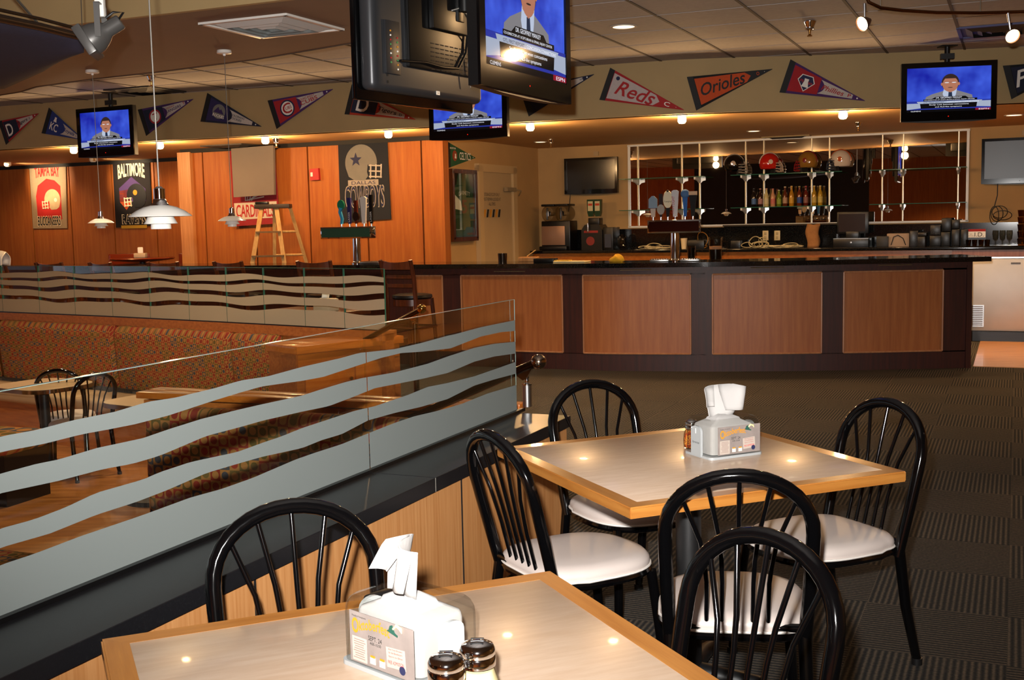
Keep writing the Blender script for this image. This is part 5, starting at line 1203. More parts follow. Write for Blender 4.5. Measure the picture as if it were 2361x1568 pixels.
# ---------------------------------------------------------------- pennants
def pennant(label, px, cols, words, where='f', emblem=None, tip=None, inner=True):
    """px: hoist top, hoist bottom, tip; the hoist is the wide end"""
    if where == 'f': pts = [onf(x, y, 0.02)[0] for x, y in px]; d = onf(*px[0])[1]
    else: pts = [onp(x, y, AW[0] + V * 0.02, AW[2]) for x, y in px]
    a, b, e = pts; hm = (a + b) / 2; ax = (e - hm).normalized(); L_ = (e - hm).length; ay = (a - b); ay = (ay - ax * ay.dot(ax)).normalized(); hh = (a - b).length / 2
    n = ax.cross(ay); 
    if n.dot(EYE - hm) < 0: n = -n
    t = thing('pennant', label, 'pennant', (a + b + e) / 3, 0, 'felt pennants above the bar')
    base, field, white = cols
    tri = lambda x0, x1, s=1.0: [(x0, -hh * (1 - x0 / L_) * s), (x1, -hh * (1 - x1 / L_) * s), (x1, hh * (1 - x1 / L_) * s), (x0, hh * (1 - x0 / L_) * s)]
    m = MB(); m.prism([(0, -hh), (L_, -0.002), (L_, 0.002), (0, hh)], 0, 0.004, hm, ax, ay, n); m.build('felt', base, t)
    m = MB(); m.prism(tri(-0.012, 0.045, 1.0), 0.0, 0.007, hm, ax, ay, n); m.build('hoist_strip', BLACKL if not tip else tip, t)
    xb = 0.42 * L_ if inner else 0.06
    if field:
        m = MB(); m.prism(tri(0.05, xb, 0.84), 0.004, 0.0055, hm, ax, ay, n); m.build('field', field, t)
    if white:
        m = MB(); f = tri(xb if inner else 0.05, L_ * 0.84, 0.72 if inner else 0.84); arc = []
        if inner:
            y0 = f[0][1]; arc = [(xb + 0.05 * (1 - (k / 4.0 - 1) ** 2) - 0.0, lerp(f[3][1], f[0][1], k / 8)) for k in range(9)]
            f = [f[1], f[2]] + arc
        m.prism(f, 0.004, 0.006, hm, ax, ay, n); m.build('white_field', white, t)
    for (s, x, y, w, h, mt, sh) in words:
        text(t, 'lettering', s, hm + ax * (x * L_) + ay * (y * hh) + n * 0.0072, ax, ay, w * L_, h * hh, mt, 0.0012, sh, 0.012)
    for em in (emblem or []):
        kind, x, y, r, mt, dd = em; r *= hh
        m = MB(); o = hm + ax * (x * L_) + ay * (y * hh) + n * (0.0058 + dd * 0.0012)
        if kind == 'disc': m.lathe([(0, 0), (r, 0), (r, -0.001)], o, frame(ax, ay), 28)
        elif kind == 'ring': m.lathe([(r * 0.8, 0), (r, 0), (r, -0.001), (r * 0.8, -0.001)], o, frame(ax, ay), 28)
        elif kind == 'dia': m.prism([(-r * 0.95, 0.1 * r), (0, -r), (r * 0.95, 0.1 * r), (r * 0.6, r * 0.75), (-r * 0.6, r * 0.75)], 0, 0.001, o, ax, ay, n)
        elif kind == 'mtn': m.prism([(-r, -r * 0.4), (r, -r * 0.4), (r * 0.35, r * 0.35), (r * 0.1, r * 0.1), (-r * 0.25, r * 0.6)], 0, 0.001, o, ax, ay, n)
        elif kind == 'bell': m.prism([(-r * .5, -r * .7), (r * .5, -r * .7), (r * .28, r * .1), (r * .32, r * .5), (-r * .32, r * .5), (-r * .28, r * .1)], 0, 0.001, o, ax, ay, n)
        elif kind == 'tip': k_ = 1 - x; m.prism([(0, hh * k_ * .92), (0.07 * L_, 0), (0, -hh * k_ * .92), (k_ * L_, -0.001), (k_ * L_, 0.001)], 0, 0.001, o, ax, ay, n)
        elif kind == 'wedge': m.prism([(-r, -r), (0, 0), (-r, r), (r * 1.3, r), (r * 1.3, -r)], 0, 0.001, o, ax, ay, n)
        m.build('emblem', mt, t)
    m = MB(); m.lathe([(0, 0.003), (0.008, 0)], hm + ax * (L_ * 0.9) + n * 0.005, frame(ax, ay), 10); m.build('pin', WHITE, t)
    return t
fr = FELT('felt_red', 'a02128'); fn_ = FELT('felt_navy', '1c2036'); fw_ = FELT('felt_white', 'bdb4ac'); fb = FELT('felt_royal', '26367a'); fo = FELT('felt_orange', 'bf4c22'); fp = FELT('felt_purple', '47265e'); fk = FELT('felt_black', '141416'); fg_ = FELT('felt_green', '1f4d2e')
pennant('white and red pennant with a navy old-style letter, leftmost on the fascia', [(5, 278), (15, 334), (92, 262)], (fr, fn_, fw_), [('D', .12, -.55, .16, 1.0, WHITEI, 0), ('Tigers', .42, -.18, .28, .34, fn_, .2), ('D', .74, -.08, .03, .16, BLUEI, 0)])
pennant('blue and white pennant with a crown emblem, left of the left television', [(115, 249), (104, 309), (196, 323)], (fb, fb, fw_), [('KC', .13, -.45, .2, .6, WHITEI, 0), ('Royals', .46, -.15, .3, .34, fb, .25), ('KC', .79, -.05, .03, .1, fb, 0)], emblem=[('bell', .22, .45, .3, WHITEI, 1)])
pennant('purple bordered pennant with a round red and blue emblem, right of the left television', [(325, 252), (340, 313), (448, 229)], (fp, fn_, fw_), [('TEXAS', .48, .12, .16, .1, REDI, 0), ('RANGERS', .46, -.15, .3, .2, fp, 0), ('T', .21, -.25, .09, .5, REDI, 0), ('T', .8, -.08, .04, .2, REDI, 0)], emblem=[('disc', .25, 0, .55, BLUEI, 0), ('ring', .25, 0, .52, REDI, 1), ('disc', .25, 0, .4, WHITEI, 1)])
pennant('dark purple pennant with a mountain emblem, above the grey board', [(483, 216), (467, 281), (605, 292)], (fn_, FELT('felt_deep_purple', '2a2350'), fw_), [('ROCKIES', .16, -.35, .2, .2, WHITEI, 0), ('COLORADO', .46, .05, .24, .14, fn_, 0), ('ROCKIES', .46, -.16, .2, .15, fn_, 0)], emblem=[('disc', .25, .05, .5, sil, 0), ('mtn', .25, .1, .42, PURPLEI, 1)])
pennant('red and white pennant with a big round red letter emblem ringed in blue', [(624, 231), (640, 297), (770, 206)], (fp, fr, fw_), [('CHICAGO', .46, .1, .24, .14, REDI, 0), ('CUBS', .46, -.2, .28, .26, REDI, 0), ('C', .17, -.35, .14, .7, REDI, 0), ('UBS', .215, -.1, .1, .22, REDI, 0)], emblem=[('disc', .245, 0, .56, BLUEI, 0), ('disc', .245, 0, .46, WHITEI, 1), ('disc', .77, .02, .12, BLUEI, 0)])
pennant('navy and orange-edged pennant half behind the hanging television back', [(816, 196), (799, 264), (960, 276)], (FELT('felt_red_orange', 'a8341c'), fn_, fw_), [('D', .13, -.55, .17, 1.05, WHITEI, 0), ('Tigers', .44, -.18, .28, .34, fn_, .2), ('D', .76, -.08, .04, .16, BLUEI, 0)])
pennant('white pennant edged in navy, its tip showing right of the hanging television', [(1204, 205), (1222, 268), (1371, 172)], (fn_, fn_, fw_), [('KC', .17, -.4, .18, .7, WHITEI, 0), ('NYC', .8, -.06, .07, .14, BLUEI, 0)])
pennant('white striped pennant with red script and a red tip', [(1411, 158), (1386, 231), (1577, 254)], (fr, None, FELT('felt_striped', 'b9aeac')), [('Reds', .13, -.38, .5, .85, REDI, .35), ('C', .75, -.12, .07, .26, WHITEI, 0)], emblem=[('tip', .62, 0, 1, REDI, 0), ('disc', .12, .55, .12, BLUEI, 1)], inner=False)
pennant('orange pennant with black script and a black tip', [(1586, 178), (1608, 254), (1780, 160)], (fk, None, fo), [('Orioles', .1, -.32, .56, .72, BLACKL, .35), ('O', .8, -.1, .035, .2, fo, 0)], emblem=[('tip', .66, 0, 1, BLACKL, 0)], inner=False)
pennant('red, white and blue pennant with a bell emblem, left of the right television', [(1824, 139), (1799, 214), (1993, 233)], (fp, fr, fw_), [('Phillies', .17, -.08, .16, .2, REDI, .2), ('Phillies', .45, -.14, .28, .3, REDI, .25), ('P', .78, -.09, .04, .2, REDI, 0)], emblem=[('dia', .25, 0, .56, WHITEI, 0), ('dia', .25, 0, .5, BLUEI, 1), ('bell', .25, 0, .42, WHITEI, 2)])
pennant('dark navy pennant with white script, cut by the right edge', [(2314, 152), (2334, 228), (2500, 138)], (fk, fn_, None), [('P', .08, -.45, .2, .95, WHITEI, .3), ('adres', .28, -.2, .34, .4, WHITEI, .3)])
pennant('small green pennant on the alcove wall above the framed jersey', [(1033, 328), (1034, 387), (1096, 364)], (fg_, None, None), [('CELTICS', .38, -.28, .42, .6, WHITEI, 0), ('BOSTON', .05, .5, .2, .14, WHITEI, 0)], 'a', [('disc', .22, 0, .42, mat('rust_ink', '8a3a1a', 0.8), 0), ('bell', .24, 0, .3, WHITEI, 1)])
# ---------------------------------------------------------------- televisions
SCRB = emit('screen_blue', '1420a8', 0.9, ('4f74ff', 3.0))
def scol(n_, c_, s=0.75): return emit('screen_' + n_, c_, s)
S_SUIT = scol('grey_suit', '8f8d92'); S_SHIRT = scol('pale_shirt', 'cfdcf5'); S_TIE = scol('navy_tie', '26344f'); S_SKIN = scol('skin', 'c88468'); S_HAIR = scol('hair', '3b2a26')
S_BLK = scol('black_bar', '0a0a10', 0.5); S_WHT = scol('white_print', 'f2f4ff', 1.0); S_BLU = scol('blue_bar', '2a3ab0'); S_SIL = scol('silver_bar', 'b8c4dc'); S_RED = scol('red_bar', 'a01830'); S_LEN = scol('lens', 'e8eef8', 1.0)
SHADES = [SCRB, S_SUIT, S_SHIRT, S_TIE, S_SKIN, S_HAIR, S_BLK, S_WHT, S_BLU, S_SIL, S_RED, S_LEN]
def picture(t, w, h, y):
    """the broadcast on a screen: a man in a grey suit against blue, with caption bars (local frame, front = -y)"""
    lay = [0.0]
    def pg(mb, pts, mi):
        lay[0] += 0.0003; mb.prism([(a * w, b * h) for a, b in pts], 0, 0.0002, (0, y - lay[0], 0), (1, 0, 0), (0, 0, 1), (0, -1, 0), mi)
    def ell(cx_, cz_, rx, rz_, n=24): return [(cx_ + rx * math.cos(2 * math.pi * i / n), cz_ + rz_ * math.sin(2 * math.pi * i / n)) for i in range(n)]
    m = MB(); pg(m, [(-.5, -.5), (.5, -.5), (.5, .5), (-.5, .5)], 0)
    pg(m, [(-.29, -.34), (-.27, -.16), (-.2, -.1), (-.06, -.03), (.09, -.02), (.22, -.1), (.28, -.14), (.3, -.34)], 1)
    pg(m, [(-.055, .02), (.1, .02), (.09, -.1), (.05, -.34), (-.02, -.34), (-.07, -.1)], 2); pg(m, [(.0, -.06), (.04, -.06), (.055, -.34), (-.01, -.34)], 3)
    pg(m, [(-.06, .08), (.1, .08), (.09, -.01), (.02, -.07), (-.05, -.01)], 4)
    pg(m, ell(.02, .15, .105, .2), 5); pg(m, ell(.02, .115, .093, .175), 4)
    for sx in (-1, 1): pg(m, ell(.02 + sx * .1, .12, .014, .035, 12), 4)
    pg(m, [(-.06, .245), (.1, .245), (.085, .28), (.04, .3), (-.02, .29), (-.05, .27)], 5)
    pg(m, [(-.07, .166), (.11, .166), (.11, .162), (-.07, .162)], 3)
    for sx in (-1, 1): pg(m, ell(.02 + sx * .043, .152, .028, .009, 12), 11)
    pg(m, ell(.02, .04, .03, .008, 12), 5); pg(m, [(.01, .13), (.03, .13), (.035, .075), (.005, .075)], 4)
    pg(m, [(-.5, -.25), (.5, -.25), (.5, -.5), (-.5, -.5)], 8); pg(m, [(-.5, -.3), (-.32, -.3), (-.28, -.4), (-.5, -.44)], 9); pg(m, [(.33, -.28), (.5, -.28), (.5, -.42), (.3, -.4)], 9)
    pg(m, [(-.38, -.26), (.4, -.26), (.38, -.31), (-.36, -.31)], 9); pg(m, [(-.15, -.16), (.2, -.16), (.24, -.21), (-.2, -.21)], 6); pg(m, [(-.3, -.21), (.34, -.21), (.34, -.255), (-.3, -.255)], 6)
    pg(m, [(-.34, -.31), (.34, -.31), (.33, -.42), (-.33, -.42)], 6); pg(m, [(-.5, -.445), (.5, -.445), (.5, -.5), (-.5, -.5)], 6); pg(m, [(.32, -.445), (.5, -.445), (.5, -.49), (.32, -.49)], 10)
    sc = m.build('screen_picture', SHADES, t, 0, True)
    for s, x, z, tw, th in (('DR. GEOFFREY MANLEY', -.15, -.203, .31, .034), ('CO-DIRECTOR AT UCSF\'S BRAIN & SPINAL INJURY CENTER', -.29, -.248, .6, .026), ('OTL FIRST REPORT', -.3, -.302, .25, .026), ('CONCUSSION CONNECTIONS', -.02, -.302, .38, .026),
                         ('Study: Link between concussions', -.23, -.362, .47, .038), ('and ALS-like symptoms', -.16, -.412, .32, .036), ('CLEMENS', -.45, -.49, .12, .026), ('ESPN', .36, -.484, .12, .03)):
        text(sc, 'caption', s, (x * w, y - 0.0075, z * h), (1, 0, 0), (0, 0, 1), tw * w, th * h, S_BLK if 'OTL' in s else S_WHT, 0.0003, local=True)
def tv(label, c, rz, w, h, bez=0.045, on=True, depth=0.09, rx=0.0, on_mat=None, group=None):
    t = thing('television', label, 'television', c, rz, group, rx)
    m = MB(); W2, H2 = w + 2 * bez, h + 2.6 * bez; o = -0.35 * bez
    m.prism([(-W2 / 2, H2 / 2 + o), (W2 / 2, H2 / 2 + o), (W2 / 2, -H2 / 2 + o), (W2 * 0.25, -H2 / 2 + o - 0.012), (0, -H2 / 2 + o - 0.016), (-W2 * 0.25, -H2 / 2 + o - 0.012), (-W2 / 2, -H2 / 2 + o)], 0.0, 0.05, (0, 0, 0), (1, 0, 0), (0, 0, 1), (0, 1, 0))
    m.box((0, 0.05 + (depth - 0.05) / 2, o), (W2 * 0.8, depth - 0.05, H2 * 0.75), bev=0.015); m.build('case', BLACKP, t, 30, True)
    m = MB(); A_ = [(-W2 / 2, -H2 / 2 + o), (W2 / 2, -H2 / 2 + o), (W2 / 2, H2 / 2 + o), (-W2 / 2, H2 / 2 + o)]; B_ = [(-w / 2, -h / 2), (w / 2, -h / 2), (w / 2, h / 2), (-w / 2, h / 2)]
    for i in range(4):
        j = (i + 1) % 4; m.prism([A_[i], A_[j], B_[j], B_[i]], 0, 0.014, (0, 0, 0), (1, 0, 0), (0, 0, 1), (0, -1, 0))
    m.build('bezel', GLOSSB, t, 30, True)
    if on: picture(t, w, h, -0.002)
    else:
        m = MB(); m.box((0, -0.002, 0), (w, 0.003, h)); m.build('dark_screen', on_mat or mat('dark_screen', '0a0807', 0.15), t, 0, True)
    m = MB(); m.lathe([(0, 0), (0.004, 0), (0, 0.001)], (w * 0.0, -0.0145, -h / 2 - bez * 0.9), frame((1, 0, 0), (0, 0, 1)), 10); m.build('standby_light', emit('standby_red', 'ff1a08', 2.0) if on else BLACKP, t, 0, True)
    return t
def tvmount(t, a, b, r=0.02):
    m = MB(); m.cyl(a, b, r, 10); m.box(b, (0.14, 0.14, 0.01)); m.build('mount_pole', BLACKP, t)
for (px, Y, rz, w, h, lab) in (((2187, 206), 10.75, -11, 0.735, 0.40, 'wall television showing a man in a grey suit, right of the bell pennant'), ((243, 300), 13.0, -27, 0.75, 0.41, 'television showing a man in a grey suit, hung among the left pennants'), ((1078, 250), 11.75, -24, 0.77, 0.43, 'television partly hidden behind the two big hanging televisions')):
    c = ony(px[0], px[1], Y); t = tv(lab, c, R(rz), w, h, 0.05, group='televisions with the same broadcast')
    n = Vector((math.sin(R(rz)), -math.cos(R(rz)), 0)); q = c - n * 0.1; tvmount(t, q + ZUP * 0.1, Vector((q.x, q.y, CZ - 0.005)), 0.025)
    m = MB(); m.box(q + ZUP * 0.31, (0.12, 0.06, 0.05), frame((math.cos(R(rz)), math.sin(R(rz)), 0), n)); m.build('cable_box', BLACKP, t)
for (px, lab, w) in (((1362, 403), 'black switched-off television on the wall left of the bar mirror', 0.70), ((2352, 367), 'switched-off television reflecting light, on the wall right of the bar mirror', 0.78)):
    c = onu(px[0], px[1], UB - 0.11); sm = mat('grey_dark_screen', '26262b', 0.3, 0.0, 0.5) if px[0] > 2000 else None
    t = tv(lab, c, -TH, w, w * 0.57, 0.035, False, 0.09, on_mat=sm)
    m = MB()
    if px[0] < 2000: m.tube([c - V * 0.3 - ZUP * 0.2, c - V * 0.32 - ZUP * 0.4 - U * 0.0, c - V * 0.34 - ZUP * 0.52], 0.006, 6)
    else:
        m.tube([c - V * 0.24 - ZUP * 0.22, c - V * 0.24 - ZUP * 0.42, c - V * 0.27 - ZUP * 0.55], 0.006, 6)
        for k in range(4): m.tube([c - V * (0.27 - 0.03 * k) - ZUP * (0.66 - 0.02 * (k % 3)) + (V * math.cos(a) * (0.05 + 0.018 * k) + ZUP * math.sin(a) * (0.11 - 0.018 * k)) - U * 0.01 * k for a in [2 * math.pi * i / 20 for i in range(20)]], 0.005, 6, True)
    m.build('cable', BLACKP, t)
    m = MB(); m.box(c + V * 0.05 + ZUP * (w * 0.285 + 0.09) + U * 0.09, (0.07, 0.02, 0.06), frame(V, U)); m.build('wall_plate', mat('ivory_plate', 'b0946a', 0.5), t)

# the two big televisions hung back to back on a ceiling pole
def between(pl, pr): return math.atan2((pr - pl).y, (pr - pl).x)
bl, br = ony(1103, 203, 5.3), ony(1312, 244, 6.3); rz2 = between(bl, br); w2 = (Vector((br.x, br.y)) - Vector((bl.x, bl.y))).length
h2 = 0.80; cz = (bl.z + br.z) / 2; cc_ = (bl + br) / 2; cc_.z = cz + h2 / 2 + 0.03
big = tv('big hanging television with its lit screen towards the bar floor, right of the pair', cc_, rz2, w2 - 0.12, h2 - 0.16, 0.06, True, 0.1)
n2 = Vector((math.sin(rz2), -math.cos(rz2), 0))
tvmount(big, cc_ - n2 * 0.12, Vector((cc_.x, cc_.y, CZ - 0.005)) - n2 * 0.12, 0.035)
bl, br = ony(838, 231, 5.7), ony(1105, 258, 6.6); rz1 = between(bl, br); w1 = (Vector((br.x, br.y)) - Vector((bl.x, bl.y))).length
h1 = 0.80; cc1 = (bl + br) / 2; cc1.z = (bl.z + br.z) / 2 + h1 / 2
t = thing('television', 'big hanging television seen from behind, with sockets and cables on its black back', 'television', cc1, rz1)
# local: x along, back face = -y (towards the viewer), screen = +y
SIL = mat('charcoal_case', '3a3b3e', 0.35, 0.3)
m = MB(); m.box((0, 0.055, 0), (w1, 0.03, h1), bev=0.008); m.build('front_frame', GLOSSB, t, 40, True)
m = MB(); m.box((0, 0.085, 0.02), (w1 - 0.1, 0.003, h1 - 0.14)); m.build('screen', mat('dark_screen', '0a0807', 0.15), t, 0, True)
m = MB(); m.box((0.0, 0.0, 0.02), (w1 - 0.05, 0.09, h1 - 0.05), bev=0.035, seg=4); m.build('back_case', SIL, t, 40, True)
m = MB(); m.box((0.10, -0.052, 0.05), (w1 * 0.62, 0.03, h1 * 0.68), bev=0.01); m.build('rear_hump', BLACKP, t, 40, True)
m = MB(); m.box((-w1 * 0.5 + 0.18, -0.05, -0.14), (0.12, 0.012, 0.26), bev=0.003); jp = m.build('socket_panel', mat('socket_grey', '26272a', 0.4), t, 40, True)
m = MB()
for k in range(8):
    z = -0.06 - k * 0.022
    m.lathe([(0, 0.004), (0.004, 0.004), (0.005, 0)], (-w1 * 0.5 + 0.16, -0.056, z), frame((1, 0, 0), (0, 0, 1)), 10, k % 4); m.lathe([(0, 0.004), (0.004, 0.004), (0.005, 0)], (-w1 * 0.5 + 0.215, -0.056, z - 0.03), frame((1, 0, 0), (0, 0, 1)), 10, (k + 2) % 4)
m.build('socket', [GOLDI, WHITE, REDI, mat('green_socket', '3d8a4c', 0.5)], jp, 40, True)
m = MB()
for i in range(9):
    for j in range(7): m.box((-0.02 + 0.045 * i, -0.0675, -0.215 + 0.022 * j), (0.03, 0.002, 0.006))
m.build('vent_slots', BLACKL, t, 0, True)
m = MB(); m.box((0.12, -0.085, 0.12), (0.34, 0.03, 0.26), bev=0.004); m.box((0.2, -0.1, 0.3), (0.06, 0.02, 0.5), bev=0.004); m.build('mount_plate', BLACKP, t, 30, True)
m = MB(); m.tube([(-w1 * 0.5 + 0.23, -0.062, -0.2), (-0.1, -0.08, -0.19), (0.05, -0.085, -0.2), (0.2, -0.08, -0.19), (0.28, -0.08, -0.1), (0.3, -0.08, 0.0)], 0.007, 8); m.build('black_cable', BLACKP, t, 60, True)
m = MB(); m.tube([(0.27, -0.1, 0.0), (0.31, -0.09, -0.04), (0.3, -0.08, -0.16), (0.32, -0.08, -0.28)], 0.004, 6); m.tube([(0.12, -0.103, 0.1), (0.18, -0.11, 0.12), (0.26, -0.108, 0.1), (0.3, -0.1, 0.06)], 0.004, 6); m.build('pale_cable', mat('pale_cable', 'b0aca4', 0.5), t, 60, True)
m = MB(); m.box((0.05, -0.047, -h1 / 2 + 0.07), (0.03, 0.003, 0.02)); lb = m.build('sticker', WHITE, t, 0, True)
text(lb, 'lettering', '1A', (0.043, -0.0487, -h1 / 2 + 0.065), (1, 0, 0), (0, 0, 1), 0.014, 0.009, BLACKL, 0.0005, local=True)
m = MB()
for dz_ in (0, 0.035): m.lathe([(0, 0.002), (0.008, 0.001)], (-w1 * 0.5 + 0.14, -0.046, -h1 / 2 + 0.09 + dz_), frame((1, 0, 0), (0, 0, 1)), 12)
m.build('screw_hole', BLACKL, t, 0, True)
n1 = Vector((math.sin(rz1), -math.cos(rz1), 0)); q = cc1 + n1 * 0.13 + Vector((math.cos(rz1), math.sin(rz1), 0)) * 0.2
tvmount(t, q + ZUP * 0.1, Vector((q.x, q.y, CZ - 0.005)), 0.035)

# ---------------------------------------------------------------- pendants over the booths
SHADE = mat('white_glass_shade', 'dedad2', 0.3, 0.0, 0.5, coat=0.3)
def pendant(label, c, ceil):
    """layered shade, rim at c.z"""
    t = thing('pendant_lamp', label, 'pendant lamp', c, 0, 'layered white pendants over the booths')
    s = 0.105
    m = MB(); m.lathe([(0.03, 0.036), (0.055, 0.03), (0.08, 0.018), (0.1, 0.004), (0.105, 0.0), (0.1035, -0.002), (0.08, 0.014), (0.055, 0.026), (0.03, 0.031)], n=40); m.build('top_shade', SHADE, t, 60, True)
    m = MB(); m.lathe([(0.028, 0.03), (0.042, 0.0), (0.052, -0.02), (0.056, -0.026), (0.054, -0.027), (0.04, -0.004), (0.026, 0.026)], n=36); m.build('middle_shade', SHADE, t, 60, True)
    m = MB(); m.lathe([(0.022, 0.028), (0.033, -0.025), (0.034, -0.044), (0.032, -0.044), (0.031, -0.025), (0.02, 0.024)], n=32); m.build('lower_shade', SHADE, t, 60, True)
    m = MB(); m.lathe([(0, 0.1), (0.008, 0.1), (0.014, 0.094), (0.019, 0.092), (0.019, 0.058), (0.022, 0.056), (0.024, 0.044), (0.034, 0.034), (0.034, 0.03), (0, 0.03)], n=28); m.build('socket_cap', CHROME, t, 45, True)
    m = MB(); m.cyl((0, 0, 0.098), (0, 0, ceil - c.z - 0.02), 0.0028, 8); m.build('cord', mat('grey_cord', '6a6660', 0.4, 0.4), t, 40, True)
    m = MB(); m.lathe([(0, 0), (0.052, 0), (0.055, -0.02), (0.05, -0.024), (0.012, -0.026), (0.009, -0.04), (0, -0.042)], (0, 0, ceil - c.z - 0.001), n=32); m.build('canopy', WHITE, t, 45, True)
    return t
pendant('large nearest white layered pendant, left of the picture centre', ony(370, 498, 3.944), 2.8 + 0.218)
pendant('small white layered pendant in front of the grey board', ony(535, 509, 8.69), BZ)
pendant('small white layered pendant at the far left, between the two bright banners', ony(233, 514, 9.6), BZ)

# ---------------------------------------------------------------- track spotlight and canopy at the upper left
pt = ony(232, 35, 4.6); t = thing('track_spotlight', 'silver track spotlight hanging at the upper left in front of the tan bulkhead', 'spotlight', pt)
m = MB(); m.box(pt + ZUP * 0.03, (0.035, 0.03, 0.075), bev=0.003); m.build('track_adapter', WHITE, t)
m = MB(); m.cyl(pt + ZUP * 0.06, Vector((pt.x, pt.y, CZ)), 0.008, 10); m.build('stem', WHITE, t)
hc = ony(234, 78, 4.6); hd = Vector((-0.8, -0.1, -0.5)).normalized(); hx = frame(hd, hd.cross(Vector((0, 1, 0))).cross(hd)); 
Mh = hx @ Matrix(((0, 0, 1), (1, 0, 0), (0, 1, 0)))
m = MB(); m.lathe([(0, -0.09), (0.026, -0.09), (0.03, -0.085), (0.03, -0.03), (0.045, -0.01), (0.058, 0.02), (0.062, 0.045), (0, 0.045)], hc, Mh, 28); m.build('lamp_housing', mat('silver_paint', '5c5a58', 0.35, 0.5), t, 40)
m = MB(); m.box(hc + hd * 0.062, (0.035, 0.125, 0.125), hx, bev=0.004); m.build('barn_frame', mat('silver_paint', '5c5a58', 0.35, 0.5), t)
sd = hd.cross(Vector((0, 0, 1))).normalized()
m = MB()
for s in (-1, 1): m.box(hc + sd * s * 0.064 + ZUP * 0.045, (0.022, 0.004, 0.13), frame(Vector((hd.x, hd.y, 0)), sd))
m.box(hc + ZUP * 0.11, (0.022, 0.132, 0.004), frame(Vector((hd.x, hd.y, 0)), sd)); m.build('yoke', mat('silver_paint', '5c5a58', 0.35, 0.5), t)
m = MB(); m.tube([pt + Vector((0.02, 0, -0.01)), pt + Vector((0.05, 0, 0.01)), hc + Vector((0.09, 0, 0.08)), hc - hd * 0.06], 0.005, 8); m.build('power_cord', BLACKP, t)
sa = [ony(-120, 20, 4.7), ony(0, 42, 5.0), ony(95, 62, 5.3), ony(190, 86, 5.6)]; sb = [ony(-120, 218, 6.9), ony(10, 203, 6.6), ony(100, 163, 6.15), ony(192, 104, 5.72)]
t = thing('fabric_canopy', 'dark navy fabric canopy with a metal edge, hanging at the upper left corner', 'canopy', (sa[1] + sb[1]) / 2)
m = MB()
def sf(u, v):
    k = min(2, int(u * 3)); f_ = u * 3 - k; return lerp(lerp(sa[k], sa[k + 1], f_), lerp(sb[k], sb[k + 1], f_), v) + ZUP * (-0.05 * math.sin(math.pi * v))
m.grid(sf, 18, 8); o = m.build('fabric', mat('navy_fabric', '2c2738', 0.85, var=0.1, scale=40), t, 80); sm = o.modifiers.new('thickness', 'SOLIDIFY'); sm.thickness = 0.004
m = MB(); m.tube(sa, 0.018, 10); m.tube([p + ZUP * 0.035 for p in sa], 0.008, 8); m.build('metal_edge', mat('bronze_rail', '4a3a2c', 0.3, 0.8), t)
m = MB(); m.tube([sa[2], sa[1] * 0.75 + sa[2] * 0.25 + ZUP * 0.25 - Vector((0.1, 0, 0)), ony(5, -80, 5.1)], 0.006, 6); m.build('hanging_wire', mat('wire', '6a6258', 0.4, 0.7), t); m = MB(); m.cyl(ony(190, 0, 5.65) + ZUP * 0.3, sa[3], 0.0025, 6); m.build('hanging_wire', mat('wire', '6a6258', 0.4, 0.7), t)

# curved track with spotlights at the upper right
tr = [ony(1988, -30, 7.6), ony(2003, 5, 7.6), ony(2030, 18, 7.62), ony(2080, 24, 7.7), ony(2160, 29, 7.8), ony(2260, 30, 7.9), ony(2361, 27, 7.9), ony(2600, 18, 7.8)]
t = thing('curved_light_track', 'bent bronze lighting track under the grey ceiling at the upper right', 'light track', tr[4])
m = MB(); m.tube(tr, 0.0115, 10); m.build('track_rail', mat('copper_rail', '8a6040', 0.22, 1.0), t, 60)
m = MB()
for k in (2, 5): m.cyl(tr[k], Vector((tr[k].x, tr[k].y, CZ)), 0.003, 6)
m.build('standoff', mat('wire', '6a6258', 0.4, 0.7), t)
for (px, py, bx, by, lab, tgt) in ((1993, 8, 1994, 52, 'lit track spotlight at the upper right, seen from its side', (-0.75, -0.4, -0.35)), (2324, 30, 2331, 80, 'lit track spotlight at the far upper right, shining at the viewer', (0.05, -0.85, -0.5))):
    Y = 7.6 if px < 2100 else 7.9; a, b = ony(px, py, Y), ony(bx, by, Y); d = Vector(tgt).normalized()
    t = thing('track_spotlight', lab, 'spotlight', a)
    m = MB(); m.cyl(a, lerp(a, b, 0.4), 0.011, 10); m.cyl(lerp(a, b, 0.4), b, 0.006, 8); m.build('stem', STEEL, t)
    Mz = frame(d.orthogonal(), d.cross(d.orthogonal())); 
    m = MB(); m.lathe([(0.012, -0.05), (0.03, -0.02), (0.05, 0.03), (0.048, 0.03), (0.028, -0.018), (0.01, -0.046)], b, Mz, 24); m.build('reflector', mat('copper_shade', '6a4630', 0.3, 0.7), t)
    m = MB(); m.lathe([(0, 0.018), (0.043, 0.018), (0.043, 0.022), (0, 0.022)], b, Mz, 24); m.build('lens', emit('spot_lens', 'ffe6bc', 12), t)
    lamp('track_spot_light', 'SPOT', b + d * 0.04, 90, WARM, 0.03, b + d * 2, 70, 0.6)

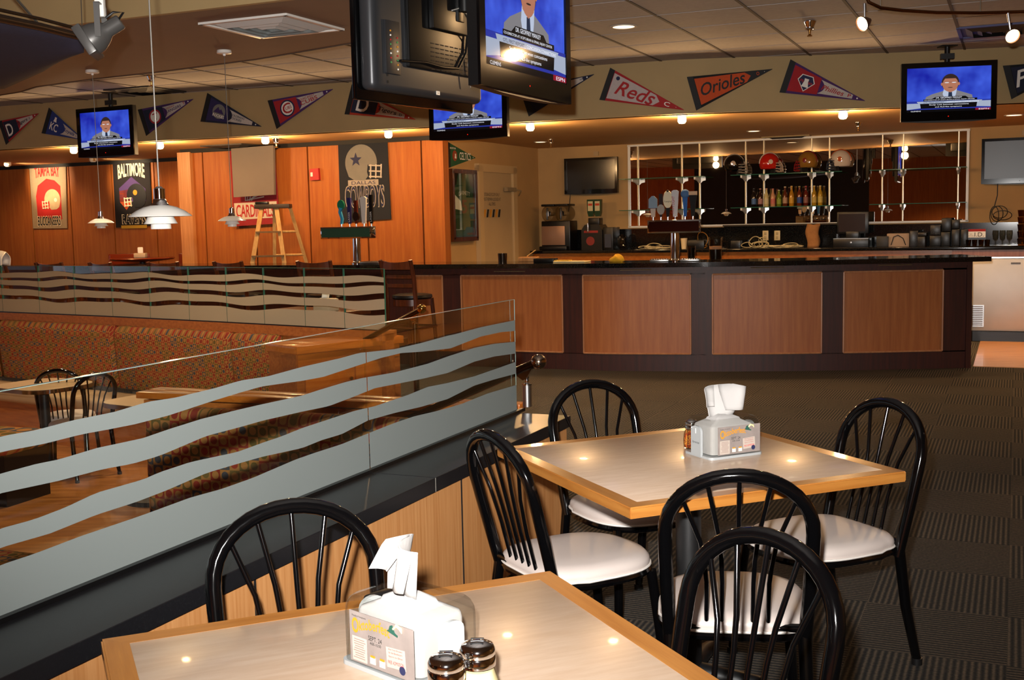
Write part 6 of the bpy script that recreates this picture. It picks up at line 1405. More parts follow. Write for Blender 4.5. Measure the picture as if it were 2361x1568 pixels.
# ---------------------------------------------------------------- things on the bar and the back counter
def tapsolve(px): 
    b = bar_at(px, 640); return b[0] - b[2] * 0.2, b[1], b[2]
BT = 1.065
def tower(label, px, boxpx, boxmat, handles):
    o, d, n = tapsolve(px); t = thing('beer_tower', label, 'beer tower', (o.x, o.y, BT)); 
    x0, z1 = onp(boxpx[0], boxpx[1], o, n), onp(boxpx[0], boxpx[1], o, n).z; x1 = onp(boxpx[2], boxpx[3], o, n); z0 = x1.z
    m = MB(); m.lathe([(0, 0), (0.06, 0), (0.06, 0.012), (0.048, 0.02), (0.045, 0.03), (0.045, z0 - BT + 0.01), (0, z0 - BT + 0.01)], (o.x, o.y, BT), n=28); m.build('column', CHROME, t, 40)
    c = (x0 + x1) / 2; wb = (x1 - x0).dot(d); m = MB(); m.box(Vector((c.x, c.y, (z0 + z1) / 2)), (wb, 0.12, z1 - z0), frame(d, -n), bev=0.004); bx = m.build('tap_box', CHROME, t)
    m = MB(); m.box(Vector((c.x, c.y, (z0 + z1) / 2)) + n * 0.0605, (wb - 0.03, 0.003, z1 - z0 - 0.03), frame(d, -n)); m.build('front_panel', boxmat, t)
    for (hx, hy0, hy1, kind, col, col2) in handles:
        pb = onp(hx, hy0, o - n * 0.0, n); ptp = onp(hx, hy1, o, n); hgt = ptp.z - z1; q = Vector((pb.x, pb.y, z1))
        m = MB(); m.cyl(q, q + ZUP * 0.04, 0.009, 10); tp = m.build('tap_stem', CHROME, t)
        M2 = frame(d, -n); m = MB()
        def pr(poly, th=0.014, mi=0): m.prism([(x * 1.0, 0.03 + z * (hgt - 0.03)) for x, z in poly], -th, th, q, d, ZUP, n, mi)
        if kind == 'oval': pr([(0.012, 0), (0.02, .35), (-0.02, .35), (-0.012, 0)]); m.lathe([(0, 0.012), (1, 0.012), (1.05, 0), (1, -0.012), (0, -0.012)], q + ZUP * (0.03 + 0.68 * (hgt - 0.03)), frame(d * 0.05, ZUP * 0.09) @ Matrix.Diagonal((0.045, 0.3 * hgt, 1)), 24, 1); m.ball(q + ZUP * hgt, 0.016, 10)
        elif kind == 'round': pr([(0.01, 0), (0.018, .3), (0.018, 1), (-0.018, 1), (-0.018, .3), (-0.01, 0)]); m.lathe([(0, 0.018), (1, 0.018), (1, -0.018), (0, -0.018)], q + ZUP * (0.03 + 0.32 * (hgt - 0.03)), frame(d, ZUP) @ Matrix.Diagonal((0.036, 0.05, 1)), 20, 1)
        elif kind == 'paddle': pr([(0.02, 0), (0.036, .95), (0.015, 1), (-0.015, 1.0), (-0.036, .95), (-0.02, 0)])
        elif kind == 'house': pr([(0.018, 0), (0.026, .4), (-0.026, .4), (-0.018, 0)]); pr([(0.042, .42), (0.042, .85), (0.01, 1), (-0.01, 1), (-0.042, .85), (-0.042, .42)], 0.02, 1)
        elif kind == 'ball': pr([(0.014, 0), (0.024, .7), (-0.024, .7), (-0.014, 0)]); m.ball(q + ZUP * (0.03 + 0.84 * (hgt - 0.03)), 0.045, 14, (1, 0.6, 1), M2, 1)
        elif kind == 'glass': pr([(0.016, 0), (0.026, .5), (0.038, .85), (-0.038, .85), (-0.026, .5), (-0.016, 0)], 0.022); pr([(0.04, .85), (0.04, 1), (-0.04, 1), (-0.04, .85)], 0.024, 1)
        elif kind == 'curl': pr([(0.012, 0), (0.022, .2), (0.0, .5), (0.025, .62), (-0.02, .66), (-0.03, .45), (-0.004, .2), (-0.012, 0)]); m.lathe([(0, 0.012), (1, 0.012), (1, -0.012), (0, -0.012)], q + ZUP * (0.03 + 0.75 * (hgt - 0.03)), frame(d, ZUP) @ Matrix.Diagonal((0.042, 0.055, 1)), 20, 1)
        else: pr([(0.012, 0), (0.02, .5), (0.02, 1), (-0.02, 1), (-0.02, .5), (-0.012, 0)])
        h = m.build('tap_handle', [col, col2 or col], tp)
        if kind == 'paddle' and hy1 < 470 and hx > 1500: text(h, 'lettering', 'Coors LIGHT', q + n * 0.0145 + ZUP * 0.06 - d * 0.012, ZUP + d * 0.05, -d, 0.17, 0.028, REDI, 0.001, 0.2)
        if kind == 'oval': text(h, 'lettering', 'Yuengling', q + n * 0.017 + ZUP * (0.6 * hgt) - d * 0.035, d, ZUP, 0.07, 0.02, BLACKL, 0.001)
        if kind == 'plain' and hx < 900 and hy1 < 460: text(h, 'lettering', 'LAGER', q + n * 0.0145 + ZUP * 0.05 + d * 0.01, ZUP, -d, 0.11, 0.02, WHITEI, 0.001)
    return t
hm = lambda n_, c_: mat('handle_' + n_, c_, 0.6, 0.0, 0.15)
tower('right beer tower with six tap handles and a dark reflecting box, on the bar', 1553, (1494, 508, 1616, 536), mat('dark_mirror', '3c2824', 0.06, 0.9),
      [(1506, 507, 452, 'house', hm('pale', 'b8a89c'), hm('greyblue', '7c90a0')), (1524, 507, 447, 'round', hm('dark', '2a1c18'), hm('stone', '98928a')), (1540, 507, 441, 'oval', hm('black', '14100e'), hm('cream', 'd6ccae')), (1557, 507, 438, 'paddle', hm('silver', 'c2c0c2'), None), (1580, 507, 437, 'ball', hm('blue', '2a5a9c'), hm('skyblue', '4a6a94')), (1598, 507, 441, 'glass', hm('black', '14100e'), hm('foam', 'c8a684'))])
tower('left beer tower with five tap handles and a greenish reflecting box, behind the bar stools', 803, (745, 524, 862, 549), mat('green_mirror', '4a7a64', 0.2, 0.6),
      [(788, 522, 458, 'curl', hm('sky', '3a9ac8'), hm('green', '1f7a5a')), (807, 522, 456, 'plain', hm('violet', '2c2a60'), None), (822, 522, 462, 'round', hm('brown', '5a2010'), hm('darkbrown', '2e1810')), (840, 522, 453, 'paddle', hm('white', 'd8d4cc'), None), (857, 522, 449, 'plain', hm('black', '14100e'), hm('red', '7a2418'))])
def onbar(px, back): 
    b = bar_at(px, 640); q = b[0] - b[2] * back; return Vector((q.x, q.y, BT)), b[1], b[2]
for px0, px1, lab in ((1494, 1612, 'white drip tray at the foot of the right beer tower'), (818, 862, 'white drip tray at the foot of the left beer tower')):
    a, d, n = onbar(px0, 0.2); b, _, _ = onbar(px1, 0.2); L_ = (b - a).length
    t = thing('drip_tray', lab, 'drip tray', (a + b) / 2)
    for q_, l_ in (((a + b) / 2 - n * 0.0, L_),) if px0 < 1000 else ((a + d * L_ * 0.2, L_ * 0.38), (b - d * L_ * 0.2, L_ * 0.38)):
        m = MB(); m.box(q_ + ZUP * 0.012, (l_, 0.18, 0.024), frame(d, -n), bev=0.006); m.build('tray', STEEL, t)
        m = MB()
        for k in range(7): m.box(q_ + ZUP * 0.026 + d * (l_ * (k - 3) / 8), (0.006, 0.16, 0.004), frame(d, -n))
        m.build('grille', STEEL, t)
def box_thing(name, label, cat, c, size, m_, rz=0.0, part='body', bev=0.006, group=None):
    t = thing(name, label, cat, c, rz, group); m = MB(); m.box((0, 0, size[2] / 2), size, bev=bev); m.build(part, m_, t, 40, True); return t
q, d, n = onbar(1299, 0.25); t = box_thing('menu_folder', 'cream and yellow paper folder lying on the bar', 'folder', q, (0.34, 0.2, 0.014), mat('cream_folder', 'e2cf9a', 0.6), math.atan2(d.y, d.x), 'cover')
m = MB(); m.box((-0.09, -0.02, 0.019), (0.16, 0.1, 0.008)); m.build('yellow_page', mat('yellow_page', 'd9b440', 0.7), t, 0, True)
q, d, n = onbar(1417, 0.22); t = thing('yellow_cloth', 'crumpled yellow cloth on the bar', 'cloth', q)
m = MB(); m.ball((0, 0, 0.03), 0.075, 18, (1.0, 0.7, 0.62))
for v in m.bm.verts:
    v.co += Vector((math.sin(60 * v.co.z + 31 * v.co.x), math.sin(50 * v.co.x), 0.6 * math.sin(57 * v.co.y + 40 * v.co.x))) * 0.012; v.co.z = max(0.0, v.co.z)
m.build('cloth', mat('yellow_cloth', 'c99a1c', 0.85), t, 60, True)
q, d, n = onbar(1236, 0.28); box_thing('black_case', 'flat black case lying on the bar near the alcove', 'case', q, (0.22, 0.14, 0.04), BLACKP, math.atan2(d.y, d.x))
q, d, n = onbar(1120, 0.45); t = thing('metal_cup', 'small dark metal cup on the bar below the alcove door', 'cup', q); m = MB(); m.lathe([(0, 0), (0.045, 0), (0.05, 0.09), (0.046, 0.09), (0.042, 0.006), (0, 0.006)], n=20); m.build('cup', mat('dark_metal', '4a4038', 0.2, 0.9), t, 40, True)
q, d, n = onbar(1178, 0.5); t = box_thing('card_tray', 'small wooden tray with a pencil on the bar below the alcove door', 'tray', q, (0.2, 0.12, 0.05), wood('tray_wood', 'a8703a', 'c8925a', 0.5), math.atan2(d.y, d.x)); m = MB(); m.cyl((-0.02, 0, 0.055), (0.08, 0, 0.12), 0.005, 6); m.build('pencil', mat('pencil', 'd0a860', 0.6), t, 40, True)
GL2 = clear('pint_glass', 'e8e6e0', 0.02, 0.1); STOUT = mat('dark_stout', '0c0605', 0.2); FOAM = mat('tan_foam', 'b98a66', 0.8)
q, d, n = onbar(1589, 0.3); t = thing('pint_glass', 'pint glass of dark beer right of the right beer tower', 'glass', q)
m = MB(); m.lathe([(0, 0), (0.034, 0), (0.046, 0.15), (0.043, 0.15), (0.031, 0.01), (0, 0.01)], n=24); m.build('glass', GL2, t, 50, True); m = MB(); m.lathe([(0, 0.011), (0.031, 0.011), (0.041, 0.13), (0, 0.13)], n=24); m.build('beer', STOUT, t, 50, True)
q, d, n = onbar(1654, 0.3); t = thing('beer_pitcher', 'clear pitcher of dark beer with tan foam on the bar', 'pitcher', q)
m = MB(); m.lathe([(0, 0), (0.06, 0), (0.062, 0.02), (0.066, 0.2), (0.072, 0.23), (0.069, 0.23), (0.062, 0.2), (0.057, 0.012), (0, 0.012)], n=28); m.build('jug', GL2, t, 50, True)
m = MB(); m.lathe([(0, 0.013), (0.057, 0.013), (0.06, 0.11), (0, 0.11)], n=24); m.build('beer', STOUT, t, 50, True); m = MB(); m.lathe([(0, 0.11), (0.06, 0.11), (0.061, 0.14), (0, 0.14)], n=24); m.build('foam', FOAM, t, 50, True)
m = MB(); m.tube([(0.062, 0, 0.19), (0.11, 0, 0.18), (0.112, 0, 0.08), (0.06, 0, 0.05)], 0.009, 8); m.build('handle', GL2, t, 60, True)

# back counter
def onbc(px, u=UB - 0.3):
    z = ZC; b = onu(px, 560, u); return Vector((b.x, b.y, ZC))
RZB = -TH
q = onbc(1287, UB - 0.33); t = thing('slush_machine', 'frozen drink machine with two clear bowls, at the left end of the back counter', 'drink machine', q, RZB)
m = MB(); m.box((0, 0.06, 0.2), (0.42, 0.3, 0.4), bev=0.01); m.build('body', BLACKP, t, 30, True); m = MB(); m.box((-0.03, -0.1, 0.2), (0.34, 0.02, 0.26), bev=0.003); m.build('steel_front', mat('warm_steel', 'a8846c', 0.35, 0.5), t, 30, True)
m = MB(); m.box((0, -0.14, 0.03), (0.4, 0.14, 0.05), bev=0.008); m.build('drip_tray', BLACKP, t, 30, True)
for sx in (-0.1, 0.1):
    m = MB(); m.lathe([(0.085, -0.12), (0.098, -0.1), (0.1, 0.1), (0.09, 0.18), (0, 0.19)], (sx, 0, 0.5), frame((1, 0, 0), (0, 0, 1)) @ Matrix.Diagonal((1, 1.15, -1)), 24); b_ = m.build('bowl', GL2, t, 50, True)
    m = MB(); m.lathe([(0, -0.1), (0.03, -0.1), (0.035, 0.1), (0, 0.1)], (sx, 0, 0.5), frame((1, 0, 0), (0, 0, 1)), 16); m.build('cooling_drum', CHROME, b_, 50, True)
    m = MB(); m.box((sx, 0.02, 0.615), (0.19, 0.3, 0.03), bev=0.01); m.build('lid', BLACKP, t, 40, True)
    m = MB(); m.tube([(sx, -0.13, 0.58), (sx, -0.15, 0.5), (sx, -0.14, 0.42)], 0.012, 8); m.build('spout', BLACKP, t, 40, True)
q = onbc(1372, UB - 0.33); t = thing('shot_dispenser', 'black chilled shot dispenser with two green bottles upside down on top', 'drink dispenser', q, RZB)
m = MB(); m.prism([(-0.15, 0), (0.15, 0), (0.15, 0.27), (0.1, 0.34), (-0.1, 0.34), (-0.15, 0.27)], -0.13, 0.16, (0, 0, 0), (1, 0, 0), (0, 0, 1), (0, 1, 0)); m.box((0, 0.03, 0.38), (0.16, 0.16, 0.1), bev=0.01); m.build('cabinet', BLACKP, t, 30, True)
m = MB(); m.lathe([(0, 0), (0.06, 0)], (-0.02, -0.132, 0.12), frame((1, 0, 0), (0, 0, 1)), 24); m.build('round_emblem', mat('rust_red', '7a2018', 0.6), t, 0, True)
m = MB(); m.box((-0.01, -0.132, 0.245), (0.2, 0.002, 0.03)); m.build('red_strip', mat('strip_red', '8a1c14', 0.5), t, 0, True)
m = MB(); m.cyl((-0.04, -0.13, 0.26), (-0.04, -0.17, 0.25), 0.012, 10); m.cyl((-0.04, -0.17, 0.25), (-0.04, -0.17, 0.36), 0.012, 10); m.build('tap', CHROME, t, 40, True)
for sx in (-0.05, 0.05):
    m = MB(); m.prism([(-0.045, 0.5), (-0.03, 0.45), (0.03, 0.45), (0.045, 0.5), (0.05, 0.68), (-0.05, 0.68)], -0.03, 0.04, (sx, 0, 0), (1, 0, 0), (0, 0, 1), (0, 1, 0)); bt_ = m.build('bottle', mat('green_bottle', '1d3a1a', 0.15), t, 30, True)
    m = MB(); m.box((sx, -0.032, 0.59), (0.07, 0.003, 0.13)); m.build('label_paper', mat('cream_label', 'c9bf94', 0.7), bt_, 0, True)
    m = MB(); m.box((sx, -0.0345, 0.61), (0.06, 0.002, 0.03)); m.build('label_band', mat('orange_label', 'b8401c', 0.7), bt_, 0, True)
q = onbc(1410, UB - 0.3); t = box_thing('dispenser_box', 'second dark dispenser cabinet right of the green bottles', 'drink dispenser', q, (0.14, 0.3, 0.3), BLACKP, RZB)
m = MB(); m.box((0, -0.152, 0.12), (0.09, 0.003, 0.18)); m.build('blue_panel', mat('slate_panel', '2c3244', 0.4), t, 0, True)
q = onbc(1432, UB - 0.28); t = thing('plastic_bag', 'crumpled clear plastic bag on the back counter', 'bag', q, RZB); m = MB(); m.ball((0, 0, 0.1), 0.1, 14, (0.8, 0.6, 1.0))
for v in m.bm.verts: v.co += Vector((math.sin(43 * v.co.z), math.sin(37 * v.co.x), 0)) * 0.014; v.co.z = max(0, v.co.z)
m.build('film', clear('plastic_film', 'c8ccd0', 0.1, 0.3), t, 30, True)
def cables(label, px, n_, span, hgt, m_, u=UB - 0.35, seed=1):
    q = onbc(px, u); t = thing('cable_tangle', label, 'cables', q, RZB); rnd = random.Random(seed); m = MB()
    for k in range(n_):
        c = Vector((rnd.uniform(-span, span) * 0.5, rnd.uniform(-.06, .06), 0)); r_ = rnd.uniform(0.4, 1) * span * 0.5; h_ = rnd.uniform(0.3, 1) * hgt
        m.tube([c + Vector((r_ * math.cos(a), 0.05 * math.sin(2 * a + k), 0.008 + h_ * (0.5 + 0.5 * math.sin(a)) * (1 if k % 2 else 0.35))) for a in [2 * math.pi * i / 18 for i in range(18)]], 0.0055, 6, True)
    m.build('cables', m_, t, 60, True)
CABW = mat('white_cable', 'c9b88c', 0.5)
cables('flat heap of pale cables on the counter left of the right beer tower', 1512, 8, 0.26, 0.07, CABW, seed=2)
cables('looped pale cables standing up below the middle shelf', 1745, 7, 0.24, 0.2, CABW, seed=5)
cables('low heap of pale cables left of the paper bag', 1818, 8, 0.3, 0.06, CABW, seed=9)
cables('orange cable loop left of the pitcher', 1630, 2, 0.14, 0.24, mat('orange_cable', 'a8742a', 0.5), seed=4)
for px, lab in ((1765, 'left one of two ivory wall outlets on the dark ledge'), (1792, 'right one of two ivory wall outlets on the dark ledge')):
    b = onu(px, 543, UB - 0.182); t = thing('wall_outlet', lab, 'outlet', b)
    m = MB(); m.box(b, (0.075, 0.006, 0.125), frame(V, U), bev=0.002); pl = m.build('cover_plate', mat('ivory_outlet', 'cbb98c', 0.45), t)
    m = MB()
    for z in (-0.026, 0.026): m.box(b + ZUP * z - U * 0.004, (0.032, 0.004, 0.035), frame(V, U), bev=0.001)
    m.build('socket', mat('ivory_socket', 'a8966a', 0.45), pl)
q = onbc(1874, UB - 0.3); t = thing('paper_bag', 'tall folded brown paper bag on the back counter', 'paper bag', q, RZB); zt_ = onu(1874, 518, UB - 0.3).z - ZC
m = MB(); m.grid(lambda u, v: Vector((0.075 * math.cos(2 * math.pi * u) * (1 + 0.05 * math.sin(6 * v + 9 * u)) * (1.0 + 0.12 * v) + 0.01 * math.sin(7 * v), 0.05 * math.sin(2 * math.pi * u), v * zt_ + (0.012 * math.sin(4 * math.pi * u) if v > 0.95 else 0))), 24, 10)
o = m.build('paper', mat('kraft_paper', '9a6a3c', 0.85, var=0.15, scale=14), t, 50, True); sm = o.modifiers.new('thickness', 'SOLIDIFY'); sm.thickness = 0.002
q = onbc(1698, UB - 0.4); box_thing('black_adapter', 'black adapter box beside the looped cables', 'adapter', q, (0.13, 0.1, 0.1), BLACKP, RZB)
q = onbc(1609, UB - 0.3); box_thing('black_drawer_box', 'low black cash drawer behind the right beer tower', 'cash drawer', q, (0.24, 0.3, 0.11), BLACKP, RZB)
q = onbc(1577, UB - 0.45); t = thing('foam_cup', 'cream foam cup behind the right beer tower', 'cup', q); m = MB(); m.lathe([(0, 0), (0.032, 0), (0.045, 0.14), (0.047, 0.14), (0.042, 0.135), (0.03, 0.008), (0, 0.008)], n=20); m.build('cup', mat('cream_cup', 'd8c49a', 0.7), t, 50, True)
# register
q = onbc(1966, UB - 0.32); t = thing('cash_register', 'black till with a flat screen, right of the paper bag', 'till', q, RZB)
m = MB(); m.box((0, 0, 0.055), (0.42, 0.36, 0.11), bev=0.006); dr = m.build('cash_drawer', BLACKP, t, 40, True); m = MB(); m.lathe([(0, 0.004), (0.01, 0.003)], (0, -0.181, 0.06), frame((1, 0, 0), (0, 0, 1)), 12); m.build('lock', STEEL, dr, 40, True)
m = MB(); m.box((0, -0.182, 0.108), (0.42, 0.004, 0.006)); m.build('drawer_edge', STEEL, t, 0, True)
m = MB(); m.box((0, 0.03, 0.15), (0.16, 0.12, 0.09), bev=0.01); m.build('stand', BLACKP, t, 40, True); m = MB(); m.box((0, 0.0, 0.3), (0.38, 0.04, 0.27), bev=0.008); m.build('screen_case', BLACKP, t, 40, True)
m = MB(); m.box((-0.01, -0.021, 0.3), (0.32, 0.003, 0.22)); m.build('screen', mat('till_screen', '2a1a12', 0.2), t, 0, True)
q = onbc(2036, UB - 0.35); box_thing('small_printer', 'small dark receipt printer right of the till', 'printer', q, (0.14, 0.16, 0.13), mat('printer_dark', '24221f', 0.5), RZB)
q = onbc(2072, UB - 0.3); t = box_thing('cream_box', 'cream box with a cable, right of the till', 'box', q, (0.26, 0.2, 0.16), mat('cream_box', 'a8907a', 0.6), RZB)
m = MB(); m.tube([(-0.08, -0.105, 0.02), (-0.05, -0.11, 0.12), (0.0, -0.11, 0.14), (0.06, -0.11, 0.1), (0.09, -0.105, 0.02)], 0.005, 6); m.build('cable', BLACKP, t, 40, True)
SPK = granite('speckled_black', '17171a', '6a6c70', 0.35)
for (px, u, dz_, size, tilt, lab) in ((2107, UB - 0.4, 0, (0.1, 0.1, 0.19), 6, 'leaning speckled black box, leftmost of the box stack'), (2124, UB - 0.4, 0, (0.11, 0.1, 0.12), -8, 'small speckled box, second in the box stack'), (2127, UB - 0.4, 0.125, (0.11, 0.1, 0.045), -8, 'thin speckled box lying on the second one'),
      (2157, UB - 0.38, 0, (0.13, 0.12, 0.13), 0, 'shiny black box, third in the row, lower one'), (2157, UB - 0.38, 0.135, (0.12, 0.12, 0.12), 0, 'speckled black box on top of the third one'), (2180, UB - 0.36, 0, (0.11, 0.12, 0.17), 0, 'black box, lower one of the tallest pair'),
      (2182, UB - 0.36, 0.175, (0.11, 0.12, 0.16), 0, 'black box, upper one of the tallest pair'), (2204, UB - 0.36, 0, (0.09, 0.12, 0.2), 0, 'upright black box right of the tallest pair'), (2203, UB - 0.36, 0.205, (0.09, 0.11, 0.11), 0, 'small box on top of the upright one'), (2224, UB - 0.4, 0, (0.08, 0.1, 0.2), 0, 'upright black box, rightmost of the box stack')):
    q = onbc(px, u); box_thing('tap_cover_box', lab, 'box', (q.x, q.y, ZC + dz_), size, SPK if 'speck' in lab else BLACKP, RZB + R(tilt), bev=0.008, group='black boxes at the right of the back counter')
q = onbc(2251, UB - 0.42); b = onu(2251, 536, UB - 0.42); t = thing('id_sign', 'small red, white and black sign about showing identity cards', 'sign', (q.x, q.y, ZC), RZB)
m = MB(); m.box((0, 0, 0.1), (0.21, 0.02, 0.2)); m.build('board', BLACKP, t, 0, True); m = MB(); m.box((0, -0.011, 0.145), (0.2, 0.003, 0.09)); m.build('white_field', WHITE, t, 0, True); m = MB(); m.box((0, -0.012, 0.185), (0.2, 0.003, 0.028)); m.build('red_field', REDI, t, 0, True)
text(t, 'lettering', 'I.D.', (-0.02, -0.0135, 0.11), (1, 0, 0), (0, 0, 1), 0.1, 0.05, BLACKL, 0.001, local=True); text(t, 'lettering', 'WE\nCHECK', (-0.09, -0.0135, 0.112), (1, 0, 0), (0, 0, 1), 0.06, 0.035, mat('gold_print', '9a7a50', 0.6), 0.001, local=True)
AMB = clear('amber_glass', 'c8a878', 0.05, 0.3)
tg = None
for k, px in enumerate((2233, 2247, 2262, 2276)):
    q = onbc(px, UB - 0.5); lb = ('amber shot glass in front of the sign, leftmost of four', 'amber shot glass in front of the sign, second from its left edge', 'amber shot glass in front of the sign, third from its left edge', 'amber shot glass in front of the sign, rightmost of four')[k]
    if tg is None: tg = thing('shot_glass', lb, 'glass', q, 0, 'shot glasses by the sign'); m = MB(); m.lathe([(0, 0), (0.024, 0), (0.031, 0.075), (0.028, 0.075), (0.021, 0.012), (0, 0.012)], n=18); m.build('glass', AMB, tg, 50, True)
    else: dup(tg, q, 0, lb)
tg = None
for k, px in enumerate((2295, 2311, 2327)):
    q = onbc(px, UB - 0.4); lb = ('stemmed glass against the splash, left of three', 'stemmed glass against the splash, middle of three', 'stemmed glass against the splash, right of three')[k]
    if tg is None: tg = thing('stemmed_glass', lb, 'glass', q, 0, 'stemmed glasses by the glass stack'); m = MB(); m.lathe([(0, 0), (0.03, 0), (0.03, 0.006), (0.008, 0.015), (0.008, 0.05), (0.03, 0.08), (0.036, 0.14), (0.033, 0.18), (0.031, 0.18), (0.033, 0.14), (0.027, 0.083), (0, 0.06)], n=20); m.build('glass', GL2, tg, 50, True)
    else: dup(tg, q, 0, lb)
tg = None
for k in range(5):
    q = onbc(2354, UB - 0.35); lb = ('lowest glass of the tall stack at the right edge', 'second glass from the bottom of the tall stack', 'middle glass of the tall stack at the right edge', 'second glass from the top of the tall stack', 'topmost glass of the tall stack at the right edge')[k]; z = ZC + 0.002 + 0.083 * k
    if tg is None: tg = thing('tumbler', lb, 'glass', (q.x, q.y, z), 0, 'stacked tumblers at the right edge'); m = MB(); m.lathe([(0, 0), (0.034, 0), (0.045, 0.08), (0.042, 0.08), (0.031, 0.008), (0, 0.008)], n=20); m.build('glass', AMB, tg, 50, True)
    else: dup(tg, (q.x, q.y, z), 0, lb)
# under-counter fridge right of the bar
q0, q1 = onz(2225, 786, 0.006), onz(2420, 786, 0.006); c = (q0 + q1) / 2
u_ = 14.22; fz = 1.0
va, vb = onu(2180, 700, u_).dot(V), onu(2460, 700, u_).dot(V)
t = thing('steel_cooler', 'stainless steel cooler with a louvred grille, right of the bar end', 'cooler', P(u_ + 0.2, (va + vb) / 2, 0.006), RZB)
Lc = vb - va
m = MB(); m.box((0, -0.04, 0.53), (Lc, 0.3, 0.84)); m.build('cabinet', mat('dark_metal_case', '2a2a2c', 0.4, 0.5), t, 0, True)
m = MB(); m.box((0.0, -0.205, 0.53), (Lc, 0.03, 0.83), bev=0.004); dr = m.build('door', mat('satin_steel', 'c8c6c5', 0.5, 0.7, var=0.06, scale=3), t, 40, True)
m = MB(); m.box((0, -0.15, 0.055), (Lc, 0.2, 0.11)); m.build('toe_kick', BLACKP, t, 0, True)
m = MB(); m.box((0, -0.2, 0.955), (Lc, 0.05, 0.016)); m.build('top_trim', STEEL, t, 0, True)
gx = (onu(2249, 730, u_).dot(V) - (va + vb) / 2); gz0, gz1 = onu(2249, 752, u_).z, onu(2249, 706, u_).z
m = MB(); m.box((gx, -0.223, (gz0 + gz1) / 2), (0.18, 0.006, gz1 - gz0 + 0.02)); g_ = m.build('grille_frame', STEEL, t, 0, True); m = MB()
for k in range(11): m.box((gx, -0.228, lerp(gz0, gz1, (k + 0.5) / 11)), (0.155, 0.006, 0.009))
m.build('louvres', mat('louvre_dark', '5a4a44', 0.4, 0.5), g_, 0, True)
bx = onu(2342, 608, u_).dot(V) - (va + vb) / 2; m = MB(); m.box((bx, -0.222, onu(2342, 608, u_).z), (0.1, 0.004, 0.018)); m.build('name_plate', mat('plate_dark', '4a4644', 0.4), dr, 0, True)

# football helmets on the upper glass shelf
def helmet(label, px, py, face, shell, guard, stripe, flip):
    z = SH[0] + 0.006; b = onu(px, py, UB - 0.15); t = thing('football_helmet', label, 'helmet', (b.x, b.y, z), RZB + R(face), 'football helmets on the upper shelf')
    s = 0.118; f_ = flip
    m = MB(); nU, nV = 28, 18
    def sh(u, v):
        a = 2 * math.pi * u; p = math.pi * (0.02 + 0.66 * v); x = math.cos(a) * math.sin(p); y = math.sin(a) * math.sin(p); zz = math.cos(p)
        zl = zz if zz > -0.5 else -0.5
        if x * 1 > 0.45 and zz < 0.25: x *= 1.0 - 0.35 * min(1, (0.25 - zz) * 2)     # face opening cut back
        return Vector((x * s * 1.12 * f_, y * s * 0.92, 0.13 + zl * s * 1.15))
    m.grid(sh, nU, nV); m.build('shell', shell, t, 60, True)
    m = MB(); m.prism([(f_ * 0.03, 0.0), (f_ * 0.095, 0.03), (f_ * 0.085, 0.15), (f_ * 0.11, 0.165), (f_ * 0.06, 0.165)], -0.075, 0.075, (0, 0, 0), (1, 0, 0), (0, 0, 1), (0, 1, 0)); m.build('inner_padding', mat('dark_padding', '1a1614', 0.8), t, 40, True)
    m = MB(); 
    for z_, d_ in ((0.135, 0.14), (0.1, 0.165), (0.06, 0.175), (0.025, 0.165)):
        m.tube([(f_ * 0.05, -0.1, z_ * 0.9 + 0.01), (f_ * d_ * 0.85, -0.075, z_), (f_ * d_, 0, z_ - 0.004), (f_ * d_ * 0.85, 0.075, z_), (f_ * 0.05, 0.1, z_ * 0.9 + 0.01)], 0.0055, 6)
    for y in (-0.045, 0.0, 0.045): m.tube([(f_ * 0.12, y, 0.165), (f_ * 0.16, y, 0.1), (f_ * 0.166, y, 0.025)], 0.0055, 6)
    m.build('face_guard', guard, t, 60, True)
    m = MB(); m.tube([(f_ * s * 1.13 * math.cos(a), 0, 0.132 + s * 1.16 * math.sin(a)) for a in [math.pi * (0.16 + 0.84 * i / 14) for i in range(15)]], 0.008, 6); m.build('crown_stripe', stripe, t, 60, True)
    m = MB(); m.lathe([(0, 0.003), (0.03, 0.0)], (-f_ * 0.02, -s * 0.925, 0.15), frame((1, 0, 0), (0, 0, 1)), 16); m.build('side_emblem', stripe, t, 40, True)
gm = lambda n_, c_: mat('helmet_' + n_, c_, 0.12, 0.0, 0.6, coat=0.5)
helmet('black football helmet, leftmost on the upper glass shelf', 1693, 384, 15, gm('black', '0c0a0a'), mat('grey_guard', 'a89884', 0.4), gm('bone', 'b8a490'), 1)
helmet('red football helmet with a pale face guard on the upper glass shelf', 1774, 380, 30, gm('red', 'b81c14'), mat('cream_guard', 'e0bfa0', 0.4), gm('white_stripe', 'd8c8b4'), 1)
helmet('gold football helmet with a red face guard on the upper glass shelf', 1862, 378, -20, gm('gold', '8a6024'), mat('red_guard', 'a01c1c', 0.4), gm('maroon', '7a1a1c'), -1)
helmet('white football helmet with an orange stripe, rightmost on the upper glass shelf', 1938, 376, -8, gm('white', 'cfc0ae'), mat('grey_blue_guard', '3e4450', 0.4), gm('orange', 'b04a1c'), -1)
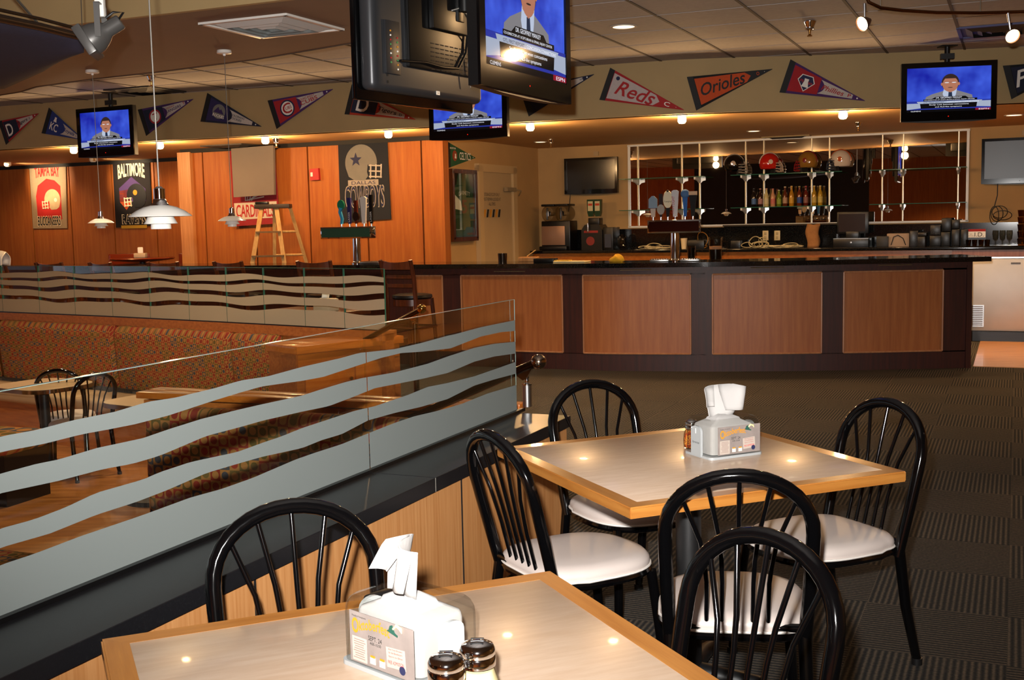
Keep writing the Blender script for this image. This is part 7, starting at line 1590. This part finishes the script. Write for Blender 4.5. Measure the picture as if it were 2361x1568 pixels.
# bottles on the lower shelf
def bottle(label, px, h_, glass, lbl, cap):
    z = SH[1] + 0.005; b = onu(px, 465, UB - 0.17); t = thing('beer_bottle', label, 'bottle', (b.x, b.y, z), RZB, 'bottles on the lower glass shelf')
    m = MB(); k = h_ / 0.235; m.lathe([(0, 0), (0.029, 0), (0.0305, 0.006), (0.0305, 0.125 * k), (0.025, 0.155 * k), (0.014, 0.185 * k), (0.0125, 0.222 * k), (0.014, 0.225 * k), (0.014, 0.232 * k), (0, 0.232 * k)], n=18); m.build('glass', glass, t, 50, True)
    m = MB(); m.lathe([(0.031, 0.035 * k), (0.031, 0.105 * k)], n=18); m.build('paper_label', lbl, t, 50, True)
    m = MB(); m.lathe([(0.0145, 0.223 * k), (0.015, 0.236 * k), (0, 0.238 * k)], n=14); m.build('cap', cap, t, 50, True)
bg = lambda n_, c_: mat('bottle_' + n_, c_, 0.1, 0.0, 0.6)
for (px, h_, gcol, lcol, ccol, lab) in ((1738, 0.24, '120c0a', '4a6a98', '1a1a1a', 'nearly black bottle with a blue label, leftmost of the bottle row'), (1753, 0.235, '2a0f0a', 'a87870', 'a06a58', 'dark brown bottle with a pink neck, second in the row'), (1767, 0.235, 'c4b478', 'd0c290', 'c08a70', 'cream bottle, third in the row'), (1782, 0.23, 'c08a64', 'c46a5a', 'b05a4a', 'pink bottle in the row'),
      (1796, 0.21, '6a7a1e', '8a9a34', 'c0b88c', 'short green bottle in the row'), (1810, 0.25, '5a2410', 'b08a6a', 'c8b48c', 'brown bottle right of the green one'), (1825, 0.255, 'b07818', 'd09a28', 'c9a24a', 'amber gold bottle in the middle of the row'), (1843, 0.25, '6a2a12', '2a4a8c', '9a8a4a', 'brown bottle with a deep blue label'),
      (1858, 0.25, '5a160e', '8a5a4c', 'a02018', 'red brown bottle with a red neck'), (1877, 0.25, 'a88020', 'c8a850', 'c0b070', 'yellow bottle, second from the right of the row'), (1891, 0.25, 'b08c24', 'cdb458', 'c0b070', 'yellow bottle, rightmost of the row')):
    bottle(lab, px, h_, bg(gcol, gcol), mat('label_' + lcol, lcol, 0.6), mat('cap_' + ccol, ccol, 0.4))
# small security camera dome and tissue box behind the far panes
b = onz(1303, 344, LZ); t = thing('smoke_detector', 'small white smoke detector above the black wall television', 'smoke detector', (b.x, b.y, LZ)); m = MB(); m.lathe([(0.06, 0), (0.055, -0.03), (0.03, -0.045), (0, -0.045)], n=24); m.build('cover', WHITE, t, 40, True)
bq = onz(752, 712, 0.78); t = thing('napkin_dispenser', 'pale napkin box with a pulled napkin, seen through the far glass panes', 'napkin dispenser', (bq.x, bq.y, 0.76), R(-35))
m = MB(); m.box((0, 0, 0.055), (0.19, 0.13, 0.11), bev=0.012); m.build('box', mat('pale_box', 'b9a890', 0.5), t, 40, True); m = MB(); m.grid(lambda u, v: Vector(((u - 0.5) * 0.1 + 0.02 * v, 0.02 * math.sin(4 * u), 0.11 + 0.09 * v * (1 - 0.3 * u))), 8, 5); o = m.build('pulled_napkin', PAPER, t, 60, True); sm = o.modifiers.new('thickness', 'SOLIDIFY'); sm.thickness = 0.002
t = thing('low_table', 'dark table behind the far glass panes carrying the napkin box', 'table', (bq.x - 0.2, bq.y + 0.1, 0), R(-36)); m = MB(); m.box((0, 0, 0.74), (0.9, 0.7, 0.04), bev=0.005); m.build('tabletop', DARKP, t, 40, True); m = MB(); m.lathe([(0, 0.72), (0.04, 0.72), (0.04, 0.03), (0.25, 0.02), (0.25, 0), (0, 0)], n=20); m.build('pedestal', BLKMAT, t, 40, True)
